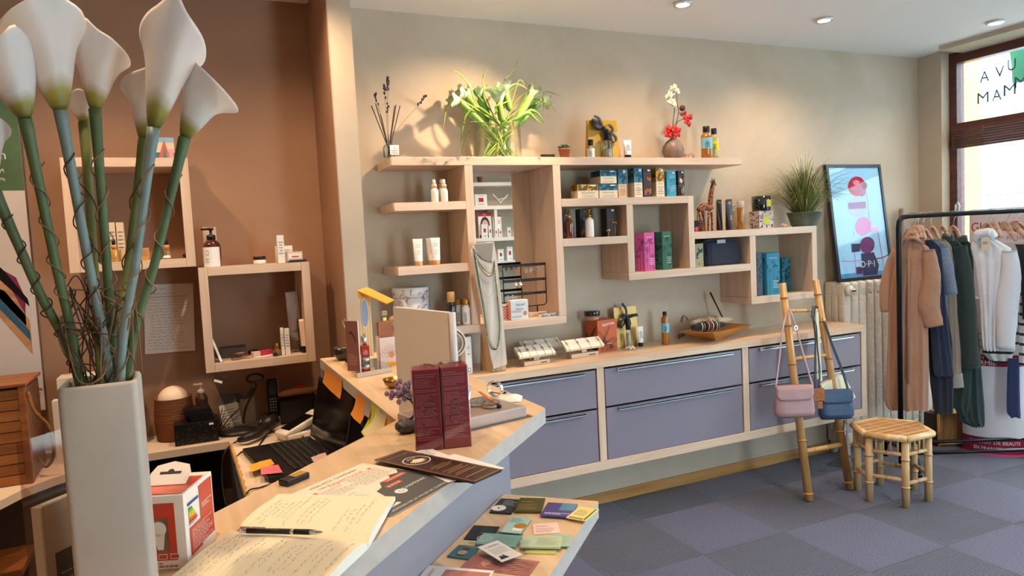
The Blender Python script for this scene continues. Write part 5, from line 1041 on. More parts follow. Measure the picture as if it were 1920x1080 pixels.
def makeup_tray():
 c0=Vector((.742,1.600,ZC1));rz=.20;W,D,h=.27,.185,.028;BG=M('satin_tray','#b9aca6',.3,.35)
 t=thing('makeup_tray','pale satin tester tray holding compacts, brush and lip gloss','tray',tuple(c0),rz);b=MB();b.box(-W,0,0,D,0,h,BG,.003);b.box(-W+.01,-.01,.01,D-.01,h,h+.0008,M('tray_top','#a8948c',.25,.3));b.box(-W-.004,.012,-.008,D,0,.0012,M('tray_foot','#5a544f',.4));b.build('tray_body',t)
 for k,(x,y)in enumerate(((-.07,.055),(-.085,.1),(-.15,.07),(-.16,.115))):
  q=thing('powder_compact',('clear domed powder compact, nearest the tray front corner','clear domed powder compact with pink powder behind the front one','clear domed powder compact beside the brush handle','clear domed powder compact at the back of the tray')[k],'compact',tuple((T(*c0)@RZ(rz))@Vector((x,y,h+.0012))),0,'round powder compacts')
  b=MB();b.lathe([(.022,0),(.024,.003),(.024,.007),(.0005,.007)],M('clear_acrylic'),28);b.lathe([(.0005,.0075),(.017,.0075)],M('powder_pink','#c8917c',.6)if k%2 else M('powder_champagne','#b8a08a',.4,.4),24);b.build('compact_base',q);b=MB();b.lathe([(.024,.0076),(.024,.010),(.02,.0145),(.012,.017),(.0005,.0175)],CGLASS,28);b.build('dome_lid',q)
 X=T(*c0)@RZ(rz);a,e=X@Vector((-.105,.028,h+.008)),X@Vector((-.125,.125,h+.014));b=MB();OR=M('orange_handle','#c87a30',.3,coat=.5)
 a=az(937,762,ZC1+h+.006);e=az(899,735,ZC1+h+.012);b.tube([a,a.lerp(e,.12)],.0055,BLACK,10);b.tube([a.lerp(e,.12),a.lerp(e,.6),e],[.0055,.0045,.003],OR,10);b.build('makeup_brush',label='orange handled brush with a black tip lying across the tray',cat='brush')
 # lip gloss and nail polish
 q=az(868,792,ZC1+h);t=thing('lip_gloss','pink lip gloss tube with a long chrome cap leaning by the burgundy cartons','lip gloss',(.548,1.512,ZC1),0);b=MB();hh=.057;b.tube([(0,0,.0005),(.001,0,hh)],.0075,M('pink_gloss','#c8867a',.08,coat=1,trans=.3),16);b.build('tube',t);b=MB();b.tube([(.001,0,hh+.0005),(.006,0,hh+.06)],[.0085,.008],CHROME,16);b.build('cap',t)
 t=thing('nail_polish','small pale pink nail polish bottle with a silver cap behind the lip gloss','bottle',tuple((T(*c0)@RZ(rz))@Vector((-.19,.155,h+.0012))));b=MB();b.lathe([(.013,0),(.015,.003),(.015,.022),(.006,.028),(.006,.03)],M('pale_pink_glass','#d8b8b0',.08,coat=1,trans=.4),20);b.build('flacon',t);b=MB();b.lathe([(.0085,.0305),(.0095,.034),(.0085,.05),(.006,.052),(.0005,.052)],CHROME,20);b.build('cap',t)
makeup_tray()
def pouch_watch():
 t=thing('cotton_pouch','small crumpled white cotton pouch at the counter edge','pouch',(.765,1.815,ZC1),-.5);CT=M('white_cotton','#e9e2d8',.85,sheen=.3);bmh=bmesh.new();bmesh.ops.create_grid(bmh,x_segments=24,y_segments=18,size=1)
 for v in bmh.verts:
  x,y=v.co.x,v.co.y;r=max(abs(x),abs(y));z=.012*(1-r**3)+.004*noise.noise(Vector((x*2,y*2,1)));v.co=Vector((x*.058,y*.036,max(.0006,z)))
 b=MB();b.bm(bmh,CT,True);b.build('cloth_body',t)
 b=MB();b.tube(smooth_path([(-.05,-.02,.004),(-.09,-.01,.002),(-.12,.01,.0015)],5),.0012,CT,5);b.build('drawstring',t)
 t=thing('bracelet_watch','silver charm bracelet standing on the white cotton pouch','bracelet',(.745,1.81,ZC1+.0135),.5);SV=M('silver_jewelry');b=MB();n=16
 for k in range(n):
  a=2*PI*k/n;b.T=T(.0,.024*math.cos(a),.022+.021*math.sin(a))@RX(a);b.box(-.006,.006,-.0014,.0014,-.0036,.0036,SV,.001)
 b.T=I4;b.tube([(0,.024*math.cos(a),.022+.021*math.sin(a))for a in[2*PI*i/24 for i in range(24)]],.0016,SV,5,closed=True);b.build('links',t)
 b=MB();b.tube(smooth_path([(.004,.02,.01),(.014,.0,.006),(.03,-.01,.003),(.045,-.006,.002)],5),.0014,M('dark_beads'),5);b.sphere((.03,-.01,.005),.004,M('dark_beads'),6);b.build('charm',t)
pouch_watch()
# ------------------------------------------------------------------ printed matter and the notebook
def sheet(name,label,px,z,m_,deco=None,th=.0006,cat='leaflet',wavy=0,group=None,curl=None):
 c=[az(x,y,z)for x,y in px];o=c[0];u=c[1]-c[0];v=c[3]-c[0];W,H_=u.length,v.length;F=frame(o,u,(v-u*(v.dot(u)/u.dot(u))));H_=(v-u*(v.dot(u)/u.dot(u))).length
 b=MB();b.T=F;b.box(0,W,0,H_,0,th,m_)
 if deco:b.T=F@T(0,0,th);deco(b,W,H_)
 b.T=I4;return b.build(name,label=label,cat=cat,group=group)
CREAMP=M('leaflet_cream','#efe0cc',.6);SLATE=M('slate_print','#4f5252',.5);CORAL=M('coral_print','#cf5a44',.5);BRW=M('brown_flyer','#3c2621',.4,var=.12,vscale=8);GOLDP=M('gold_print','#c9a268',.4,.3);TAN=M('taupe_card','#6c6258',.5)
sheet('card','plain taupe card lying under the leaflets at the counter edge',[(800,905),(886,905),(908,868),(820,868)],ZC1,TAN,cat='card')
def mapdeco(b,W,H):
# title along the left edge, panels, grey map
 b.text('MON PETIT CHAMONIX',W*.5,H*.93,H*.05,INK,.0002,wfit=W*.62,rot=0);b.text('TON',W*.26,H*.86,H*.035,INK,.0002);b.text('Expert Local',W*.56,H*.855,H*.07,CORAL,.0002,wfit=W*.45)
 for x0,y0,x1,y1 in((.06,.62,.4,.78),(.5,.58,.92,.8),(.06,.36,.3,.55)):b.words(W*x0,H*y0,W*x1,H*y1,7,INKB,.0002,fill=.22);b.rect(W*x0-.002,H*y1+.002,W*x1+.002,H*y1+.003,INKB,.0002)
 for x,y in((.12,.82),(.88,.84),(.1,.58)):b.disc(W*x,H*y,H*.018,CORAL,.0003,16)
 b.ring(W*.45,H*.68,H*.022,H*.026,INK,.0003,20)
 b.poly([(W*x,H*y,.0002)for x,y in((.28,.1),(.98,.1),(.98,.62),(.9,.55),(.8,.58),(.72,.5),(.6,.53),(.5,.44),(.4,.42),(.34,.3),(.25,.22))],SLATE)
 for x,y,w_,tx in((.78,.5,.3,'LES GUIDES'),(.62,.4,.2,'ICI')):b.rect(W*x-W*w_/2,H*y-H*.025,W*x+W*w_/2,H*y+H*.025,CORAL,.0004);b.text(tx,W*x,H*y,H*.03,WHITE,.0006,wfit=W*w_*.8)
 b.disc(W*.5,H*.25,H*.05,WHITE,.0004,20);b.ring(W*.5,H*.25,H*.018,H*.022,INK,.0006,16);b.text('CHAMONIX',W*.72,H*.27,H*.05,WHITE,.0004,wfit=W*.34)
 b.rect(0,0,W,H*.1,SLATE,.0002);b.text('ADRESSES DE LA VALLEE DE CHAMONIX',W*.5,H*.05,H*.035,WHITE,.0004,wfit=W*.85)
sheet('map_leaflet','large unfolded cream and grey town map leaflet lying under the notebook',[(735,968),(862,897),(650,857),(548,926)],ZC1+.0150 if False else ZC1+.0012,CREAMP,lambda b,W,H:(setattr(b,'T',b.T@Matrix(((0,1,0,0),(-1,0,0,H),(0,0,1,0),(0,0,0,1)))@I4)or mapdeco(b,H,W))if False else mapdeco(b,W,H))
sheet('flyer','white flyer with a dark photo half covered by the brown flyer',[(735,858),(840,905),(905,880),(800,838)],ZC1+.0026,M('flyer_white','#eeeae6',.5),lambda b,W,H:(b.rect(W*.42,H*.1,W*.8,H*.75,M('flyer_dark','#4a4448',.5),.0002),b.words(W*.05,H*.15,W*.38,H*.85,9,INKB,.0002,fill=.3),b.rect(W*.44,H*.5,W*.62,H*.65,CORAL,.0004)))
sheet('flyer','white flyer with a small orange mark sticking out at the counter edge',[(800,868),(893,897),(918,872),(830,845)],ZC1+.004,M('flyer_white'),lambda b,W,H:(b.disc(W*.86,H*.35,H*.1,CORAL,.0002,10),b.disc(W*.93,H*.75,H*.08,INKB,.0002,14),b.disc(W*.93,H*.75,H*.045,WHITE,.0004,14)))
def brown(b,W,H):
 b.rect(W*.012,H*.03,W*.988,H*.045,GOLDP,.0002);b.rect(W*.012,H*.955,W*.988,H*.97,GOLDP,.0002);b.rect(W*.012,H*.03,W*.018,H*.97,GOLDP,.0002);b.rect(W*.982,H*.03,W*.988,H*.97,GOLDP,.0002)
 b.text('LE SPA NATUREL',W*.09,H*.5,H*.09,GOLDP,.0003,wfit=H*.75,rot=PI/2)
 c=(W*.3,H*.5);b.ring(*c,H*.33,H*.355,WHITE,.0003,36)
 for k in range(11):a=PI*(k-5)/11;L=H*.27;b.poly([(c[0]-H*.12,c[1],.0003),(c[0]-H*.02+math.cos(a+.13)*L*.6,c[1]+math.sin(a+.13)*L*.6,.0003),(c[0]+math.cos(a)*L,c[1]+math.sin(a)*L,.0003),(c[0]-H*.02+math.cos(a-.13)*L*.6,c[1]+math.sin(a-.13)*L*.6,.0003)],CREAM)
 for k in range(3):b.ring(c[0]-H*.2,c[1]+H*(.1*k-.1),H*.02,H*.035,CREAM,.0004,10)
 for i,(x,n)in enumerate(((.52,3),(.66,3),(.76,2),(.88,1))):
  for k in range(n):l=H*(.5+.25*((i+k)%2));b.rect(W*x+k*W*.026,H*.5-l/2,W*x+k*W*.026+W*.006,H*.5+l/2,GOLDP,.0003)
for k in range(5):sheet('brown_flyer','dark brown flyer with a white flower emblem, topmost of its pile' if k==4 else 'dark brown flyer in the pile below the topmost one',[(702,862.5+.2*k),(888+k*.6,908-.8*k),(914+k*.1,868-.3*k),(743,841)],ZC1+.0056+k*.0009,BRW,brown if k==4 else None,.0007,group='brown spa flyers' if k<4 else None)
b=MB();c=tuple(az(552,903,ZC1));b.T=T(*c)@RZ(.62);b.box(-.028,.028,-.013,.013,.0,.012,BLACK,.002);b.box(-.005,.026,-.010,.010,.0122,.0126,M('ochre_print','#b08a28',.5));b.T=I4;b.build('small_black_box',label='small flat black box half covered by the map leaflet',cat='box')
def notebook():
# page corners read off the counter plane; spine runs between the two halves
 zt=ZC1+.016;PGE=M('ruled_page','#f1e4c4',.7);CV=M('black_notebook_cover','#16171a',.5)
 S0,S1=az(446,990,zt),az(690,1013,zt);A,B=az(521,926,zt-.004),az(741,931,zt-.006);C_,D_=az(300,1096,zt-.003),az(590,1110,zt-.004)
 t=thing('notebook','open ruled notebook full of handwriting lying on the counter','notebook',tuple(az(600,990,ZC1)));PL=M('page_line','#d8c8b4',.7)
 def half(P0,P1,Q0,Q1,nm,seed,flip):
 # P: spine edge, Q: outer edge ; surface bulges slightly
  n=14;N=16;vs=[];fs=[];g=lambda s_,k:(P0.lerp(P1,k)).lerp(Q0.lerp(Q1,k),s_)+Vector((0,0,.006*math.sin(PI*min(1,s_*1.2))*(1-s_*.4)-(.006 if s_<.01 else 0)))
  b=MB()
  for i in range(n+1):
   for j in range(N+1):vs.append(g(i/n,j/N))
  for i in range(n):
   for j in range(N):fs.append((i*(N+1)+j,i*(N+1)+j+1,(i+1)*(N+1)+j+1,(i+1)*(N+1)+j)if flip else(i*(N+1)+j,(i+1)*(N+1)+j,(i+1)*(N+1)+j+1,i*(N+1)+j+1))
  b.add(vs,fs,PGE,True)
  # block sides down to the cover
  def side(line):
   low=[Vector((p.x,p.y,ZC1+.003))for p in line];m_=len(line);b.add(line+low,[(i,i+1,m_+i+1,m_+i)for i in range(m_-1)],PAPER)
  side([g(1,j/N)for j in range(N+1)]);side([g(i/n,1)for i in range(n+1)]);side([g(i/n,0)for i in range(n+1)])
  up=Vector((0,0,.0004))
  def stroke(pts,wd,m_):
   w3=[g(a,k)+up for a,k in pts];b.ribbon(w3,wd,m_,(1,1,0)if True else None)
  rnd=random.Random(seed)
  for r in range(22):
   k=.03+r*.94/21;stroke([(i/10,k)for i in range(11)],.0003,PL)
  for r in range(21):
   if rnd.random()<.25:continue
   k=.05+r*.94/21;x=rnd.uniform(.08,.3);e=rnd.uniform(.55,.95)
   while x<e:
    l=rnd.uniform(.05,.12);m_=9;stroke([(x+l*i/m_,k+rnd.uniform(-.011,.011))for i in range(m_+1)],.0005,INKB);x+=l+.025
  wpart(b,nm,t)
 half(S0,S1,A,B,'right_pages',3,True);half(S0+Vector((-.001,-.001,0)),S1+Vector((-.001,-.001,0)),C_,D_,'left_pages',5,False)
 b=MB();o=[A,B,D_,C_];cc=sum(o,Vector())/4;q=[Vector((cc.x+(p.x-cc.x)*1.02,cc.y+(p.y-cc.y)*1.02,ZC1))for p in o];b.add(q+[p+Vector((0,0,.0025))for p in q],[(0,1,2,3),(7,6,5,4)]+[(i,4+i,4+(i+1)%4,(i+1)%4)for i in range(4)],CV);wpart(b,'cover',t)
 a,e=az(448,994.5,zt+.009),az(606,998,zt+.009);b=MB();L=lambda k:a.lerp(e,k)
 tp=thing('ballpoint_pen','black and silver ballpoint pen lying across the notebook spine','pen',tuple(a.lerp(e,.5)))
 b.tube([L(.1),L(.62)],.0042,BLACK,12);b.tube([L(.66),L(.85)],.0042,BLACK,12);b.build;wpart(b,'barrel',tp)
 b=MB();b.tube([L(0),L(.02),L(.1)],[.0025,.0038,.0042],CHROME,12);wpart(b,'push_button',tp);b=MB();b.tube([L(.62),L(.66)],.0043,CHROME,12);wpart(b,'middle_ring',tp);b=MB();b.tube([L(.85),L(.93),L(.985),L(1)],[.0042,.0036,.0016,.0008],CHROME,12);wpart(b,'tip',tp)
 b=MB();up=Vector((0,0,.0048));b.tube([L(.02)+up,L(.32)+up],.0014,CHROME,6);wpart(b,'clip',tp)
notebook()
def bulb_box():
 a,bb,c=Vector((*on(280,1072),ZC1)),Vector((*on(354,1066),ZC1)),Vector((*on(406,1009),ZC1));u=(c-bb);d=u.length;ang=math.atan2(u.y,u.x)
 # front face from bb to the left, right face from bb to c
 h=ay(352,926,bb.y).z-ZC1;W=.085;dirL=Vector((-math.sin(ang),math.cos(ang),0));RD=M('bulb_box_red','#c8402a',.4,coat=.3);WB=M('bulb_box_white','#efe6dc',.4)
 t=thing('bulb_box','red and white light bulb carton with a hanging tab and window','box',tuple(bb),ang-PI/2);
 D=d;b=MB();b.box(-W,0,0,D,0,h,WB,.001)
 F=frame((-W,0,0),(1,0,0),(0,0,1));S=frame((0,0,0),(0,1,0),(0,0,1));TP=frame((-W,0,h),(1,0,0),(0,1,0))
 b.rect(W*.0,h*.13,W*.84,h*.9,RD,.0008,F);b.rect(W*.28,h*.25,W*.72,h*.70,M('bulb_window','#7a5a48',.15,coat=1),.0012,F)
 b.words(W*.1,h*.03,W*.85,h*.11,2,RD,.0008,F)
 for k in range(3):b.rect(W*(.32+.2*k),h*.15,W*(.47+.2*k),h*.22,WB,.0012,F);b.rect(W*(.33+.2*k),h*.158,W*(.46+.2*k),h*.212,RD,.0014,F)
 # bulb silhouette
 BU=M('bulb_white','#e8ddd0',.3);b.disc(W*.56,h*.56,W*.13,BU,.0016,20,X=F);b.poly([(W*.46,h*.5,.0016),(W*.66,h*.5,.0016),(W*.62,h*.28,.0016),(W*.52,h*.28,.0016)],BU,F)
 b.rect(D*.5,h*.15,D*.95,h*.95,RD,.0008,S);b.rect(D*.12,h*.12,D*.5,h*.5,RD,.0008,S);b.words(D*.18,h*.16,D*.88,h*.46,12,WB,.0012,S,fill=.3)
 for k,cc in enumerate(('#2a8a3a','#7ab83a','#d8d02a','#e8b02a','#d86a2a','#c8302a')):b.poly([(D*.12,h*(.74-.035*k),.001),(D*(.22+.03*k),h*(.74-.035*k),.001),(D*(.25+.03*k),h*(.755-.035*k),.001),(D*(.22+.03*k),h*(.77-.035*k),.001),(D*.12,h*(.77-.035*k),.001)],M('energy'+str(k),cc,.5),S)
 b.rect(D*.1,h*.8,D*.46,h*.84,M('energy_blue','#2a4a8a',.5),.001,S);b.words(D*.55,h*.62,D*.9,h*.7,3,WB,.0012,S);b.words(D*.1,h*.53,D*.4,h*.58,2,INK,.001,S)
 b.rect(W*.05,D*.05,W*.95,D*.8,RD,.0008,TP);b.build('carton',t)
 b=MB();X=T(-W*.5,D*.42,h+.001)@RX(.62);b.T=X@T(0,0,0);p=[(-.028,0),(.028,0),(.03,.022),(.024,.036),(.0,.043),(-.024,.036),(-.03,.022)];b.prism(p,0,.0012,WB);b.rect(-.016,.019,.016,.024,INK,.0014);b.disc(0,.0235,.005,INK,.0015,12);b.T=I4;b.build('hanging_tab',t)
bulb_box()
# ------------------------------------------------------------------ tall vase with calla lilies
def calla_vase():
 x0,x1,y0,y1=-.1515,-.0705,.93,1.012;zt=ay(183,722,y0).z;VM=M('matte_grey_ceramic','#b4aba1',.55,var=.05,vscale=12);c=((x0+x1)/2,(y0+y1)/2,ZC1);H_=zt-ZC1;t=thing('square_vase','tall square matte grey vase in the foreground filled with calla stems','vase',c)
 w_=(x1-x0)/2;d=(y1-y0)/2;th=.007;b=MB()
 bmh=bmesh.new();V=[]
 def rrect(w2,d2,z,r=.007,n=4):
  out=[]
  for cx,cy,a0 in((w2-r,d2-r,0),(-w2+r,d2-r,PI/2),(-w2+r,-d2+r,PI),(w2-r,-d2+r,1.5*PI)):
   for k in range(n+1):a=a0+PI/2*k/n;out.append((cx+r*math.cos(a),cy+r*math.sin(a),z))
  return out
 rings=[rrect(w_*.97,d*.97,0),rrect(w_,d,.004),rrect(w_,d,H_-.004),rrect(w_-.0015,d-.0015,H_),rrect(w_-th+.0015,d-th+.0015,H_,.004),rrect(w_-th,d-th,H_-.004,.004),rrect(w_-th,d-th,.01,.004)]
 m_=len(rings[0]);vs=[p for r in rings for p in r];fs=[]
 for j in range(len(rings)-1):
  for i in range(m_):fs.append((j*m_+i,j*m_+(i+1)%m_,(j+1)*m_+(i+1)%m_,(j+1)*m_+i))
 b.add(vs,fs,VM,True);b.add(rings[0],[tuple(range(m_))[::-1]],VM);b.add(rings[-1],[tuple(range(m_))],VM);b.build('vase_body',t)
 # callas
 CW=M('calla_white','#dcd2cc',.42,sss=.25,sheen=.1);nt=CW.node_tree;bs=nt.nodes['Principled BSDF']
 at_=nt.nodes.new('ShaderNodeAttribute');at_.attribute_name='neck';rp=nt.nodes.new('ShaderNodeValToRGB');e=rp.color_ramp.elements;e[0].position=.0;e[0].color=lin('#5f5a10');e[1].position=.26;e[1].color=lin('#ddd4cd');e2=rp.color_ramp.elements.new(.14);e2.color=lin('#9a8f3c')
 nt.links.new(at_.outputs['Fac'],rp.inputs[0]);nt.links.new(rp.outputs[0],bs.inputs['Base Color'])
 STM=M('calla_stem_green','#596b42',.5,var=.2,vscale=9);STB=M('calla_stem_bluegreen','#7c8d86',.45,var=.15,vscale=9);STY=M('calla_stem_yellow','#7d8348',.5,var=.2,vscale=9)
 VINE=M('brown_vine','#4a362c',.8);VINE2=M('tan_vine','#8a6a4c',.8)
 vx,vy=c[0],c[1]
 def calla(neck,tip,wpx,base,Y,sm_,lb,width,open_a,fl=0,tipdir=(0,0),twist=0):
 # neck/tip in photo pixels at depth Y; base (px,py) at the vase mouth
  N_,Tp=ay(*neck,Y),ay(*tip,Y);B0=ay(*base,(y0+y1)/2+random.uniform(-.02,.02));low=Vector((max(x0+.015,min(x1-.015,B0.x+(B0.x-N_.x)*.25)),(y0+y1)/2,ZC1+.03))
  tt=thing('calla_lily',lb,'flower',tuple(low));k=N_.lerp(B0,.5)+Vector((0,.0,0));r=width*.23
  b=MB();pts=smooth_path([low,B0,k,N_],8);b.tube(pts,[.0052]*(len(pts)-5)+[.0055,.0058,.0062,.0068,.0072],sm_,12);wpart(b,'stem',tt)
  axis=(Tp-N_);L=axis.length;a=axis.normalized();view=(CAM-N_).normalized();side=a.cross(view).normalized();fr=side.cross(a).normalized()
  n=36;m2=26;vs=[];fs=[];neckv=[]
  for j in range(m2+1):
   s_=j/m2
   for i in range(n+1):
    ph=-PI+2*PI*i/n+twist;
    q=ph-twist;tall=(.5+.5*math.cos(q));hgt=(.60+.30*tall**1.3+.10*math.exp(-(q/.38)**2))*L
    R=width*(.105+.425*(s_**.80)-.02*s_)*(1.0 if s_<.55 else 1+.55*(s_-.55)**1.3*(1.2-tall*.6));R*=1-.20*max(0,s_-.7)*tall*2.0;R*=1+.05*math.sin(q*2+L*40)*s_
    ov=1+.10*abs(q)/PI*s_
    z_=hgt*s_;fl_=fl*max(0,s_-.7)*width*(1-tall*.5)
    p=N_+a*(z_-.0)+(fr*math.cos(ph)+side*math.sin(ph))*(R*ov+fl_)
    ripple=.16*width*max(0,s_-.55)*math.sin(q*4+L*90)+.10*width*max(0,s_-.7)*math.sin(q*9+L*50);p+=fr*ripple*.35+a*(-.25*max(0,s_-.8)*width*(1-tall)*1.6)
    if tall>.86:p+=(side*tipdir[0]+fr*tipdir[1])*(max(0,s_-.72)**1.4)*width*((tall-.86)/.14)
    vs.append(p);neckv.append(s_*.82 if s_<1 else .82)
  for j in range(m2):
   for i in range(n):fs.append((j*(n+1)+i,j*(n+1)+i+1,(j+1)*(n+1)+i+1,(j+1)*(n+1)+i))
  b=MB();b.add(vs,fs,CW,True);o=spo=wpart(b,'spathe',tt);md=o.modifiers.new('thick','SOLIDIFY');md.thickness=.0012;at2=o.data.attributes.new('neck','FLOAT','POINT');at2.data.foreach_set('value',neckv)
  b=MB();b.tube([N_+a*L*.12,N_+a*L*.35,N_+a*L*.5],[.003,.004,.002],M('calla_spadix','#c8b040',.6),8);wpart(b,'spadix',spo)
  return pts,tt
 specs=[((47,222),(2,60),0,(150,712),.93,STM,'calla lily cut by the left photo edge',.056,0,.2,(-.3,0),.6),((113,207),(70,-18),0,(205,705),.945,STB,'largest calla lily, leaning left with its tip curled over',.064,0,.35,(-.9,0),.5),((178,205),(184,46),0,(216,700),1.0,STM,'calla lily behind and right of the largest one',.050,0,.25,(-.4,0),-.5),((158,230),(148,172),0,(190,700),1.06,STY,'small calla bud hidden between the two left blooms',.034,0,.1,(0,0),0),((288,240),(338,4),0,(226,708),.95,STB,'tall calla lily with a pointed tip standing in the middle',.058,0,.3,(.35,0),-.35),((270,262),(288,120),0,(215,704),1.03,STY,'calla lily half hidden behind the tall pointed one',.05,0,.25,(0,0),.3),((346,258),(398,120),0,(240,706),.97,STM,'calla lily leaning right, its open mouth turned to the window',.052,0,.75,(.3,0),-1.2)]
 paths=[calla(*s_)for s_ in specs]
 p7=calla((-18,340),(-60,200),0,(150,722),.95,STM,'calla lily whose bloom lies outside the left photo edge',.05,0,.2,(0,0),0)
 rnd=random.Random(9)
 for k,(pts,tt)in enumerate(paths+[p7]):
  mt=VINE if k%2 else VINE2;P=pts[6:-3];n=90;b=MB();out=[];tn=rnd.choice((4,5,6,7))
  for i in range(n):
   s_=i/(n-1)*(len(P)-1);a_=P[int(s_)].lerp(P[min(len(P)-1,int(s_)+1)],s_-int(s_));an=i/n*tn*2*PI*(1 if k%3 else-1);r=.0072+.007*max(0,noise.noise(Vector((i*.13,k*3.1,0))));out.append(a_+Vector((math.cos(an)*r,math.sin(an)*r,.004*noise.noise(Vector((i*.2,k,5))))))
  b.tube(out,.0008,mt,5);wpart(b,'twining_vine',tt)
 b=MB()
 for k in range(12):
  q=[Vector((rnd.uniform(x0+.012,x1-.012),rnd.uniform(y0+.015,y1-.015),zt-.03))]
  for j in range(5):q.append(Vector((vx+rnd.uniform(-.038,.045),vy+rnd.uniform(-.03,.03),zt+rnd.uniform(.0,.12))))
  b.tube(smooth_path(q,7),.0008,VINE if k%2 else VINE2,5)
 wpart(b,'tangled_vine',t,kind='stuff')
calla_vase()
def acrylic_holder():
# clear leaflet holder left of the vase
 AC=thin_glass('acrylic_clear','#efe6e0',.08,.05,.25);x0,x1,y=-.185,-.118,1.045;t=thing('leaflet_holder','clear acrylic leaflet holder standing left of the tall vase','holder',(-.17,1.03,ZC1),0)
 L=ay(32,830,1.0);R_=ay(120,815,1.06);zt=L.z;A=Vector((L.x,1.0,ZC1));B=Vector((R_.x+.012,1.06,ZC1));u=(B-A).normalized();n=Vector((-u.y,u.x,0));W=(B-A).length
 def pane(o,w_,h,sh,m_,nm,th=.0018,z0=0):
  b=MB();q=[o+Vector((0,0,z0)),o+u*w_+Vector((0,0,z0)),o+u*w_+Vector((0,0,h))+n*sh,o+Vector((0,0,h))+n*sh];k=[p+n*th for p in q];b.add(q+k,[(0,1,2,3),(7,6,5,4)]+[(i,4+i,4+(i+1)%4,(i+1)%4)for i in range(4)],m_);wpart(b,nm,t)
 H_=zt-ZC1;pane(A,W,H_,.0,AC,'back_pane');pane(A-n*.03,W,H_*.68,0,AC,'front_pane')
 b=MB();b.add([A,A-n*.03,A-n*.03+Vector((0,0,H_*.68)),A+Vector((0,0,H_*.8))],[(0,1,2,3)],AC);wpart(b,'side_pane',t)
 b=MB();q=A-n*.006+u*.004;b.T=Matrix.Translation(q)@Matrix((u,n,Vector((0,0,1)))).transposed().to_4x4();b.box(0,W-.012,-.014,0,.002,H_*.66,PAPER);b.rect(.014,.003,W-.014,H_*.40,SLATE,.0004,frame((0,-.014,0),(1,0,0),(0,0,1)));b.words(.02,.02,W-.02,H_*.3,6,PAPER,.0007,frame((0,-.014,0),(1,0,0),(0,0,1)),fill=.15);b.T=I4
 b.build('leaflet_stack',label='stack of grey leaflets inside the clear acrylic holder',cat='leaflets')
acrylic_holder()
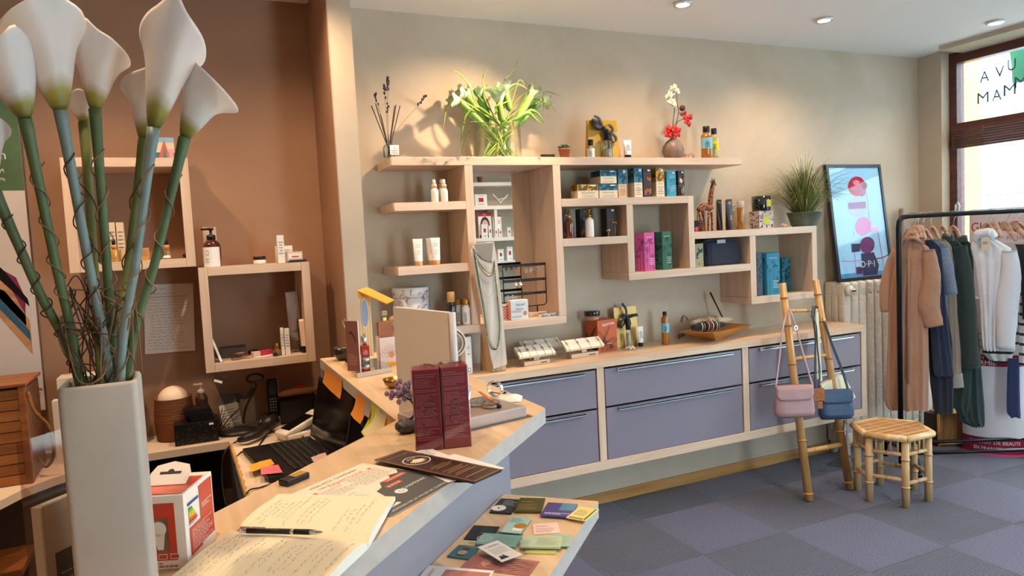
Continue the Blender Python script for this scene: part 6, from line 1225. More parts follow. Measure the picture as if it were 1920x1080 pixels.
# ------------------------------------------------------------------ business cards on the low shelf
ZS=.9155
def cardset():
 SG=M('sage_print','#8fb0a4',.5);SGD=M('sage_dark','#5e948c',.5)
 def txt(m_,n=4):return lambda b,W,H:(b.text('Atelier',W*.35,H*.72,H*.16,m_,.0002,wfit=W*.45),b.words(W*.1,H*.12,W*.8,H*.55,n,m_,.0002,fill=.25))
 def swirl(b,W,H):
  for k in range(3):b.ring(W*.14,H*.5,H*(.08+.1*k),H*(.11+.1*k),M('pale_sage','#c4d6cc',.5),.0002,20)
  b.words(W*.4,H*.2,W*.9,H*.85,6,M('olive_text','#6a7048',.5),.0002,fill=.22)
 def C(x,y):return(780+x/5.333,880+y/5.333)
 L=[('black business card with a round white logo, beside the panel',[(735,440),(950,455),(1045,330),(875,305)],'#26262a',lambda b,W,H:(b.disc(W*.28,H*.3,H*.2,WHITE,.0002,18),b.poly([(W*.24,H*.22,.0003),(W*.34,H*.3,.0003),(W*.24,H*.38,.0003)],INK),b.words(W*.3,H*.5,W*.9,H*.9,4,STK,.0002,fill=.2)),4),('dark olive business card with golden writing, top of its stack',[(985,440),(1250,445),(1260,310),(1065,308)],'#4a4a1e',txt(GOLDP),7),('purple and blue business card with white writing',[(1240,470),(1550,490),(1565,345),(1310,340)],'#4a4488',lambda b,W,H:(b.rect(W*.5,H*.45,W,H,M('blue_print','#5a8aa8',.4),.0002),b.words(W*.1,H*.1,W*.9,H*.25,2,STK,.0004)),3),('yellow business card with bamboo border at the shelf corner',[(1500,490),(1695,525),(1765,385),(1560,362)],'#e2d488',lambda b,W,H:(b.words(W*.15,H*.3,W*.7,H*.75,4,INK,.0002,fill=.25),b.rect(W*.85,H*.05,W*.93,H*.95,M('bamboo_print','#5a6a2a',.5),.0002),b.rect(W*.1,H*.05,W*.8,H*.12,M('bamboo_print'),.0002)),2),('blue green business card with a flower picture',[(840,632),(1040,650),(1155,490),(965,480)],'#9cc0bc',lambda b,W,H:(b.disc(W*.75,H*.45,H*.17,M('amber_print','#a8741a',.5),.0002,14),b.rect(W*.5,H*.15,W*.95,H*.3,WHITE,.0002),b.words(W*.1,H*.6,W*.7,H*.92,4,TEAL,.0002)),2),('plain black business card near the grey panel',[(475,705),(745,722),(808,590),(610,568)],'#1c1d20',lambda b,W,H:b.rect(W*.45,H*.4,W*.47,H*.6,BRNP,.0002),2),('pale pink business card with red writing',[(1180,655),(1440,640),(1458,556),(1260,545)],'#ead2c6',txt(REDM,3),1),('grey business card under the sage green stack',[(780,662),(1040,690),(1060,640),(830,625)],'#6a6c70',None,1),('small cream card with a squared pattern under the black card',[(430,760),(600,770),(640,720),(470,712)],'#cdb99a',lambda b,W,H:[b.rect(W*(.5+.06*i),H*(.3+.08*j),W*(.54+.06*i),H*(.36+.08*j),TEAL,.0002)for i in range(5)for j in range(5)if(i*j+i)%2==0],1),('teal business card with a photo of hands, leftmost on the card shelf',[(310,880),(525,910),(610,795),(405,770)],'#2e6a70',lambda b,W,H:(b.rect(W*.35,H*.15,W*.65,H*.85,M('hand_photo_dark','#3a3634',.5),.0002),b.disc(W*.5,H*.45,H*.2,M('printed_skin2','#a88a78',.6),.0004,14)),3),('sage green business card with a wave, stacked under the white card',[(590,765),(990,800),(1045,690),(660,655)],'#7ba8a0',swirl,6),('light sage business cards fanned at the shelf front',[(1045,790),(1445,798),(1440,655),(1110,680)],'#b4c8a8',swirl,4),('light sage business card slipping out at the right of the fan',[(1300,770),(1540,778),(1500,652),(1350,655)],'#a4c0ac',lambda b,W,H:b.words(W*.4,H*.1,W*.9,H*.9,7,M('olive_text','#6a7048',.5),.0002,fill=.2),2),('yellow green card lying below the light sage fan',[(1090,845),(1395,852),(1405,800),(1110,795)],'#c8c878',None,2),('white business card with a black mountain drawing and black title',[(855,930),(1060,855),(850,700),(655,770)],'#efeae4',lambda b,W,H:(b.text('E. LABORIEUX',W*.5,H*.82,H*.13,INK,.0002,wfit=W*.7,rot=0),b.words(W*.15,H*.35,W*.85,H*.7,4,INKB,.0002,fill=.25),b.poly([(W*.1,H*.08,.0002),(W*.22,H*.3,.0002),(W*.3,H*.2,.0002),(W*.38,H*.32,.0002),(W*.5,H*.08,.0002)],INK)),1)]
 lev=[0,0,.004,.006,.0045,0,0,.0008,0,0,.001,.0055,.004,.0,.0102]
 for(lb,q,col,d,k),lv in zip(L,lev):
  nm='business_card';z=ZS+lv;th=.0008*k+.0004
  sheet(nm,lb,[C(*p)for p in q],z,M('card_'+col[1:],col,.45),d,th,'card')
 def hair(b,W,H):
  rnd=random.Random(1)
  for k in range(26):
   y=H*(.2+.7*k/26);m_=M(('hair_light','hair_mid','hair_dark')[k%3],('#c49084','#9a6258','#6e4440')[k%3],.5);pts=[(W*(.25+.7*i/12),y+H*.035*math.sin(i*1.3+k*.6),.0002+.00001*k)for i in range(13)];b.add([(p[0],p[1]+s_*H*.016,p[2])for p in pts for s_ in(-1,1)],[(2*i,2*i+2,2*i+3,2*i+1)for i in range(12)],m_)
  b.disc(W*.3,H*.55,H*.16,M('printed_face','#b88478',.5),.0006,20,H*.3);b.text('SOINS',W*.4,H*.1,H*.12,M('photo_rose','#8a4a58',.5),.0006,wfit=W*.4)
 sheet('flyer','rose coloured flyer with wavy hair photo under the white card',[C(440,985),C(1130,1075),C(1265,905),C(640,850)],ZS,M('rose_flyer','#a86a66',.4),hair,.0005)
 sheet('flyer','white and salmon flyer at the bottom photo edge with dark red capitals',[C(20,1090),C(700,1150),C(735,1060),C(110,960)],ZS+.0008,M('flyer_white'),lambda b,W,H:(b.rect(W*.3,H*.0,W*.97,H*.8,M('salmon_print','#c08070',.5),.0002),b.text('GUINOT',W*.12,H*.4,H*.16,REDM,.0003,wfit=H*.8,rot=PI/2)),.0005)
cardset()
# ================================================================== desk behind the counter
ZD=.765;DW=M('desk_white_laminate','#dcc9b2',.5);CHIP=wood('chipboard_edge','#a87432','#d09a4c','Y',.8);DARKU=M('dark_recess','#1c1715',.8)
def desk():
 t=thing('corner_desk','pale laminate corner desk between the brown wall and the raised counter','desk',(.0,3.0,0))
 P=[(.445,YW-.002),(-1.55,YW-.002),(-1.55,2.2),(-.80,2.35),(-.646,2.822),(-.60,2.92),(-.526,3.006),(-.42,3.10),(-.30,3.155),(.082,3.158),(.102,2.30),(.444,2.05)]
 b=MB();b.prism(P,ZD-.03,ZD,DW);wpart(b,'desk_top',t)
 b=MB();rnd=random.Random(8);y=3.12
 while y>2.35:
  l=rnd.uniform(.012,.03);wd=rnd.uniform(.003,.011);xx=.084+(3.158-y)*.0233;b.box(xx-.001,xx+wd,y-l,y,ZD-.028,ZD+.0008,CHIP);y-=l*.97
 wpart(b,'chipped_edge',t,kind='stuff')
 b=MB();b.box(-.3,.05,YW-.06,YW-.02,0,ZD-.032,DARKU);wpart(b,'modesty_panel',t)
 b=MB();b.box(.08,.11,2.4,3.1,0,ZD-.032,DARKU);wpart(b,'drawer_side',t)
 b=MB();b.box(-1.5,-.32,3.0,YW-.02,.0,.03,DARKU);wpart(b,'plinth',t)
desk()
ZD+=.0005
def adz(px,py,z=None):p=az(px,py,z or ZD);return Vector((p.x,min(p.y,YW-.03),p.z))
def rattan_drum():
 Y=3.36;x0,x1=ay(288,780,Y).x,ay(366,780,Y).x;r=(x1-x0)/2;h=ay(326,744,Y).z-ZD;RT=M('reddish_rattan','#8a5030',.55,bump=.8,bscale=10,stretch=(1,1,30));t=thing('rattan_drum','round woven rattan drum lamp with a white globe on the desk','lamp',((x0+x1)/2,Y,ZD));b=MB()
 prof=[];n=34
 for k in range(n+1):zz=h*k/n;rr=r*(.93+.07*math.sin(PI*min(1,k/n*1.1)));prof+=[(rr,zz),(rr-.0035,zz+h/n*.5)]if k<n else[(rr,zz)]
 b.lathe(prof+[(r*.86,h),(r*.86,h*.5)],RT,44);b.build('woven_drum',t)
 b=MB();b.sphere((0,0,h-.01),r*.76,M('opal_globe','#f0dcc4',.35,sss=.2),16,(1,1,.95));b.build('globe',t)
rattan_drum()
SPK=M('speckled_black_card','#141312',.4)
def deskbox(name,lb,px0,px1,pyb,pyt,dep,m_,z=None,rz=0,cat='box',deco=None,Y=None):
 z=z or ZD;q=adz((px0+px1)/2,pyb,z);Y=Y or q.y;a,c=ay(px0,pyb,Y).x,ay(px1,pyb,Y).x;h=ay((px0+px1)/2,pyt,Y).z-z;pbox(name,lb,a,c,Y,z,h,dep,m_,deco,rz=rz,cat=cat);return a,c,Y,h
a,c,Yb,hb=deskbox('black_card_box','speckled black card box on the desk before the rattan drum',328,411,829,793,.13,SPK,Y=3.20,deco=lambda b,F,S,TP,w_,h,d:(b.rect(0,h*.52,w_,h*.54,DARKU,.0012,F),b.rect(w_*.8,h*.82,w_*.9,h*.92,STK,.0013,F),[b.disc(random.random()*w_,random.random()*h,.0009,STK,.0012,6,X=F)for _ in range(34)]))
z2=ZD+hb+.0015
for k in range(4):pbox('black_case',('lowest flat black case stacked on the speckled box','second flat black case of the stack on the speckled box','third flat black case of the stack on the speckled box','topmost flat black case of the stack on the speckled box')[k],a+.065-.008*k+.004*(k%2),c-.01-.004*k,Yb+.02,z2+k*.0135,.012,.09,BLACK,None,'case',rz=.03*k)
def amberpump():
 p=adz(382,795);bottle('cosmetic_bottle','small glass bottle with a pale pump and white label behind the black boxes',p.x,3.34,ZD,ay(382,718,3.34).z-ZD,.025,M('brown_glass','#4a2a18',.1,coat=1),M('pearl_pump','#d8c8b8',.3),.045,WHITE,(.2,.62),kind='pump',neck=.6,capr=.014,text=lambda b,F,w_,h:b.text('Clean',w_/2,h*.6,h*.3,INK,.0002,F,wfit=w_*.8))
amberpump()
def leaflets_fan():
 for k,(x0,x1,yb,yt,m_,lb,Y)in enumerate(((405,452,790,742,M('grey_leaflet','#6b625c',.6),'grey leaflet leaning on the wall behind the scanner stand',3.42),(440,480,786,750,M('taupe_leaflet','#9a8a7c',.6),'pale taupe leaflet leaning beside the scanner stand',3.40),(419,455,795,765,PAPER,'white printed card leaning at the foot of the grey leaflets',3.36))):
  a,c=ay(x0,yb,Y).x,ay(x1,yb,Y).x;h=ay(x0,yt,Y).z-ZD;b=MB();b.T=T(a,Y-.01,ZD)@RY(.12*(1-k))@RX(-.12)@T(0,0,.006*abs(1-k)*2);b.box(0,c-a,0,.002,0,h,m_);b.words(.006,h*.2,c-a-.006,h*.8,5,INKB,.0004,frame((0,0,0),(1,0,0),(0,0,1)),fill=.2)if k==2 else None;b.T=I4;b.build('leaflet',label=lb,cat='leaflet')
 b=MB();p=adz(408,800);rnd=random.Random(2)
 for k in range(26):q=Vector((p.x+.0,3.30,ZD+.004));e=q+Vector((rnd.uniform(-.02,.10),rnd.uniform(-.015,.03),rnd.uniform(.02,.11)));b.tube(smooth_path([q,(q+e)/2+Vector((0,0,.01)),e],3),.0012,M('dried_brown','#5e3f2c',.9),4)
 b.build('dried_sprig',label='small bunch of dried brown twigs on the desk',cat='dried flowers')
leaflets_fan()
def scanner():
 p=Vector((ay(448,812,3.28).x,3.28,ZD));SK=M('scanner_black','#24201e',.38);t=thing('scanner_stand','black gooseneck barcode scanner stand with a ring holder','stand',tuple(p));b=MB()
 b.lathe([(.075,0),(.08,.004),(.074,.014),(.04,.022),(.014,.026),(.0005,.026)],SK,40,Matrix.Diagonal((1.05,.8,1,1)));b.build('base',t)
 P=lambda x,y,Y=3.28:ay(280+x/3.858,680+y/3.858,Y)-p
 b=MB();b.tube(smooth_path([P(682,440),P(682,400),P(700,320),P(745,230),P(772,175),P(770,150)],8),.0052,SK,10);b.build('gooseneck',t)
 b=MB();c=P(765,112);R=.034;b.tube([(c.x+R*math.cos(a_),c.y+R*.55*math.sin(a_),c.z+R*.45*math.sin(a_))for a_ in[2*PI*k/28 for k in range(28)]],.006,SK,8,closed=True);b.build('ring_holder',t)
 b=MB();b.tube(smooth_path([P(755,180),P(720,235),P(690,252),P(655,250),P(640,275),P(655,285)],5),[.008]*12+[.006]*14,SK,8);b.tube([P(640,245),P(622,232)],[.006,.004],SK,8);b.build('cradle_arm',t)
 t=thing('barcode_scanner','black handheld barcode scanner lying in front of its stand','scanner',tuple(Vector((ay(480,806,3.14).x,3.14,ZD))));q=Vector(t.location);P=lambda x,y,dz=0:az(280+x/3.858,680+y/3.858,ZD+.03+dz)-q
 b=MB();b.tube([P(650,560,-.01),P(700,545),P(780,515),P(840,480)],[.012,.0155,.018,.02],SK,14);b.build('handle',t);b=MB();b.tube([P(820,470,.0),P(860,440,.012),P(905,420,.014)],[.026,.034,.03],SK,18);b.tube([P(812,455,.01),P(835,400,.018)],[.02,.026],SK,14);b.build('scan_head',t)
 b=MB();CB=M('black_cable','#131212',.5);w0=P(650,560,-.012);b.tube(smooth_path([w0]+[ay(280+x/3.858,680+y/3.858,Yc)-q for x,y,Yc in((600,590,3.12),(545,650,3.09),(525,760,3.07),(530,900,3.03),(555,1040,2.98))],8),.003,CB,7);b.build('cable',t)
scanner()
def phone():
 Y=3.40;PB=M('phone_black','#121214',.3);p=Vector((ay(514,788,Y).x,Y-.02,ZD));t=thing('cordless_phone','black cordless phone standing in its white charging base','phone',tuple(p),-.1)
 b=MB();b.box(-.032,.032,-.035,.04,0,.03,M('phone_white','#d8d0c6',.4),.008,seg=3);b.build('charging_base',t);h=ay(514,709,Y).z-ZD;X=T(0,.0,.0305)@RX(-.12);b=MB();b.T=X;b.box(-.0235,.0235,-.011,.011,0,h-.03,PB,.009,seg=3);b.box(.0,.0255,-.004,.0125,.004,h-.034,M('phone_white'),.006);F=frame((0,-.0112,0),(1,0,0),(0,0,1));b.rect(-.014,h*.5,.014,h*.66,M('phone_screen','#3c4648',.15),.0003,F)
 for r in range(5):
  for k in range(3):b.rect(-.015+k*.0115,h*.12+r*h*.065,-.0075+k*.0115,h*.12+r*h*.065+h*.03,M('phone_keys','#8a8884',.5),.0003,F)
 b.build('handset',t)
phone()
a,c,Y_,h_=deskbox('black_box','black storage box behind the card terminal',527,600,790,749,.12,M('black_box_card','#100f10',.4),Y=3.32)
b=MB();z3=ZD+h_+.022
b.tube([(a+.0,3.37,z3),(a+.03,3.37,z3+.004),(a+.09,3.38,z3+.006),(a+.15,3.38,z3+.004),(a+.185,3.38,z3+.006)],[.008,.016,.019,.017,.012],M('kraft_roll','#b0784a',.7,bump=.5,bscale=40),12);b.build('paper_roll',label='crumpled tan paper roll on top of the black storage box',cat='roll')
b=MB();b.box(a+.07,a+.12,3.37,3.40,z3+.026,z3+.034,REDM,.002,RZ(0));b.build('lipstick_red',label='small red packet lying on the tan paper roll',cat='packet')
def terminal():
 p=Vector((ay(565,815,3.06).x,3.06,ZD));t=thing('card_terminal','white card payment terminal with a black screen on its dock','terminal',tuple(p),.42);WT=M('terminal_white','#dcd2c6',.4);b=MB();b.box(-.09,.09,-.045,.045,0,.03,WT,.01,seg=3);b.build('dock',t)
 X=T(0,0,.04)@RY(-.30);b=MB();b.T=X;b.box(-.1,.1,-.042,.042,0,.028,WT,.01,seg=3);b.box(-.07,.055,-.034,.034,.028,.0292,M('terminal_screen','#0c0c0e',.1));b.T=I4;b.build('terminal_body',t)
terminal()
def laptop():
 A,B,C_,D_=adz(455,851),adz(504,907),adz(618,862),adz(571,820);u=((B-A)+(C_-D_)).normalized();v=Vector((-u.y,u.x,0));
 LB=M('laptop_black','#151416',.42);o=Vector((.128,2.905,ZD));ang=math.atan2(-.19,.052)
 # local x runs along the left edge A->B, local y points to the screen hinge
 ux=(B-A).normalized();uy=Vector((-ux.y,ux.x,0));W=(B-A).length;D=.265;rz=math.atan2(ux.y,ux.x);t=thing('laptop','open black laptop with sticky notes on the desk','laptop',tuple(A),rz)
 b=MB();b.box(0,W,0,D,.004,.022,LB,.004);b.box(.02,W-.02,D*.34,D*.88,.0222,.0226,M('key_well','#0b0b0c',.5));b.box(W*.3,W*.62,D*.06,D*.27,.0222,.0225,M('touchpad','#222124',.3));lb_=b.build('base',t);b=MB();KY=M('laptop_keys','#1b1b1d',.5);KL=M('key_legend','#8c8c8c',.6)
 for r in range(6):
  for k in range(16):
   x0,y0=.022+k*(W-.044)/16,D*.35+r*D*.088;b.box(x0+.0012,x0+(W-.044)/16-.0012,y0+.001,y0+D*.088-.003,.0226,.0246,KY);b.rect(x0+.005,y0+.006,x0+.009,y0+.010,KL,.0248)
 b.build('keyboard',lb_);X=T(0,D,.022)@RX(-.22)
 b=MB();b.T=X;Hs=.245;b.box(0,W,0,.009,0,Hs,LB,.003);b.rect(.014,.02,W-.014,Hs-.014,M('laptop_screen_off','#0a0a0c',.12),.0006,frame((0,0,0),(1,0,0),(0,0,1)));b.rect(W*.15,Hs-.010,W*.19,Hs-.007,M('laptop_badge','#9a9a9a',.4),.0008,frame((0,0,0),(1,0,0),(0,0,1)));b.T=I4;b.build('screen',t)
laptop()
def note(lb,pts,z,m_,scr=True,name='sticky_note'):
 q=[az(x,y,z)for x,y in pts];b=MB();n=6;vs=[]
 for i in range(n+1):
  for j in range(n+1):p=q[0].lerp(q[1],i/n).lerp(q[3].lerp(q[2],i/n),j/n);vs.append(p+Vector((0,0,.0035*(j/n)**2*(1 if i>2 else .4))))
 b.add(vs,[(i*(n+1)+j,(i+1)*(n+1)+j,(i+1)*(n+1)+j+1,i*(n+1)+j+1)for i in range(n)for j in range(n)],m_,True)
 if scr:
  F=frame(q[0]+Vector((0,0,.0005)),q[1]-q[0],q[3]-q[0]);b.scribble(.01,.01,(q[1]-q[0]).length-.01,(q[3]-q[0]).length*.8,3,INKB,.0008,.002,F,3)
 b.build(name,label=lb,cat='sticky note')
YNO=M('sticky_amber','#e2a832',.6);PNK=M('sticky_pink','#e07484',.6);ONO=M('sticky_orange','#d98a2e',.6);YEN=M('sticky_yellow','#c9c428',.6)
note('amber sticky note on the laptop palm rest, lying under the pink one',[(471,885),(515,870),(508,862),(467,872)],ZD+.0235,YNO);note('bright pink sticky note on the laptop palm rest',[(489,890),(530,886),(522,873),(489,877)],ZD+.028,PNK);note('pale pink note with red letters at the right edge of the laptop',[(588,866),(617,862),(610,850),(583,858)],ZD+.027,M('pale_pink_note','#e0b4b8',.6))
# sticky notes hanging from the inner edge of the counter
def hang(lb,px0,px1,py0,py1,m_,x=.446,curl=0,name='sticky_note',rows=3):
 a,c=ax(px0,py0,x),ax(px1,py0,x);y0,y1=a.y,c.y;zt=min(CZ-.004,a.z);zb=ax(px0,py1,x).z;n=8;b=MB();vs=[]
 for j in range(n+1):
  k=j/n;zz=zt+(zb-zt)*k;off=-.0015-.012*k*k-curl*k**3
  for i in range(3):vs.append((x+off-.003*(i==1),y0+(y1-y0)*i/2,zz))
 b.add(vs,[(j*3+i,j*3+i+1,(j+1)*3+i+1,(j+1)*3+i)for j in range(n)for i in range(2)],m_,True)
 if rows:b.scribble(.004,(zb-zt)*.85,abs(y1-y0)-.004,-.006,rows,INKB,.0007,.0,frame((x-.0055,max(y0,y1),zt),(0,-1,0),(-.18,0,1)),5)
 b.build(name,label=lb,cat='sticky note')
hang('large orange sticky note at the far end of the counter inner edge',609,640,684,714,ONO,rows=5);hang('orange sticky note hanging left of the yellow one',668,686,733,772,ONO,curl=.01);hang('grey paper strip hanging between orange and yellow notes',686,697,738,770,M('grey_strip','#9a8a80',.6),rows=0);hang('long bright yellow sticky note hanging from the counter edge',694,712,746,803,YEN,curl=.02,rows=0);hang('pale curled paper slip hanging over the yellow note',704,722,752,800,M('pale_slip','#cfc49a',.6),curl=.03,x=.440,rows=4);hang('orange sticky note nearest the blank panel',724,740,766,802,ONO,rows=5)
b=MB();rnd=random.Random(6);CB=M('black_cable')
for k in range(5):
 q=[Vector((rnd.uniform(.33,.43),2.75-.12*k+rnd.uniform(-.1,.1)*j,ZD+.005+.02*(j%2)))for j in range(6)];b.tube(smooth_path(q,6),.0025,CB,6)
b.build('cable_tangle',label='tangle of black cables on the desk behind the laptop screen',cat='cables',kind='stuff')
b=MB();b.tube(smooth_path([adz(503,812)+Vector((0,0,.003)),adz(480,842)+Vector((0,0,.003)),adz(452,850)+Vector((0,0,.004)),ay(441,870,2.86),ay(446,905,2.8)],8),.003,CB,7);b.build('power_cable',label='black cable looping over the desk edge beside the laptop',cat='cable')
b=MB();b.tube(smooth_path([adz(560,890)+Vector((0,0,.003)),adz(530,903)+Vector((0,0,.004)),adz(490,915)+Vector((0,0,.003)),adz(466,925)+Vector((-.004,0,.004)),adz(461,945)+Vector((-.02,0,-.04))],8),.0025,CB,7);b.build('charger_cable',label='thin black cable in front of the laptop running off the desk',cat='cable')
# ------------------------------------------------------------------ wall note and the niche shelves
def wallnote():
 q=[ay(272,664,3.46),ay(366,657,3.46),ay(362,531,3.46),ay(269,534,3.46)];n=8;b=MB();vs=[]
 for i in range(n+1):
  for j in range(n+1):p=q[0].lerp(q[1],i/n).lerp(q[3].lerp(q[2],i/n),j/n);p.y=3.462-.006*(1-j/n)**2-.002*math.sin(i);vs.append(p)
 b.add(vs,[(i*(n+1)+j,(i+1)*(n+1)+j,(i+1)*(n+1)+j+1,i*(n+1)+j+1)for i in range(n)for j in range(n)],M('note_paper','#e9e0d6',.7),True);F=frame(q[0]+Vector((0,-.0,0)),q[1]-q[0],(0,0,1));F.translation.y=3.4505;W=(q[1]-q[0]).length;H_=(q[3]-q[0]).length
 b.scribble(W*.06,H_*.04,W*.97,H_*.80,17,INKB,.0012,.0,F,12);b.scribble(W*.2,H_*.9,W*.7,H_*.97,1,INKB,.0014,.0,F,2);b.scribble(W*.05,H_*.83,W*.9,H_*.89,1,INKB,.0014,0,F,4);b.rect(W*.05,H_*.815,W*.93,H_*.82,INKB,0,F);b.build('handwritten_note',label='handwritten white instruction sheet pinned on the brown wall',cat='note')
wallnote()
ZN1,ZN2,ZN3=1.542,1.4985,1.0925
def nb(lb,x0,x1,yb,yt,z,m_,dep=.04,Y=3.23,deco=None,rz=0,nm='cosmetic_box',cat='box'):a,c=ay(x0,yb,Y).x,ay(x1,yb,Y).x;pbox(nm,lb,a,c,Y,z,ay((x0+x1)/2,yt,Y).z-z,dep,m_,deco,rz=rz,cat=cat)
GRT=lambda b,F,S,TP,w_,h,d:(b.words(w_*.15,h*.3,w_*.85,h*.8,5,INKB,.001,F,fill=.25,center=True))
CRC=M('cream_carton','#d8c4a8',.6);KR=M('bamboo_carton','#c08a50',.6)
nb('tall cream carton at left inside the upper wall box',206,221,490,417,ZN1,CRC,.05,3.33,GRT);nb('tall cream carton right of its twin inside the upper wall box',223,237,490,417,ZN1,CRC,.05,3.33,GRT)
nb('tan carton standing before the cream cartons',208,228,490,468,ZN1,KR,.03,3.25,GRT);nb('tan carton partly hidden behind the pale calla stem',241,256,490,466,ZN1,KR,.03,3.26,GRT);nb('tan carton at right of the row in the upper wall box',264,281,489,465,ZN1,KR,.03,3.26,GRT)
bottle('dropper_bottle','golden dropper bottle with black teat standing before the cream cartons',ay(214,465,3.225).x,3.222,ZN1,ay(214,448,3.222).z-ZN1,.013,M('gold_serum','#c89448',.15,coat=1),(KR,BLACK),.04,None,kind='drop',neck=.7,capr=.011)
bottle('dropper_bottle','olive gold dropper bottle alone at the right in the upper wall box',ay(314,490,3.24).x,3.24,ZN1,ay(314,447,3.24).z-ZN1,.0165,M('olive_serum','#8a6a38',.12,coat=1),(KR,BLACK),.045,STK,(.1,.35),kind='drop',neck=.7,capr=.012)
b=MB();p=ay(351,488,3.24);b.sphere((p.x-.005,3.24,ZN1+.010),.0098,BLACK,8,(1.2,1,1));b.build('bottle_lid',label='tiny black round lid at the right end of the upper wall box',cat='lid')
def travel(b,F,S,TP,w_,h,d):
 b.rect(0,0,w_,h*.35,M('postcard_blue','#3a6a8a',.5),.001,F);b.poly([(w_*.1,0,.0012),(w_*.5,h*.9,.0012),(w_*.8,0,.0012)],M('postcard_coral','#c8665a',.5),F);b.poly([(w_*.35,0,.0014),(w_*.5,h*.6,.0014),(w_*.62,0,.0014)],M('postcard_teal','#3a8a80',.5),F);b.rect(0,h*.8,w_,h,M('postcard_sky','#8ab4cc',.5),.0011,F);b.rect(w_*.7,h*.1,w_*.95,h*.5,M('postcard_pink','#d89aa8',.5),.0013,F)
nb('small colourful illustrated tin on top of the upper wall box',292,328,296,258,1.9515,M('tin_cream','#d8c8b0',.5),.05,3.3,travel,nm='illustrated_tin',cat='tin')
nb('narrow white carton behind the amber pump bottle',385,410,496,426,ZN2,CRC,.04,3.32,GRT)
bottle('pump_bottle','large amber pump bottle with white label on top of the lower wall box',ay(399.5,494,3.25).x,3.25,ZN2,ay(399,427,3.25).z-ZN2,.0365,M('amber_brown_glass','#4a1c0c',.08,coat=1),BLACK,.05,WHITE,(.0,.72),kind='pump',neck=.42,capr=.018,text=lambda b,F,w_,h:(b.rect(w_*.3,h*.6,w_*.65,h*.82,INKB,.0002,F),b.rect(w_*.33,h*.62,w_*.62,h*.80,WHITE,.0004,F),b.words(w_*.2,h*.2,w_*.9,h*.45,3,INKB,.0002,F,fill=.25)))
t=thing('cream_jar','small cream jar with a black lid in the middle of the lower wall box top','jar',(ay(487,490,3.25).x,3.25,ZN2+.0005));b=MB();b.lathe([(.024,0),(.026,.002),(.026,.018),(.024,.019)],WCER,28);b.build('jar',t);b=MB();b.lathe([(.0265,.0192),(.0265,.033),(.025,.034),(.0005,.034)],BLACK,28);b.build('lid',t)
nb('tall narrow white carton on the right of the lower wall box top',522,535,492,441,ZN2,WHITE,.03,3.225,GRT);nb('low white carton half hidden behind the tall narrow one',518,550,490,461,ZN2,WHITE,.03,3.30,GRT)
nb('white pack with red lips printed on it, right end of the lower wall box top',539,568,489,472,ZN2+.0075,M('clear_pack','#d8cabc',.25),.05,3.235,lambda b,F,S,TP,w_,h,d:(b.rect(w_*.1,h*.25,w_*.9,h*.8,WHITE,.001,F),b.rect(w_*.3,h*.38,w_*.75,h*.52,REDM,.0012,F)),nm='lip_pack',cat='pack');nb('flat black case under the white pack with red lips',543,575,490.5,487,ZN2,BLACK,.06,3.23,nm='flat_case',cat='case')
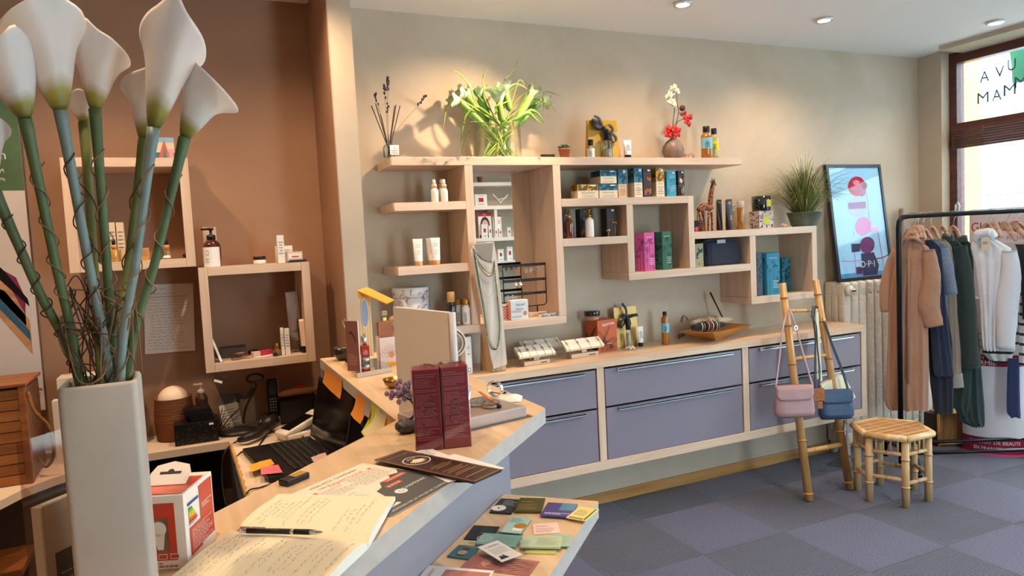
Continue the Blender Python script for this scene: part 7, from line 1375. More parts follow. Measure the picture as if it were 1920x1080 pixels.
# inside the lower wall box
def lower_box_items():
 P=lambda x,y,Y:ay(x,y,Y);z=ZN3+.0005
 b=MB();p0,p1=P(414,686,3.21),P(397,640,3.26);p0.z=z+.002;dx=Vector((-.0,.07,0));b.add([p0,p0+dx,p1+dx,p1]+[q+Vector((.008,0,.003))for q in(p0,p0+dx,p1+dx,p1)],[(0,1,2,3),(7,6,5,4)]+[(i,4+i,4+(i+1)%4,(i+1)%4)for i in range(4)],WHITE);b.build('leaning_frame',label='small white frame leaning in the left corner of the lower wall box',cat='frame')
 nb('dark grey box lying at the back of the lower wall box',416,464,682,652,z-.0005,M('charcoal_box','#443a36',.5),.08,3.33,nm='grey_box')
 CP=thin_glass('clear_pack_film','#f0e4da',.16,.08)
 for k,(x,y,w_,rz)in enumerate(((444,681,.045,.2),(460,680,.04,-.3),(452,678,.05,.5))):
  q=P(x,y,3.24+.02*k);b=MB();b.T=T(q.x,3.245+.02*k,z+.001+.009*k)@RZ(rz);b.box(-w_/2,w_/2,-.015,.015,0,.008,CP,.003);b.box(-w_*.3,w_*.3,-.008,.008,.002,.005,M('eyeshadow_'+str(k),('#b88a78','#8a5a4a','#d8b8a0')[k],.5));b.T=I4;b.build('clear_sachet',label=('clear plastic sachet at left of the small pile','clear plastic sachet at right of the small pile','clear plastic sachet topmost of the small pile')[k]+' in the lower wall box',cat='sachet')
 b=MB();q=P(492,672,3.25);b.T=T(q.x,3.26,z)@RZ(.35);b.box(-.042,.042,-.014,.014,0,.026,M('pale_pink_card','#e0c0b4',.5),.001);b.box(-.012,.043,-.0146,.0146,.001,.0266,M('magenta_card','#c42848',.4));b.T=I4;b.build('pink_carton',label='small magenta and pink carton lying in the lower wall box',cat='box')
 b=MB();b.T=T(P(476,662,3.36).x,3.36,z+.012);b.sphere((0,0,0),.012,BLACK,8,(2.1,1.2,.9));b.T=I4;b.build('black_compact',label='black oval compact behind the magenta carton',cat='compact')
 t=thing('makeup_brush','white handled makeup brush with black bristles lying in the lower wall box','brush',tuple(P(497,678,3.212)));t.location.z=z+.003;o=Vector(t.location);WM[t.name]=T(*o);a,c=P(475,683,3.208),P(512,670,3.222);a.z=z+.004;c.z=z+.009;b=MB();b.tube([a,a.lerp(c,.5),c],[.0025,.0035,.004],WCER,8);wpart(b,'handle',t);b=MB();b.tube([c,c+(c-a)*.1,c+(c-a)*.22],[.005,.009,.005],BLACK,10);wpart(b,'bristles',t)
 bottle('perfume_bottle','tiny olive perfume bottle with gold cap in the lower wall box',P(520,666,3.25).x,3.25,ZN3,P(520,643,3.25).z-ZN3,.018,M('olive_glass','#6a5428',.1,coat=1),GOLD,.025,None,kind='cap',neck=.4,capr=.008)
 nb('slim white carton standing left of its twin in the lower wall box',529,535,668,615,ZN3,WHITE,.02,3.24,GRT);nb('slim white carton with black writing next to the packed hairbrush',537,545.5,669,616,ZN3,WHITE,.02,3.222,GRT)
 def X3(x,y):return P(x,y,3.3)
 t=thing('packed_hairbrush','wooden paddle hairbrush in a tall clear plastic pack','hairbrush',(X3(556,664).x,3.3,z));o=Vector(t.location);WDN=wood('brush_beech','#a87850','#c8986c','Z',.5)
 h=X3(550,546).z-z;x0,x1=X3(541,600).x-o.x,X3(566,600).x-o.x;b=MB();b.T=RY(-.04);b.box(x0,x1,-.012,.014,.0,h,CP,.004);b.T=I4;b.build('plastic_pack',t)
 b=MB();b.T=RY(-.04);prof=[(.35,.008),(.5,.009),(.58,.016),(.68,.02),(.8,.018),(.9,.012),(.93,.004)];q=[(-w_,h*k)for k,w_ in prof]+[(w_,h*k)for k,w_ in prof[::-1]];b.prism([(a_-.002,c_)for a_,c_ in q],-.004,.005,WDN,RX(PI/2));b.T=I4;b.build('brush_body',t)
 b=MB();b.T=RY(-.04);b.box(x0+.004,x1-.004,-.0095,-.008,.004,h*.36,M('blue_grey_card','#3c4448',.5));b.words(x0+.008,.01,x1-.008,h*.33,10,STK,.0004,frame((0,-.0096,0),(1,0,0),(0,0,1)),fill=.2);b.T=I4;b.build('printed_card',t)
 b=MB();b.T=RY(-.04)
 for i in range(5):
  for k in range(9):b.tube([((i-2)*.006-.002,-.005,h*(.55+.035*k)),((i-2)*.006-.002,-.0105,h*(.55+.035*k))],.0009,BLACK,4)
 b.T=I4;b.build('bristles',t,kind='stuff')
 tubeprod('cosmetic_tube','pale pink tube on a black cap in the right corner of the lower wall box',P(572,664,3.25).x,3.25,ZN3,P(572,598,3.25).z-ZN3,.036,M('pale_pink_tube','#e0c0ac',.35),BLACK,.03)
 t=thing('hanging_sachet','clear plastic sachet dangling under the lower wall box','sachet',tuple(P(415,700,3.196)));b=MB();b.T=RY(.4);b.box(-.025,.025,-.004,.003,-.045,-.008,CP,.003);b.rect(-.018,-.04,.015,-.03,STK,.0,frame((0,-.0045,0),(1,0,0),(0,0,1)));b.T=I4;b.build('film',t);b=MB();b.tube([(0,0,.022),(.0,-.001,.0),(.003,0,-.01)],.0008,CP,4);b.build('thread',t)
lower_box_items()
# ------------------------------------------------------------------ far left: banner, slatted chest, papers, baskets
def banner():
 Y=3.40;P=lambda x,y:ay(x,y,Y);xr=P(60,500).x;xl=xr-.80;zb,zt=P(70,770).z,2.25;t=thing('advertising_banner','tall printed advertising banner with a pink sun motif on the brown wall','banner',(xr-.4,Y,zb));b=MB();b.box(xl,xr,Y,Y+.006,zb,zt,M('banner_cream','#cfc5bd',.6))
 F=frame((0,Y,0),(1,0,0),(0,0,1));S=lambda pts,m_,z=.0006:b.poly([(min(xr-.001,ay(x,y,Y).x),ay(x,y,Y).z,z)for x,y in pts],m_,F)
 b.rect(xl,P(20,480).z+.26,xr,zt,M('banner_green','#4f6a48',.6,var=.3,vscale=5),.0006,F);b.text('n',P(5,290).x-.0,P(5,290).z,.05,WHITE,.001,F);b.scribble(P(0,320).x-.02,P(0,345).z,P(14,320).x,P(0,312).z,2,WHITE,.002,.001,F,3)
 WG=wood('banner_wood_print','#a8764c','#c99a70','X',.6);BLU=M('banner_blue','#2c5a74',.6);S([(-60,470),(30,520),(48,560),(48,600),(0,550),(-60,520)],M('banner_maroon','#7a2048',.6));S([(-60,480),(20,540),(48,590),(50,612),(0,560),(-60,520)],WG,.0008)
 S([(-60,450),(5,505),(52,560),(56,575),(0,525),(-60,470)],BLACK,.001);S([(-60,520),(8,545),(56,600),(62,665),(0,595),(-60,560)],WG,.0008);S([(-60,540),(0,560),(56,620),(59,640),(0,580),(-60,560)],BLU,.0012)
 c=P(-5,712);R=P(55,700).x-c.x;b.disc(c.x,c.z,R,M('banner_gold','#b8843c',.5,var=.3,vscale=80),.0009,48);b.disc(c.x,c.z,R*.78,M('banner_pink','#b86056',.6,bump=.4,bscale=10),.0012,48)
 S([(-80,728),(80,728),(80,900),(-80,900)],M('banner_red','#a8303c',.6),.0014)
 for k in range(14):
  xx=xr-.014-k*.03
  for s_ in(.012,.007,.003):z0=P(60,738).z;b.add([(xx-s_,z0,.0016),(xx,z0+s_*.9,.0016),(xx+s_,z0,.0016),(xx,z0-s_*.9,.0016),(xx-s_*.7,z0,.0016),(xx,z0+s_*.63,.0016),(xx+s_*.7,z0,.0016),(xx,z0-s_*.63,.0016)],[(0,1,5,4),(1,2,6,5),(2,3,7,6),(3,0,4,7)],WHITE,False,F)
 b.v=[Vector((p.x,p.y,max(p.z,zb)))for p in b.v];wpart(b,'printed_sheet',t);b=MB();b.ring(xr-.03,zb+.03,.006,.011,GOLD,.002,18,F);wpart(b,'eyelet',t)
 b=MB();b.box(xl,xr,Y-.002,Y+.008,zt,zt+.02,ALU);b.box(xl+.38,xl+.40,Y+.01,Y+.02,ZD,zt,ALU);b.box(xl+.3,xl+.5,Y-.03,Y+.03,ZD,ZD+.01,ALU);wpart(b,'frame',t)
banner()
def chest():
 WDK=wood('stained_slats','#7a4522','#a0622f','X',.45);t=thing('slatted_chest','brown wooden slatted chest with a rope handle on the desk at the left','chest',(-.75,3.1,ZD),.0);Y=2.98;xr=ay(60,868,Y).x;h=ay(45,728,Y).z-ZD;w_=.42;n=9
 for k in range(n):b=MB();b.box(xr-w_,xr-.004,Y+.004,Y+.012,ZD+h*k/n+.001,ZD+h*(k+1)/n-.002,WDK,.002);wpart(b,'slat',t)
 b=MB();b.box(xr-w_,xr-.006,Y+.013,Y+.27,ZD,ZD+h-.004,wood('stained_slats_dark','#5e3418','#83502a','X',.5),.002);wpart(b,'chest_body',t);b=MB();b.box(xr-.022,xr,Y-.002,Y+.03,ZD,ZD+h+.006,WDK,.003);wpart(b,'corner_post',t);b=MB();b.box(xr-w_-.01,xr+.004,Y-.006,Y+.275,ZD+h+.0065,ZD+h+.018,WDK,.003);wpart(b,'lid',t)
 b=MB();b.tube(smooth_path([(xr+.004,Y+.02,ZD+h*.95),(xr+.02,Y+.01,ZD+h*.75),(xr+.055,Y+.03,ZD+h*.55),(xr+.06,Y+.05,ZD+h*.25),(xr+.03,Y+.07,ZD+h*.1),(xr+.006,Y+.08,ZD+h*.2)],6),.006,M('jute_rope','#a06a34',.9,bump=1,bscale=300),8);wpart(b,'rope_handle',t)
chest()
b=MB();q=[az(-30,925,ZD),az(88,880,ZD),az(122,868,ZD),az(95,850,ZD),az(-30,868,ZD)];b.prism([(p.x,p.y)for p in q],ZD+.0005,ZD+.0015,M('handwritten_paper','#d8cdbf',.7));F=frame((q[0].x,q[0].y,ZD+.0016),(q[1]-q[0]),Vector((-(q[1]-q[0]).y,(q[1]-q[0]).x,0)));b.scribble(.01,.015,.16,.11,8,INKB,.0009,.0005,F,4);b.build('paper_sheet',label='large handwritten paper sheet lying on the left part of the desk',cat='paper')
a0,a1=ay(112,780,3.27).x,ay(252,780,3.27).x;pbox('white_carton','white carton on the desk largely hidden behind the tall vase',a0,a1,3.27,ZD-.0005,ay(180,703,3.27).z-ZD,.12,M('off_white_card','#d6cabb',.6));a0,a1=ay(102,780,3.23).x,ay(113,780,3.23).x
pbox('white_carton','small white carton peeking out left of the vase on the desk',a0,a1+.03,3.2,ZD-.0005,ay(104,752,3.2).z-ZD,.05,M('off_white_card'))
def basket():
 t=thing('wicker_basket','dark wicker basket with a brown wooden rim under the desk','basket',(-.80,2.95,0));WK=M('dark_wicker','#241812',.6);x1=-.615;z1=.52;b=MB();b.box(-1.05,x1,2.84,3.05,.02,z1-.03,M('basket_lining','#120d0a',.9));wpart(b,'lining',t);b=MB()
 for r in range(30):
  for k in range(22):
   xx=-1.04+k*.0195;zz=.04+r*.0152;b.tube([(xx,2.838-.003*((k+r)%2),zz),(xx+.01,2.832-.004*((k+r)%2),zz),(xx+.0195,2.838-.003*((k+r)%2),zz)],.0048,WK,4)
 wpart(b,'weave',t);b=MB();b.box(-1.07,x1+.01,2.825,3.06,z1-.028,z1,wood('basket_rim','#6a3c1c','#8c5528','X'),.004);wpart(b,'rim',t)
basket()
# ================================================================== right side: radiator, poster, pipe
def radiator():
 RM=M('radiator_cast_iron','#cdbfae',.5,bump=.9,bscale=38);t=thing('cast_iron_radiator','cream cast iron radiator with embossed columns under the leaning poster','radiator',(4.25,3.34,0));x=3.85;n=0
 zt=1.165
 while x<4.66:
  b=MB()
  for yy in(3.325,3.378,3.431):
   b.tube([(x+.036,yy,.16),(x+.036,yy,.3),(x+.036,yy,zt-.1)],[(.034,.027)]*3,RM,10,flat=(0,1,0))if False else b.box(x+.003,x+.069,yy-.027,yy+.027,.14,zt-.04,RM,.014,seg=3)
  b.box(x+.002,x+.070,3.296,3.458,zt-.10,zt,RM,.022,seg=3);b.box(x+.002,x+.070,3.296,3.458,.08,.17,RM,.022,seg=3)
  if n in(0,11):b.box(x+.015,x+.055,3.31,3.34,0,.09,RM,.006);b.box(x+.015,x+.055,3.41,3.44,0,.09,RM,.006)
  wpart(b,'section',t);x+=.0725;n+=1
 b=MB();b.lathe([(.016,0),(.034,.004),(.036,.022),(.026,.03),(.014,.032),(.014,.05),(.0005,.05)],RM,24,T(3.886,3.2955,zt-.055)@RX(PI/2));b.box(3.865,3.90,3.241,3.248,zt-.058,zt-.05,BLACK,.001);wpart(b,'valve_plug',t)
radiator()
def poster():
 q=[ay(1577,518,3.31),ay(1680,505,3.31),ay(1655,307,3.452),ay(1553,309,3.452)];q[0].z=q[1].z=1.1665;X0,X1=q[0].x,q[1].x;zt=1.945;y0,y1=3.335,3.447;W=X1-X0;L=math.hypot(zt-1.1665,y1-y0)
 t=thing('framed_poster','framed nail varnish poster with stacked bottles leaning on the radiator','poster',((X0+X1)/2,y0,1.1665));sh=(q[3].x-q[0].x)
 F=frame((X0,y0,1.1668),(1,0,0),(sh*.35,y1-y0,zt-1.1665));BF=M('black_frame','#1b1a1e',.35);PB=M('poster_ice_blue','#9fd0ee',.5,spec=.1)
 for nm,a in(('frame_side',(0,.022,0,L)),('frame_side',(W-.022,W,0,L)),('frame_rail',(.022,W-.022,0,.022)),('frame_rail',(.022,W-.022,L-.022,L))):
  b=MB();b.T=F;b.box(a[0],a[1],a[2],a[3],-.012,.012,BF,.002);b.T=I4;wpart(b,nm,t)
 b=MB();b.T=F;b.box(.02,W-.02,.02,L-.02,-.006,.004,PB);b.rect(.022,.022,W-.022,.05,M('poster_blue_band','#5a96cc',.2),.0046)
 def pm(x,y):return((x-90)/480*W*.93+.02-(y-60)/900*0,(930-y)/900*L)
 def U(x,y):k=(930-y)/870;xl=170-(110*k);xr=600-(105*k);return(.022+(x-xl)/(xr-xl)*(W-.044),.022+k*(L-.06))
 def blob(pts,m_,z):n=len(pts);b.poly([(*U(*p),z)for p in pts][::-1],m_)
 R1,R2,R3,R4,R5=M('varnish_red','#b3163a',.4,spec=.1),M('varnish_plum','#8f5a94',.4,spec=.1),M('varnish_pink','#d276b8',.4,spec=.1),M('varnish_violet','#6c2c6e',.4,spec=.1),M('varnish_navy','#2b2c58',.4,spec=.1)
 def oct_(cx,cy,rx,ry,a=.0):return[(cx+rx*math.cos(2*PI*i/14+a)*(1 if i%2 else .97),cy+ry*math.sin(2*PI*i/14+a))for i in range(14)]
 blob(oct_(305,195,78,82),R1,.0050);blob(oct_(350,235,34,45),M('varnish_pale','#a8406a',.4,spec=.1),.0052);blob(oct_(372,192,24,32),M('varnish_dark_red','#7a1030',.4,spec=.1),.0054);blob(oct_(300,165,30,22),M('varnish_glint','#e87a90',.4),.0056)
 blob(oct_(305,365,82,78),M('varnish_glass','#a8aed8',.4),.0050);blob([(228,330),(380,322),(386,378),(236,382)],R2,.0053)
 blob(oct_(360,525,72,78),R3,.0050);blob([(420,520),(490,530),(488,582),(425,574)],M('varnish_cap_pink','#c48ac8',.2),.0053)
 blob(oct_(395,680,66,68),R4,.0050);blob([(258,662),(335,664),(332,728),(262,730)],R5,.0053)
 blob([(340,745),(450,742),(495,850),(480,925),(360,925)],R5,.0056);blob([(292,850),(355,850),(352,905),(300,908)],M('varnish_cap_plum','#4a2c58',.2),.0058)
 for x0,y0_,x1,y1_ in((385,230,412,470),(490,585,545,920),(280,600,275,560),(282,730,298,900),(488,585,520,770)):blob([(x0,y0_),(x0+4,y0_),(x1+4,y1_),(x1,y1_)],R3,.0060)
 blob([(172,790),(250,800),(330,796),(330,802),(250,806),(172,796)],R3,.0062);blob([(470,792),(520,788),(590,765),(590,771),(520,796),(470,800)],R1,.0062)
 x,y=U(393,832);b.text('O·P·I',x,y,.062,WHITE,.0066,wfit=W*.27)
 b.T=I4;wpart(b,'printed_picture',t);b=MB();b.T=F;b.box(.02,W-.02,.02,L-.02,.0075,.0085,thin_glass('poster_glass','#fdfefe',.008,0,.08));b.T=I4;wpart(b,'glass',t)
poster()
b=MB()
b.lathe([(.020,.0),(.021,.5),(.0205,1.0),(.021,1.62),(.014,1.635),(.0005,1.636)],M('taupe_pipe_paint','#8a7768',.5),20,T(4.585,3.425,0));b.build('heating_pipe',label='taupe painted vertical heating pipe between poster and clothes rack',cat='pipe')
# ================================================================== bamboo ladder and its bags
BB=wood('bamboo_pole','#a87a44','#c89c62','Z',.35);BBN=M('bamboo_node','#7a4a1e',.5)
def bamboo(b,p,q,r0,r1,nodes,mat=None):
 p,q=Vector(p),Vector(q);b.tube([p,p.lerp(q,.5),q],[r0,(r0+r1)/2,r1],mat or BB,14)
 for k in nodes:c=p.lerp(q,k);d=(q-p).normalized();r=r0+(r1-r0)*k;b.tube([c-d*.008,c-d*.002,c+d*.002,c+d*.008],[r*.98,r*1.16,r*1.16,r*.98],mat or BB,14);b.tube([c-d*.0016,c+d*.0016],r*1.17,BBN,14)
LF0,LF1=Vector((3.058,2.875,0)),Vector((3.392,2.885,0));LT0,LT1=ay(1467,531,3.078),ay(1529,525,3.078)
def lad(k,s_):return(LF0.lerp(LT0,k/1.0)if s_==0 else LF1.lerp(LT1,k))
def ladder():
 t=thing('bamboo_ladder','bamboo ladder leaning on the low cabinet with handbags on its rungs','ladder',(3.22,2.9,0))
 for s_ in(0,1):b=MB();bamboo(b,lad(0,s_)+Vector((0,0,.004)),lad(1,s_),.0235,.0195,(.03,.27,.45,.62,.8,.93));wpart(b,'pole',t)
 for(x0,y0),(x1,y1),r in(((1487,583),(1521,579),.0095),((1489,674),(1551,665),.0115),((1515,847),(1582,833),.0135)):
 # each rung spans the two poles at the height the photo shows
  def at(s_,py):
   a,c=0.,1.
   for _ in range(30):
    m_=(a+c)/2;v=lad(m_,s_)-CAM;yy=540-FPX*(v.dot(CU))/(v.dot(CF))
    if yy>py:a=m_
    else:c=m_
   return lad((a+c)/2,s_)
  b=MB();p,q=at(0,y0),at(1,y1+(3 if x1<1530 else 0));bamboo(b,p,q,r,r,(.25,.6),wood('bamboo_rung','#c08c48','#dcb070','X',.35));wpart(b,'rung',t);LAD.append((p,q))
LAD=[];ladder()
def bag(name,label,px,Y,mat,depth,flap=True,rz=-.45):
 (x0,y0),(x1,y1)=px;c0,c1=ay(x0,(y0+y1)/2,Y),ay(x1,(y0+y1)/2,Y);cx=(c0.x+c1.x)/2;zt=ay((x0+x1)/2,y0,Y).z;zb=ay((x0+x1)/2,y1,Y).z;view=Vector((cx,Y,0)).normalized();u=Vector((math.cos(rz),math.sin(rz),0));W=(ay(x1,y1,Y)-ay(x0,y1,Y)).length*abs(Vector((1,0,0)).cross(view).length)/max(.3,u.cross(view).length)
 t=thing(name,label,'handbag',(cx,Y,zb),rz);H_=zt-zb;n=40;rows=10;vs=[];fs=[];b=MB()
 for j in range(rows+1):
  k=j/rows;w2=W/2*(1-.13*k)*(1-.14*max(0,.16-k)/.16);d2=depth/2*(1-.62*k)*(1-.5*max(0,.10-k)/.10);e=.35
  for i in range(n):
   an=2*PI*i/n;ca,sa=math.cos(an),math.sin(an);vs.append((w2*abs(ca)**e*(1 if ca>0 else-1),d2*abs(sa)**e*(1 if sa>0 else-1)*(1-.25*abs(ca)),H_*k))
 for j in range(rows):
  for i in range(n):fs.append((j*n+i,j*n+(i+1)%n,(j+1)*n+(i+1)%n,(j+1)*n+i))
 fs+=[tuple(range(n))[::-1],tuple(rows*n+i for i in range(n))];b.add(vs,fs,mat,True);bo=b.build('bag_body',t)
 if flap:
  b=MB();vs=[];N=16;w2=W/2*.88
  for j in range(7):
   k=j/6
   for i in range(N+1):
    u_=-1+2*i/N;drop=H_*.47*(1-max(0,abs(u_)-.72)**2*8*.7)*k;xx=u_*w2*(1+.05*k);zz=H_+.003-drop;kk=zz/H_;d2=depth/2*(1-.62*kk)*(1-.25*abs(u_)*.9);vs.append((xx,-d2-.004*(k>0)-.0015 if j else depth*.12,zz))
  b.add(vs,[(j*(N+1)+i,j*(N+1)+i+1,(j+1)*(N+1)+i+1,(j+1)*(N+1)+i)for j in range(6)for i in range(N)],mat,True);o=b.build('flap',bo);md=o.modifiers.new('thick','SOLIDIFY');md.thickness=.003;md.offset=1
 return t,W,H_
PKL=M('dusty_pink_leather','#ab8688',.42,bump=.15,bscale=120,var=.05);NVL=M('navy_leather','#2c4768',.38,bump=.25,bscale=90,var=.1);BKL=M('black_strap','#14161c',.45);CRL=M('cream_leather','#d4ccb0',.5)
def strap(t,pts,w_,m_,nm='strap',side=(1,0,0)):b=MB();b.ribbon(smooth_path(pts,7),w_,m_,side,.002);wpart(b,nm,t)
P=lambda x,y,Y=2.93:ay(1440+x/3.6,500+y/3.6,Y)
t,W,H_=bag('crossbody_bag','dusty pink leather crossbody bag hanging from the left ladder pole',((1450.5,723),(1526,782)),2.905,PKL,.085);strap(t,[P(52,815,2.90),P(75,640,2.93),P(95,450,2.97),P(125,320,3.03),P(145,287,3.045)],.011,PKL);strap(t,[P(145,285,3.03),P(165,335,3.0),P(190,410,2.98),P(230,560,2.95),P(280,730,2.92),P(304,806,2.90)],.013,PKL);b=MB();b.T=T(*P(190,412,2.975))@RX(PI/2);b.ring(0,0,.009,.013,CHROME,0,16);b.T=I4;wpart(b,'buckle',t)
t,W,H_=bag('crossbody_bag','navy blue leather crossbody bag with black strap hanging right of the pink one',((1534,731),(1599.5,785)),2.90,NVL,.08);strap(t,[P(540,830,2.90),P(500,700,2.93),P(430,520,2.97),P(390,400,3.01),P(350,300,3.045),P(318,270,3.05)],.018,BKL);strap(t,[P(318,270,3.03),P(305,340,3.0),P(320,480,2.96),P(318,640,2.93),P(318,830,2.90)],.011,BKL);strap(t,[P(300,345,2.99),P(325,400,2.97),P(335,560,2.95),P(350,700,2.93),P(345,820,2.90)],.009,BKL)
strap(t,[P(310,268,3.025),P(306,300,3.01),P(300,345,2.99)],.024,BKL)
b=MB();CK=M('cork_tag','#a8683c',.8,var=.25,vscale=60);F=frame(P(310,908,2.885),(1,-.35,0),(0,0,1));b.box(0,.062,0,.072,0,.003,CK,.001,F);b.words(.01,.012,.052,.06,5,INK,.0034,F,fill=.2);b.box(.02,.05,-.045,-.004,0,.003,CK,.001,F);b.build('cork_tag',label='square cork swing tag hanging between the pink and the navy bag',cat='tag')
t=thing('cream_bag','cream leather pouch bag hanging behind the navy one','handbag',tuple(P(470,905,2.985)));pts=[(360,800),(480,735),(495,728),(520,745),(592,880),(570,900),(430,905),(372,860)];q=[P(x,y,2.975-.02*(y-730)/170)for x,y in pts];n=len(q);k=[p+Vector((.01,.028,0))for p in q];b=MB();b.add(q+k,[tuple(range(n))[::-1],tuple(range(n,2*n))]+[(i,(i+1)%n,n+(i+1)%n,n+i)for i in range(n)],CRL);wpart(b,'bag_body',t)
strap(t,[P(330,275,3.055),P(335,400,3.02),P(345,560,3.0),P(352,700,2.99),P(358,775,2.985)],.022,CRL);strap(t,[P(328,282,3.03),P(325,420,3.0),P(332,640,2.975),P(334,760,2.96),P(348,700,2.955),P(350,480,2.985)],.007,CRL)
# ================================================================== bamboo stool
def stool():
 c=(3.508,2.700,0);t=thing('bamboo_stool','low six legged bamboo stool with a woven slat top beside the ladder','stool',c,-.02);R=.178;zt=.40;NB=wood('bamboo_blond','#b48c5c','#d2b082','Z',.4);A=[PI/3*k for k in range(6)];C_=[(R*math.cos(a),R*math.sin(a))for a in A]
 for x,y in C_:b=MB();bamboo(b,(x,y,.001),(x,y,zt-.035),.0205,.0195,(.3,.72),NB);b.build('leg',t)
 for k in range(6):
  (x0,y0),(x1,y1)=C_[k],C_[(k+1)%6];z=.13+.02*(k%2)
  b=MB();bamboo(b,(x0,y0,z),(x1,y1,z),.011,.011,(.5,),NB);b.build('stretcher',t);b=MB();bamboo(b,(x0,y0,zt-.11),(x1,y1,zt-.11),.011,.011,(.5,),NB);b.build('upper_rail',t)
  b=MB()
  for i in range(1,5):x,y=x0+(x1-x0)*i/5,y0+(y1-y0)*i/5;b.tube([(x,y,zt-.105),(x,y,zt-.03)],.0055,NB,8)
  b.build('spindles',t,kind='stuff')
  xo=1.13;b=MB();b.tube([(x0*xo,y0*xo,zt-.018),(x1*xo,y1*xo,zt-.018)],.018,wood('bamboo_blond_rim','#c89c64','#e4c490','X',.35),12);b.build('seat_rim',t)
 b=MB();P6=[(R*1.1*math.cos(a),R*1.1*math.sin(a))for a in A];b.prism(P6,zt-.03,zt-.012,NB)
 n=22;rnd=random.Random(1)
 for k in range(n):
  y=-R*.93+k*R*1.86/(n-1);xw=R*1.08-abs(y)/math.sqrt(3);m_=wood('slat_%d'%(k%3),('#a8743c','#8a5a2c','#c08c50')[k%3],('#c8945a','#b07a42','#d8a868')[k%3],'X',.5);b.box(-xw,xw,y-.0068,y+.0068,zt-.0118,zt-.004,m_,.002)
 b.build('seat_slats',t);b=MB();WT=M('white_binding','#e0d4c0',.7)
 for s_ in(-1,1):
  for k in range(26):y=-R*.85+k*R*1.7/25;b.tube([(s_*.06-.008,y-.004,zt-.003),(s_*.06+.008,y+.004,zt-.0025)],.0013,WT,4)
 b.build('white_lashing',t,kind='stuff')
stool()
b=MB();p=az(1560,866,0);b.T=T(p.x+.05,p.y-.06,.0005)@RZ(.3);b.box(-.11,.11,-.07,.07,0,.004,ALU,.001);b.tube([(0,0,.004),(0,0,.3)],.005,ALU,8);b.T=I4;b.build('sign_foot',label='brushed metal plate foot with a thin post standing behind the ladder',cat='stand')
# ================================================================== clothes rack
RB0,RB1=Vector((3.99,3.005,0)),Vector((4.81,2.585,0));ZB=1.575
RDIR=(RB1-RB0).normalized();RKM=M('rack_black_metal','#17181b',.35,.4)
def rack():
 t=thing('clothes_rack','black metal clothes rack with rounded corners in front of the shop window','clothes rack',(4.4,2.8,0));n=Vector((-RDIR.y,RDIR.x,0));r=.0155;e=.07
 def fil(p,d,up):return[p+up*(-e),p+up*(-e*.45)+d*(e*.08),p+up*(-e*.12)+d*(e*.3),p+d*e]
 top=Vector((0,0,ZB));up=Vector((0,0,1));b=MB();A,B=RB0+top,RB1+top
 b.tube([RB0+Vector((0,0,.0))]+fil(A,RDIR,up)+[A.lerp(B,.5)]+fil(B,-RDIR,up)[::-1]+[RB1],r,RKM,12);wpart(b,'frame',t)
 for s_,w_ in((-1,.115),(1,.105)):
  b=MB();b.tube([RB0+n*w_*s_+Vector((0,0,.115)),RB1+n*w_*s_+Vector((0,0,.115))],.0115,RKM,10);wpart(b,'lower_rail',t)
 for p in(RB0,RB1):b=MB();b.tube([p-n*.21+up*.02,p-n*.2+up*.1,p-n*.1+up*.115,p+n*.1+up*.115,p+n*.2+up*.1,p+n*.21+up*.02],.014,RKM,10);b.tube([p-n*.21,p-n*.21+up*.025],.018,RKM,10);b.tube([p+n*.21,p+n*.21+up*.025],.018,RKM,10);wpart(b,'base_foot',t)
rack()
def bar_at(px):
 a,c=0.,1.
 for _ in range(30):
  m_=(a+c)/2;v=RB0.lerp(RB1,m_)+Vector((0,0,ZB))-CAM;xx=960+FPX*(v.dot(CR))/(v.dot(CF))
  if xx<px:a=m_
  else:c=m_
 return RB0.lerp(RB1,(a+c)/2)+Vector((0,0,ZB))
WDH=wood('hanger_wood','#a8785a','#d0a88c','X',.4)
def plane_pt(px,py,C,nrm):d=ray(px,py);return CAM+d*((C-CAM).dot(nrm)/d.dot(nrm))
def hanger(px,lb,tops,col=None,dz=0):
# hook over the bar, shoulders given in photo pixels
 h=bar_at(px);nrm=Vector((CAM.x-h.x,CAM.y-h.y,0)).normalized();t=thing('clothes_hanger',lb,'hanger',tuple(h));mt=col or WDH;b=MB();u=Vector((-nrm.y,nrm.x,0));r=.021
 nk=plane_pt(tops[1][0],tops[1][1],h,nrm);b.tube([h+u*r*math.cos(a)+Vector((0,0,r*math.sin(a)-.0))for a in[PI+.5-.35*k for k in range(11)]]+[h+Vector((0,0,-.03)),nk],.0016,CHROME,6)
 wpart(b,'hook',t);q=[plane_pt(x,y,h,nrm)for x,y in tops];b=MB();pts=smooth_path([q[0],q[0].lerp(q[1],.6)+Vector((0,0,.008)),q[1],q[2].lerp(q[1],.6)+Vector((0,0,.008)),q[2]],5);b.tube(pts,[(.009,.010+.012*math.sin(PI*i/(len(pts)-1)))for i in range(len(pts))],mt,10);wpart(b,'shoulder_bar',t)
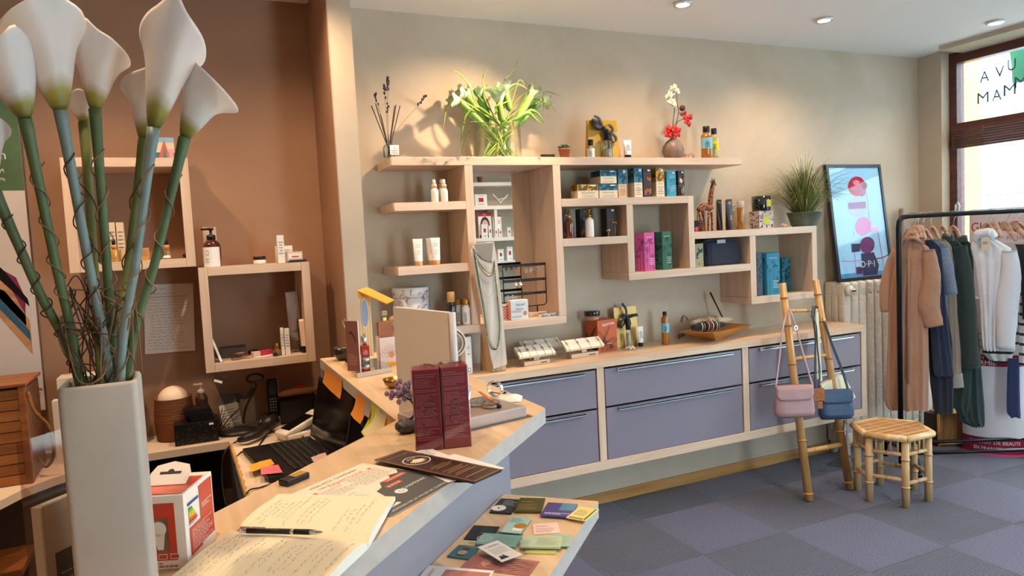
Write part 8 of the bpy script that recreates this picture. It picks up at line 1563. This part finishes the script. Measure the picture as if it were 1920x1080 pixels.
def garment(name,label,px,rows,mat,depth=.06,off=0,folds=6,famp=.008,sleeves=(),parts=(),turn=0,seed=1,cat='garment',extra=None):
 h=bar_at(px);nrm=(RZ(turn)@Vector((CAM.x-h.x,CAM.y-h.y,0))).normalized();C=h+nrm*off;rnd=random.Random(seed);ph=[rnd.uniform(0,6.28)for _ in range(4)]
 t=thing(name,label,cat,tuple(C));u=Vector((-nrm.y,nrm.x,0));u=u if u.dot(CR)>0 else-u
 N=56;R_=[];yy0=rows[0][0];yy1=rows[-1][0];K=34
 def row(y):
  for a,c in zip(rows,rows[1:]):
   if a[0]<=y<=c[0]:k=(y-a[0])/(c[0]-a[0]);return a[1]+(c[1]-a[1])*k,a[2]+(c[2]-a[2])*k
  return rows[-1][1],rows[-1][2]
 vs=[];fs=[]
 for j in range(K+1):
  y=yy0+(yy1-yy0)*j/K;L,Rr=row(y);a,c=plane_pt(L,y,C,nrm),plane_pt(Rr,y,C,nrm);k=j/K;w_=(c-a).length
  for i in range(N):
   an=2*PI*i/N;s_=.5-.5*math.cos(an);front=math.sin(an);prof=(abs(front)**.6)*(1 if front>=0 else-1);f=math.sin(s_*folds*2*PI+ph[0]+.6*math.sin(k*3+ph[1]))*.6+math.sin(s_*folds*3.7+ph[2]+k*2)*.4;f+=.5*noise.noise(Vector((s_*5,k*6,seed)))
   amp=famp*(.25+.75*k)*min(1,5*s_,5*(1-s_));p=a.lerp(c,s_)+nrm*(prof*depth/2*(.55+.45*min(1,k*4))*min(1,w_/.12)+f*amp*(1 if front>=0 else .6));p.z+=(.004*math.sin(s_*folds*6+ph[3])if j==K else 0);vs.append(p)
 for j in range(K):
  for i in range(N):fs.append((j*N+i,j*N+(i+1)%N,(j+1)*N+(i+1)%N,(j+1)*N+i))
 fs.append(tuple(range(N)));b=MB();b.add(vs,fs,mat,True);wpart(b,'body',t)
 def sleeve(path,nm,mt,dz):
  n=16;q=[];
  for x,y,w2 in path:q.append((plane_pt(x,y,C+nrm*dz,nrm),w2/FPX*(C-CAM).length))
  pts=smooth_path([a for a,_ in q],6);m_=len(pts);vs=[];fs=[]
  for j,p in enumerate(pts):
   k=j/(m_-1)*(len(q)-1);i0=min(int(k),len(q)-2);w2=q[i0][1]+(q[i0+1][1]-q[i0][1])*(k-i0);tt=(pts[min(j+1,m_-1)]-pts[max(j-1,0)]).normalized();sd=tt.cross(nrm).normalized()
   for i in range(n):an=2*PI*i/n;wv=1+.10*noise.noise(Vector((an*1.2,j*.6,seed*3)));vs.append(p+sd*math.cos(an)*w2*wv+nrm*math.sin(an)*w2*.55*wv)
  for j in range(m_-1):
   for i in range(n):fs.append((j*n+i,j*n+(i+1)%n,(j+1)*n+(i+1)%n,(j+1)*n+i))
  fs+=[tuple(range(n)),tuple((m_-1)*n+i for i in range(n))];b=MB();b.add(vs,fs,mt or mat,True);wpart(b,nm,t)
 for path,nm,mt,dz in sleeves:sleeve(path,nm,mt,dz)
 if extra:extra(t,C,nrm,u)
 return t
def cloth(name,col,rough=.85,**k):return M(name,col,rough,sheen=.35,bump=k.pop('bump',.35),bscale=k.pop('bscale',60),**k)
TANC=cloth('tan_linen','#a67c64',bump=.6,bscale=22);NAVY=cloth('navy_knit','#1c2740',bscale=200);NAVD=cloth('navy_dark_crepe','#141a2a');GRB_=cloth('grey_blue_melange','#6f7c92',var=.3,vscale=120);BEIK=cloth('beige_knit','#a39080',bscale=180);DGN=cloth('dark_green_knit','#24332f',bscale=180);DGC=cloth('bottle_green_wool','#263a3c',bscale=120);WSH=cloth('white_poplin','#d3d5dc',.7,bump=.5,bscale=14);BLKK=cloth('black_knit','#15161a',bscale=150);DEN=cloth('dark_denim','#20315c',bscale=150)
def blouse_extra(t,C,nrm,u):
 D=lambda x,y,o=.036:plane_pt(x,y,C+nrm*o,nrm);b=MB();b.tube(smooth_path([D(1697,452,.03),D(1706,446,.045),D(1716,447,.045),D(1724,453,.03)],5),.012,TANC,8);wpart(b,'collar',t)
 b=MB();b.tube([D(1686,488,.040),D(1704,487,.042),D(1742,482,.040)],.0016,TANC,5);b.tube([D(1704,487,.043),D(1704,600,.050),D(1704,720,.052)],.0025,TANC,5);wpart(b,'yoke_seam',t)
garment('tan_blouse','long tan linen shirt dress with rolled sleeves, foremost on the rack',1712,[(446,1699,1716),(452,1692,1726),(462,1683,1742),(490,1676,1746),(545,1668,1739),(600,1665,1740),(650,1664,1741),(700,1661,1742),(748,1658,1741),(762,1662,1741),(768,1666,1740)],TANC,.07,-.035,6,.016,[([(1684,466,7),(1670,500,9),(1661,545,10),(1661,585,8)],'sleeve',None,.0),([(1742,468,8),(1748,520,12),(1742,570,15),(1752,612,13)],'sleeve',None,.035)],seed=2,extra=blouse_extra,cat='shirt dress')
garment('navy_dress','very dark navy dress hanging lowest behind the tan shirt dress',1728,[(456,1722,1744),(480,1720,1760),(560,1728,1772),(640,1738,1786),(720,1744,1788),(776,1752,1787)],NAVD,.05,-.09,3,.008,seed=3,cat='dress')
garment('navy_sweater','navy ribbed knit sweater right behind the tan shirt dress',1732,[(450,1734,1746),(462,1736,1764),(520,1746,1770),(600,1744,1776),(680,1748,1786),(705,1752,1789)],NAVY,.045,-.05,3,.006,seed=4,cat='sweater')
garment('grey_tshirt','grey blue melange short sleeved top between navy and beige knits',1746,[(449,1746,1758),(460,1748,1774),(520,1756,1776),(600,1758,1778)],GRB_,.04,-.085,2,.005,[([(1766,462,8),(1775,500,9),(1784,552,9)],'sleeve',None,.035)],seed=5,cat='top')
garment('beige_cardigan','long beige knitted cardigan with a ribbed pale cuff',1756,[(449,1762,1772),(460,1764,1784),(520,1772,1792),(600,1778,1800),(680,1776,1802),(700,1772,1803)],BEIK,.04,-.12,2,.005,[([(1784,700,15),(1787,726,15)],'cuff',cloth('beige_rib','#c0ae9e',bscale=200),.02)],seed=6,cat='cardigan')
def roll_neck(col,x0,x1,y0,y1):
 def f(t,C,nrm,u):
  b=MB();q=[plane_pt(x,y,C,nrm)for x,y in((x0,y1),(x0+(x1-x0)*.15,y0),(x1,y1))];c0=plane_pt((x0+x1)/2,y1+2,C,nrm);c1=plane_pt((x0+x1)/2,y0,C,nrm);w_=(q[2]-q[0]).length/2;n=24;vs=[];fs=[]
  for k,(cc,s_)in enumerate(((c0,1.1),(c0.lerp(c1,.5),1.06),(c1,.92),(c1-Vector((0,0,.004)),.75))):
   for i in range(n):an=2*PI*i/n;vs.append(cc+u*math.cos(an)*w_*s_+nrm*math.sin(an)*w_*.6*s_*(1+.03*(i%2)))
  for k in range(3):
   for i in range(n):fs.append((k*n+i,k*n+(i+1)%n,(k+1)*n+(i+1)%n,(k+1)*n+i))
  b.add(vs,fs,col,True);wpart(b,'collar',t)
 return f
garment('green_rollneck','dark green roll neck knit with a long ribbed sleeve',1768,[(448,1770,1786),(458,1776,1804),(480,1788,1806),(520,1794,1812),(600,1796,1822),(691,1800,1826)],DGN,.05,-.13,3,.006,[([(1800,462,9),(1808,520,12),(1814,600,13),(1820,690,11)],'sleeve',None,.03)],seed=7,cat='sweater',extra=roll_neck(DGN,1766,1788,437,450))
garment('green_coat','bottle green wool coat, longest garment right of the roll neck',1789,[(449,1796,1812),(460,1800,1824),(520,1806,1826),(600,1800,1832),(700,1795,1841),(760,1788,1846),(790,1800,1847),(800,1825,1846)],DGC,.06,-.16,4,.012,seed=8,cat='coat',extra=roll_neck(DGC,1794,1814,441,452))
garment('dark_skirt_front','dark green front panel of a long skirt hanging before the green coat',1782,[(690,1790,1822),(760,1786,1816),(780,1800,1814)],DGN,.03,-.10,2,.006,seed=18,cat='skirt')
def shirt_extra(t,C,nrm,u):
 D=lambda x,y,o=.04:plane_pt(x,y,C+nrm*o,nrm);b=MB();b.ribbon(smooth_path([D(1826,452,.03),D(1832,440,.05),D(1846,436,.055),D(1858,436,.055),D(1866,446,.04)],5),.05,WSH,(0,0,1),.003);wpart(b,'collar',t)
 b=MB();F=frame(D(1840,471,.052),u,(0,0,1));b.box(0,.042,0,.085,0,.001,M('hang_tag','#cfc6a8',.6),0,F);b.words(.006,.04,.034,.06,2,INK,.0016,F);wpart(b,'price_tag',t);b=MB();b.tube([D(1836,555,.05),D(1850,552,.056),D(1862,553,.05)],.0014,WSH,5);wpart(b,'seam',t)
garment('white_shirt','white cotton shirt with a beige price tag hanging near the window',1845,[(447,1828,1862),(456,1820,1880),(466,1820,1897),(500,1828,1890),(560,1836,1878),(620,1840,1874),(650,1842,1873),(657,1846,1872)],WSH,.07,.0,4,.014,[([(1894,470,9),(1895,520,13),(1888,580,15),(1886,655,11)],'sleeve',None,.03)],seed=9,extra=shirt_extra,cat='shirt')
def stripe_mat():
 m_=cloth('breton_stripes','#d8d4cc');nt=m_.node_tree;g=nt.nodes.new('ShaderNodeNewGeometry');sp=nt.nodes.new('ShaderNodeSeparateXYZ');nt.links.new(g.outputs['Position'],sp.inputs[0]);a=nt.nodes.new('ShaderNodeMath');a.operation='MODULO';a.inputs[1].default_value=.062;nt.links.new(sp.outputs[2],a.inputs[0]);c=nt.nodes.new('ShaderNodeMath');c.operation='LESS_THAN';c.inputs[1].default_value=.017;nt.links.new(a.outputs[0],c.inputs[0]);mx=nt.nodes.new('ShaderNodeMix');mx.data_type='RGBA';mx.inputs[6].default_value=lin('#d8d4cc');mx.inputs[7].default_value=lin('#191c33');nt.links.new(c.outputs[0],mx.inputs[0]);nt.links.new(mx.outputs[2],nt.nodes['Principled BSDF'].inputs['Base Color']);return m_
STRP=stripe_mat()
garment('striped_sweater','white sweater with navy stripes hanging behind the white shirt',1880,[(470,1890,1912),(520,1898,1912),(600,1898,1911),(645,1842,1911),(662,1842,1900),(680,1860,1896)],STRP,.05,-.07,3,.006,seed=10,cat='sweater')
garment('striped_jersey','second navy striped top cut by the right photo edge',1900,[(520,1914,1940),(600,1911,1942),(685,1910,1942)],STRP,.05,.0,3,.005,seed=12,cat='top')
garment('black_jumper','black knitted top at the right photo edge',1896,[(458,1903,1945),(470,1908,1948),(560,1916,1946),(598,1917,1946)],BLKK,.05,.04,3,.005,seed=11,cat='top')
garment('denim_trousers','dark blue trouser leg with rolled hem hanging before the round display',1890,[(672,1890,1911),(700,1888,1912),(760,1887,1913),(775,1888,1914),(783,1896,1914)],DEN,.06,-.02,1,.006,seed=13,cat='trousers')
for px,lb,tops in((1711,'pale hanger of the tan shirt dress',((1695,447),(1708,433),(1722,447))),(1717,'wooden hanger just behind the pale one',((1706,444),(1718,428),(1728,446))),(1721,'brown wooden hanger, darkest on the rack',((1714,440),(1724,427),(1736,450))),(1731,'wooden hanger of the navy sweater',((1728,448),(1734,432),(1748,449))),(1745,'wooden hanger of the grey blue top',((1736,448),(1748,427),(1762,449))),(1766,'wooden hanger of the dark green roll neck',((1756,442),(1766,426),(1776,440))),(1789,'wooden hanger of the bottle green coat',((1778,443),(1787,426),(1800,444))),(1857,'wide brown hanger inside the white shirt collar',((1836,440),(1850,420),(1868,442))),(1862,'second hanger close behind that of the white shirt',((1846,438),(1862,421),(1878,446))),(1892,'wooden hanger left of the black top',((1872,436),(1884,421),(1905,452))),(1902,'wooden hanger nearest the right photo edge',((1890,434),(1900,422),(1925,448))),(1911,'dark hanger at the right photo edge',((1902,434),(1912,420),(1935,446)))):
 hanger(px,lb,tops)
 # ------------------------------------------------------------------ under and behind the rack
def wicker_box():
 q0,q1=Vector((4.50,3.075,0)),Vector((4.60,3.035,0));a,c=az(1760,838,0),az(1825,836,0);u=(c-a).normalized();L=min((c-a).length,.24);n=Vector((-u.y,u.x,0));n=n if n.y>0 else-n;h=.24;t=thing('bamboo_crate','bamboo slat crate standing on the carpet behind the clothes rack','crate',tuple((a+c)/2));SLB=wood('split_bamboo','#7e4f24','#b8834a','Z',.5);OR=wood('bamboo_orange','#b8702a','#d89848','Z',.4)
 b=MB();X=Matrix.Translation(a)@Matrix((u,n,Vector((0,0,1)))).transposed().to_4x4();b.T=X;b.box(.004,L-.004,.004,.12,.012,h-.01,SLB)
 for k in range(24):b.box(.006+k*(L-.012)/24,.006+(k+.8)*(L-.012)/24,-.002,.004,.014,h-.012,SLB)
 b.T=I4;wpart(b,'slat_panel',t)
 for x in(0,L):b=MB();b.T=X;b.tube([(x,0,0),(x,0,h)],.009,OR,10);b.T=I4;wpart(b,'corner_post',t)
 for z in(.02,h-.012):b=MB();b.T=X;b.tube([(0,0,z),(L,0,z)],.007,OR,10);b.T=I4;wpart(b,'rail',t)
wicker_box()
b=MB();a=az(1740,832,0);b.box(a.x,a.x+.07,a.y-.06,a.y+.03,0,.22,M('crate_side_shade','#3a2c24',.7),.003);b.build('crate_dark_side',label='dark left side of the bamboo crate, shade coloured in, behind the rack',cat='panel')  # left side of the crate as a block, shade put into its brown
def totem():
 CC=Vector((4.715,2.875,0));u=Vector((.55,-.835,0)).normalized();n=Vector((u.y,-u.x,0));n=n if n.x<0 else-n;A,B=.178,.095;h=1.02;t=thing('round_display_column','white rounded display column with burgundy bands and French beauty writing','display',tuple(CC));WP=M('totem_white','#d9d4da',.35);BG=M('totem_burgundy','#8e1238',.4)
 def pt(an,z,e=0):return CC+u*(A+e)*math.cos(an)+n*(B+e)*math.sin(an)+Vector((0,0,z))
 N=48;b=MB()
 for z0,z1,m_ in((.012,.115,BG),(.115,.585,WP),(.585,.66,BG),(.66,h,WP),(0,.012,M('totem_pink','#d8508a',.3))):
  vs=[pt(2*PI*i/N,z)for z in(z0,z1)for i in range(N)];b.add(vs,[(i,(i+1)%N,N+(i+1)%N,N+i)for i in range(N)],m_,True)
 b.add([pt(2*PI*i/N,h)for i in range(N)],[tuple(range(N))],WP)
 def curve_text(s,z,size,m_,a_mid,italic=0):
  v,f,x0,x1,y0,y1=text_geo(s);vs=[];mid=(x0+x1)/2
  sgn=-1 if(pt(PI/2-.1,0)-pt(PI/2+.1,0)).dot(CR)>0 else 1
  for p in v:
   s_=(p.x-mid)*size;an=a_mid+sgn*s_/A;vs.append(pt(an,z+(p.y-.35)*size,.0012))
  b.add(vs,f,m_)
 am=PI/2;sg=-1 if(pt(PI/2-.1,0)-pt(PI/2+.1,0)).dot(CR)>0 else 1
 curve_text('SOIN',.642,.034,WHITE,am-sg*.55);curve_text('HYDRADERMIE',.607,.042,WHITE,am-sg*.75);curve_text('peau neuve',.80,.03,INKB,am-sg*.6);curve_text('traits repulpes',.755,.03,INKB,am-sg*.6);curve_text('ligne redessinee',.71,.03,INKB,am-sg*.5);curve_text('INSTITUT DE BEAUTE',.086,.032,WHITE,am+sg*.0);curve_text('EN FRANCE',.045,.03,WHITE,am-sg*.25)
 wpart(b,'column_body',t)
totem()
def guinot():
 x=4.87;y0=ax(1818,393,x).y;zt=1.60;t=thing('window_poster','pale window poster with large burgundy capitals behind the rack','poster',(x,y0-.5,.75));b=MB();b.box(x-.003,x,y0-1.1,y0,.75,zt,M('window_poster_pale','#cfc4c8',.5),0);F=frame((x-.003,y0,.75),(0,-1,0),(0,0,1));GR=M('poster_grey','#b8b0b8',.5);b.rect(.0,0,1.1,.62,GR,.0004,F)
 zz=ax(1850,425,x).z-.75;gy=y0-ax(1822,425,x).y;W=ax(1822,425,x).y-ax(1910,420,x).y;b.text('GUINOT',gy,zz,.088,REDM,.0009,F,'l',wfit=W);b.text('INSTITUT · PARIS',gy+.005,ax(1850,447,x).z-.75,.03,M('poster_taupe','#7a6a70',.5),.0009,F,'l',wfit=W*1.1);wpart(b,'printed_sheet',t)
guinot()
def blind():
 BL=wood('blind_mahogany','#3c211c','#5e3630','Y',.5);t=thing('venetian_blind','brown wooden blind pulled up below the window transom','blind',(4.86,2.5,2.02))
 for k in range(8):b=MB();z=2.025+k*.0165;b.box(4.845-.003*(k%2),4.885,1.85,3.235,z,z+.013,BL,.003);wpart(b,'slat',t)
 b=MB()
 for y in(3.02,2.2):b.tube([(4.838,y,2.155),(4.836,y,2.08),(4.838,y,2.02)],.003,M('brown_cord','#5a3a32',.8),6)
 wpart(b,'cord',t)
blind()
def window_letters():
 LM=M('window_lettering','#4f6488',.5);F=frame((4.9385,0,0),(0,-1,0),(0,0,1))
 for ch,px,py,s_ in(('A',1846,143,.10),('V',1874.5,134,.10),('U',1897,121,.10),('M',1843,183,.10),('A',1869,178,.10),('M',1893,168,.10),('M',1914,153,.10)):
  p=ax(px,py,4.9385);b=MB();b.text(ch,-p.y,p.z,s_*1.05,LM,.0,F,wfit={'A':.062,'V':.06,'U':.05,'M':.075}[ch]);b.build('window_letter',label={'A143':'letter A, first of the upper row on the window glass','V134':'letter V in the upper row on the window glass','U121':'letter U in the upper row on the window glass','M183':'letter M, first of the lower row on the window glass','A178':'letter A in the lower row on the window glass','M168':'letter M in the middle of the lower row on the glass','M153':'letter M, last of the lower row on the window glass'}[ch+str(py)],cat='lettering',group='window lettering')
window_letters()
b=MB();b.tube([ax(1792,384,4.88),ax(1796,380,4.88),ax(1799,386,4.88),ax(1796,402,4.88),ax(1791,400,4.88),ax(1792,384,4.88)],.006,M('pale_blue_handle','#b8c8cc',.4),8);b.build('metal_loop',label='pale loop shaped window handle on the brown frame',cat='fitting')
# ------------------------------------------------------------------ across the street
def facade():
 FXX=14.0;t=thing('building_facade','sunlit white building across the street with louvred shutters','building',(FXX,6,-.02));b=MB();b.box(FXX,FXX+1,-12,22,-.02,6.5,M('white_render_wall','#a4a6ac',.9));wpart(b,'wall',t)
 a,c=ax(1838,140,FXX),ax(1893,128,FXX);lo=ax(1838,232,FXX).z;hi=a.z;y1,y0=a.y,c.y;PKF=M('shutter_pink_frame','#d8a8a0',.7);SLT=M('shutter_blue_slat','#6a88a8',.7);mid=(y0+y1)/2;f=(y1-y0)*.07
 lo-=.5
 for ya,yb in((y0,mid),(mid,y1)):
  b=MB();b.box(FXX-.05,FXX-.01,ya,ya+f,lo,hi,PKF);b.box(FXX-.05,FXX-.01,yb-f,yb,lo,hi,PKF);b.box(FXX-.05,FXX-.01,ya+f,yb-f,hi-f,hi,PKF);n=26;b.box(FXX-.02,FXX-.01,ya+f,yb-f,lo,hi-f,M('shutter_gap','#c8d4e0',.8))
  for k in range(n):z=lo+(hi-f-lo)*k/n;b.box(FXX-.05,FXX-.022,ya+f,yb-f,z,z+(hi-lo)/n*.5,SLT,X=None)
  wpart(b,'shutter',t)
 b=MB();b.box(FXX-.04,FXX-.005,y0-.1,y1+.1,hi,hi+.12,M('lintel_blue','#a8c8d8',.7));wpart(b,'lintel',t)
 z1,z0=ax(1827,345,FXX).z,ax(1827,368,FXX).z;b=MB();b.box(FXX-.22,FXX-.005,-10,20,z0,z1,M('ledge_pink','#c9a898',.8));b.box(FXX-.3,FXX-.005,-10,20,z1,z1+.1,M('ledge_blue_cap','#98b4d0',.7));wpart(b,'shop_cornice',t)
 b=MB();b.box(FXX-.06,FXX-.005,-10,20,-.02,z0-.005,M('roller_shutter','#9aa2aa',.7))
 for k in range(16):b.box(FXX-.075,FXX-.061,-10,20,z0-.1*(k+1),z0-.1*(k+1)+.02,M('roller_line','#7c858e',.7))
 wpart(b,'roller_shutter',t)
facade()
b=MB();q=[ax(1886,70,5.5),ax(1950,40,5.5),ax(1950,146,5.8),ax(1900,157,5.8)];n=8;vs=[]
for i in range(n+1):
 for j in range(n+1):p=q[0].lerp(q[1],i/n).lerp(q[3].lerp(q[2],i/n),j/n);p.x+=.015*math.sin(i*1.2+j*.5);vs.append(p)
b.add(vs+[p+Vector((.006,0,0))for p in vs],[(i*(n+1)+j,(i+1)*(n+1)+j,(i+1)*(n+1)+j+1,i*(n+1)+j+1)for i in range(n)for j in range(n)]+[(81+i*9+j+1,81+(i+1)*9+j+1,81+(i+1)*9+j,81+i*9+j)for i in range(n)for j in range(n)],M('awning_green','#1f6e58',.7),True);b.build('shop_awning',label='dark green fabric awning hanging outside above the window',cat='awning')
# ================================================================== ceiling lamps
def ceiling_spot(x,y,where,e=38,aim=(0,0,-1),cone=2.5):
 t=thing('ceiling_spotlight','round recessed ceiling spotlight '+where,'light',(x,y,ZC-.012),0,'recessed ceiling spotlights')
 b=MB();b.lathe([(.034,.0),(.046,-.002),(.048,.004),(.046,.0115),(.034,.0115),(.034,0)],M('spot_bezel','#d8d8d6',.3,.6),32);b.build('bezel',t)
 b=MB();b.lathe([(.0001,-.0005),(.033,-.0005)],M('lamp_glow','#ffd9a8',.5,emit=14),24);b.build('lamp',t)
 l=bpy.data.lights.new('spot_beam','SPOT');l.energy=e*.45;l.spot_size=cone;l.spot_blend=1;l.color=(1,.70,.44);l.shadow_soft_size=.02
 o=bpy.data.objects.new('spot_beam',l);COL.objects.link(o);o.location=(x,y,ZC-.02);o.rotation_euler=Vector(aim).to_track_quat('-Z','Y').to_euler()
for x,y,wh,e in((.42,2.72,'over the cash desk',40),(1.72,2.93,'above the glass vase',95),(2.347,2.948,'leftmost of the three seen on the ceiling',30),(3.325,2.947,'middle of the three seen on the ceiling',36),(4.441,2.696,'nearest the window',20),(-.55,2.6,'over the desk corner',55),(-.1,.9,'added unseen as fill over the notebook',33),(1.4,1.1,'added unseen as fill above the card shelf',40),(2.9,1.0,'added unseen as fill in the middle of the room',30),(.3,-.7,'added unseen as fill behind the cash desk',30),(2.3,-.8,'added unseen as fill before the opposite shelf',45),(3.6,-.9,'added unseen as fill at the right of the opposite shelf',45)):  # spots from the notebook one onward are unseen, added for warm fill
 ceiling_spot(x,y,wh,e,*(((-.62,.42,-1),1.5)if e==95 else()))
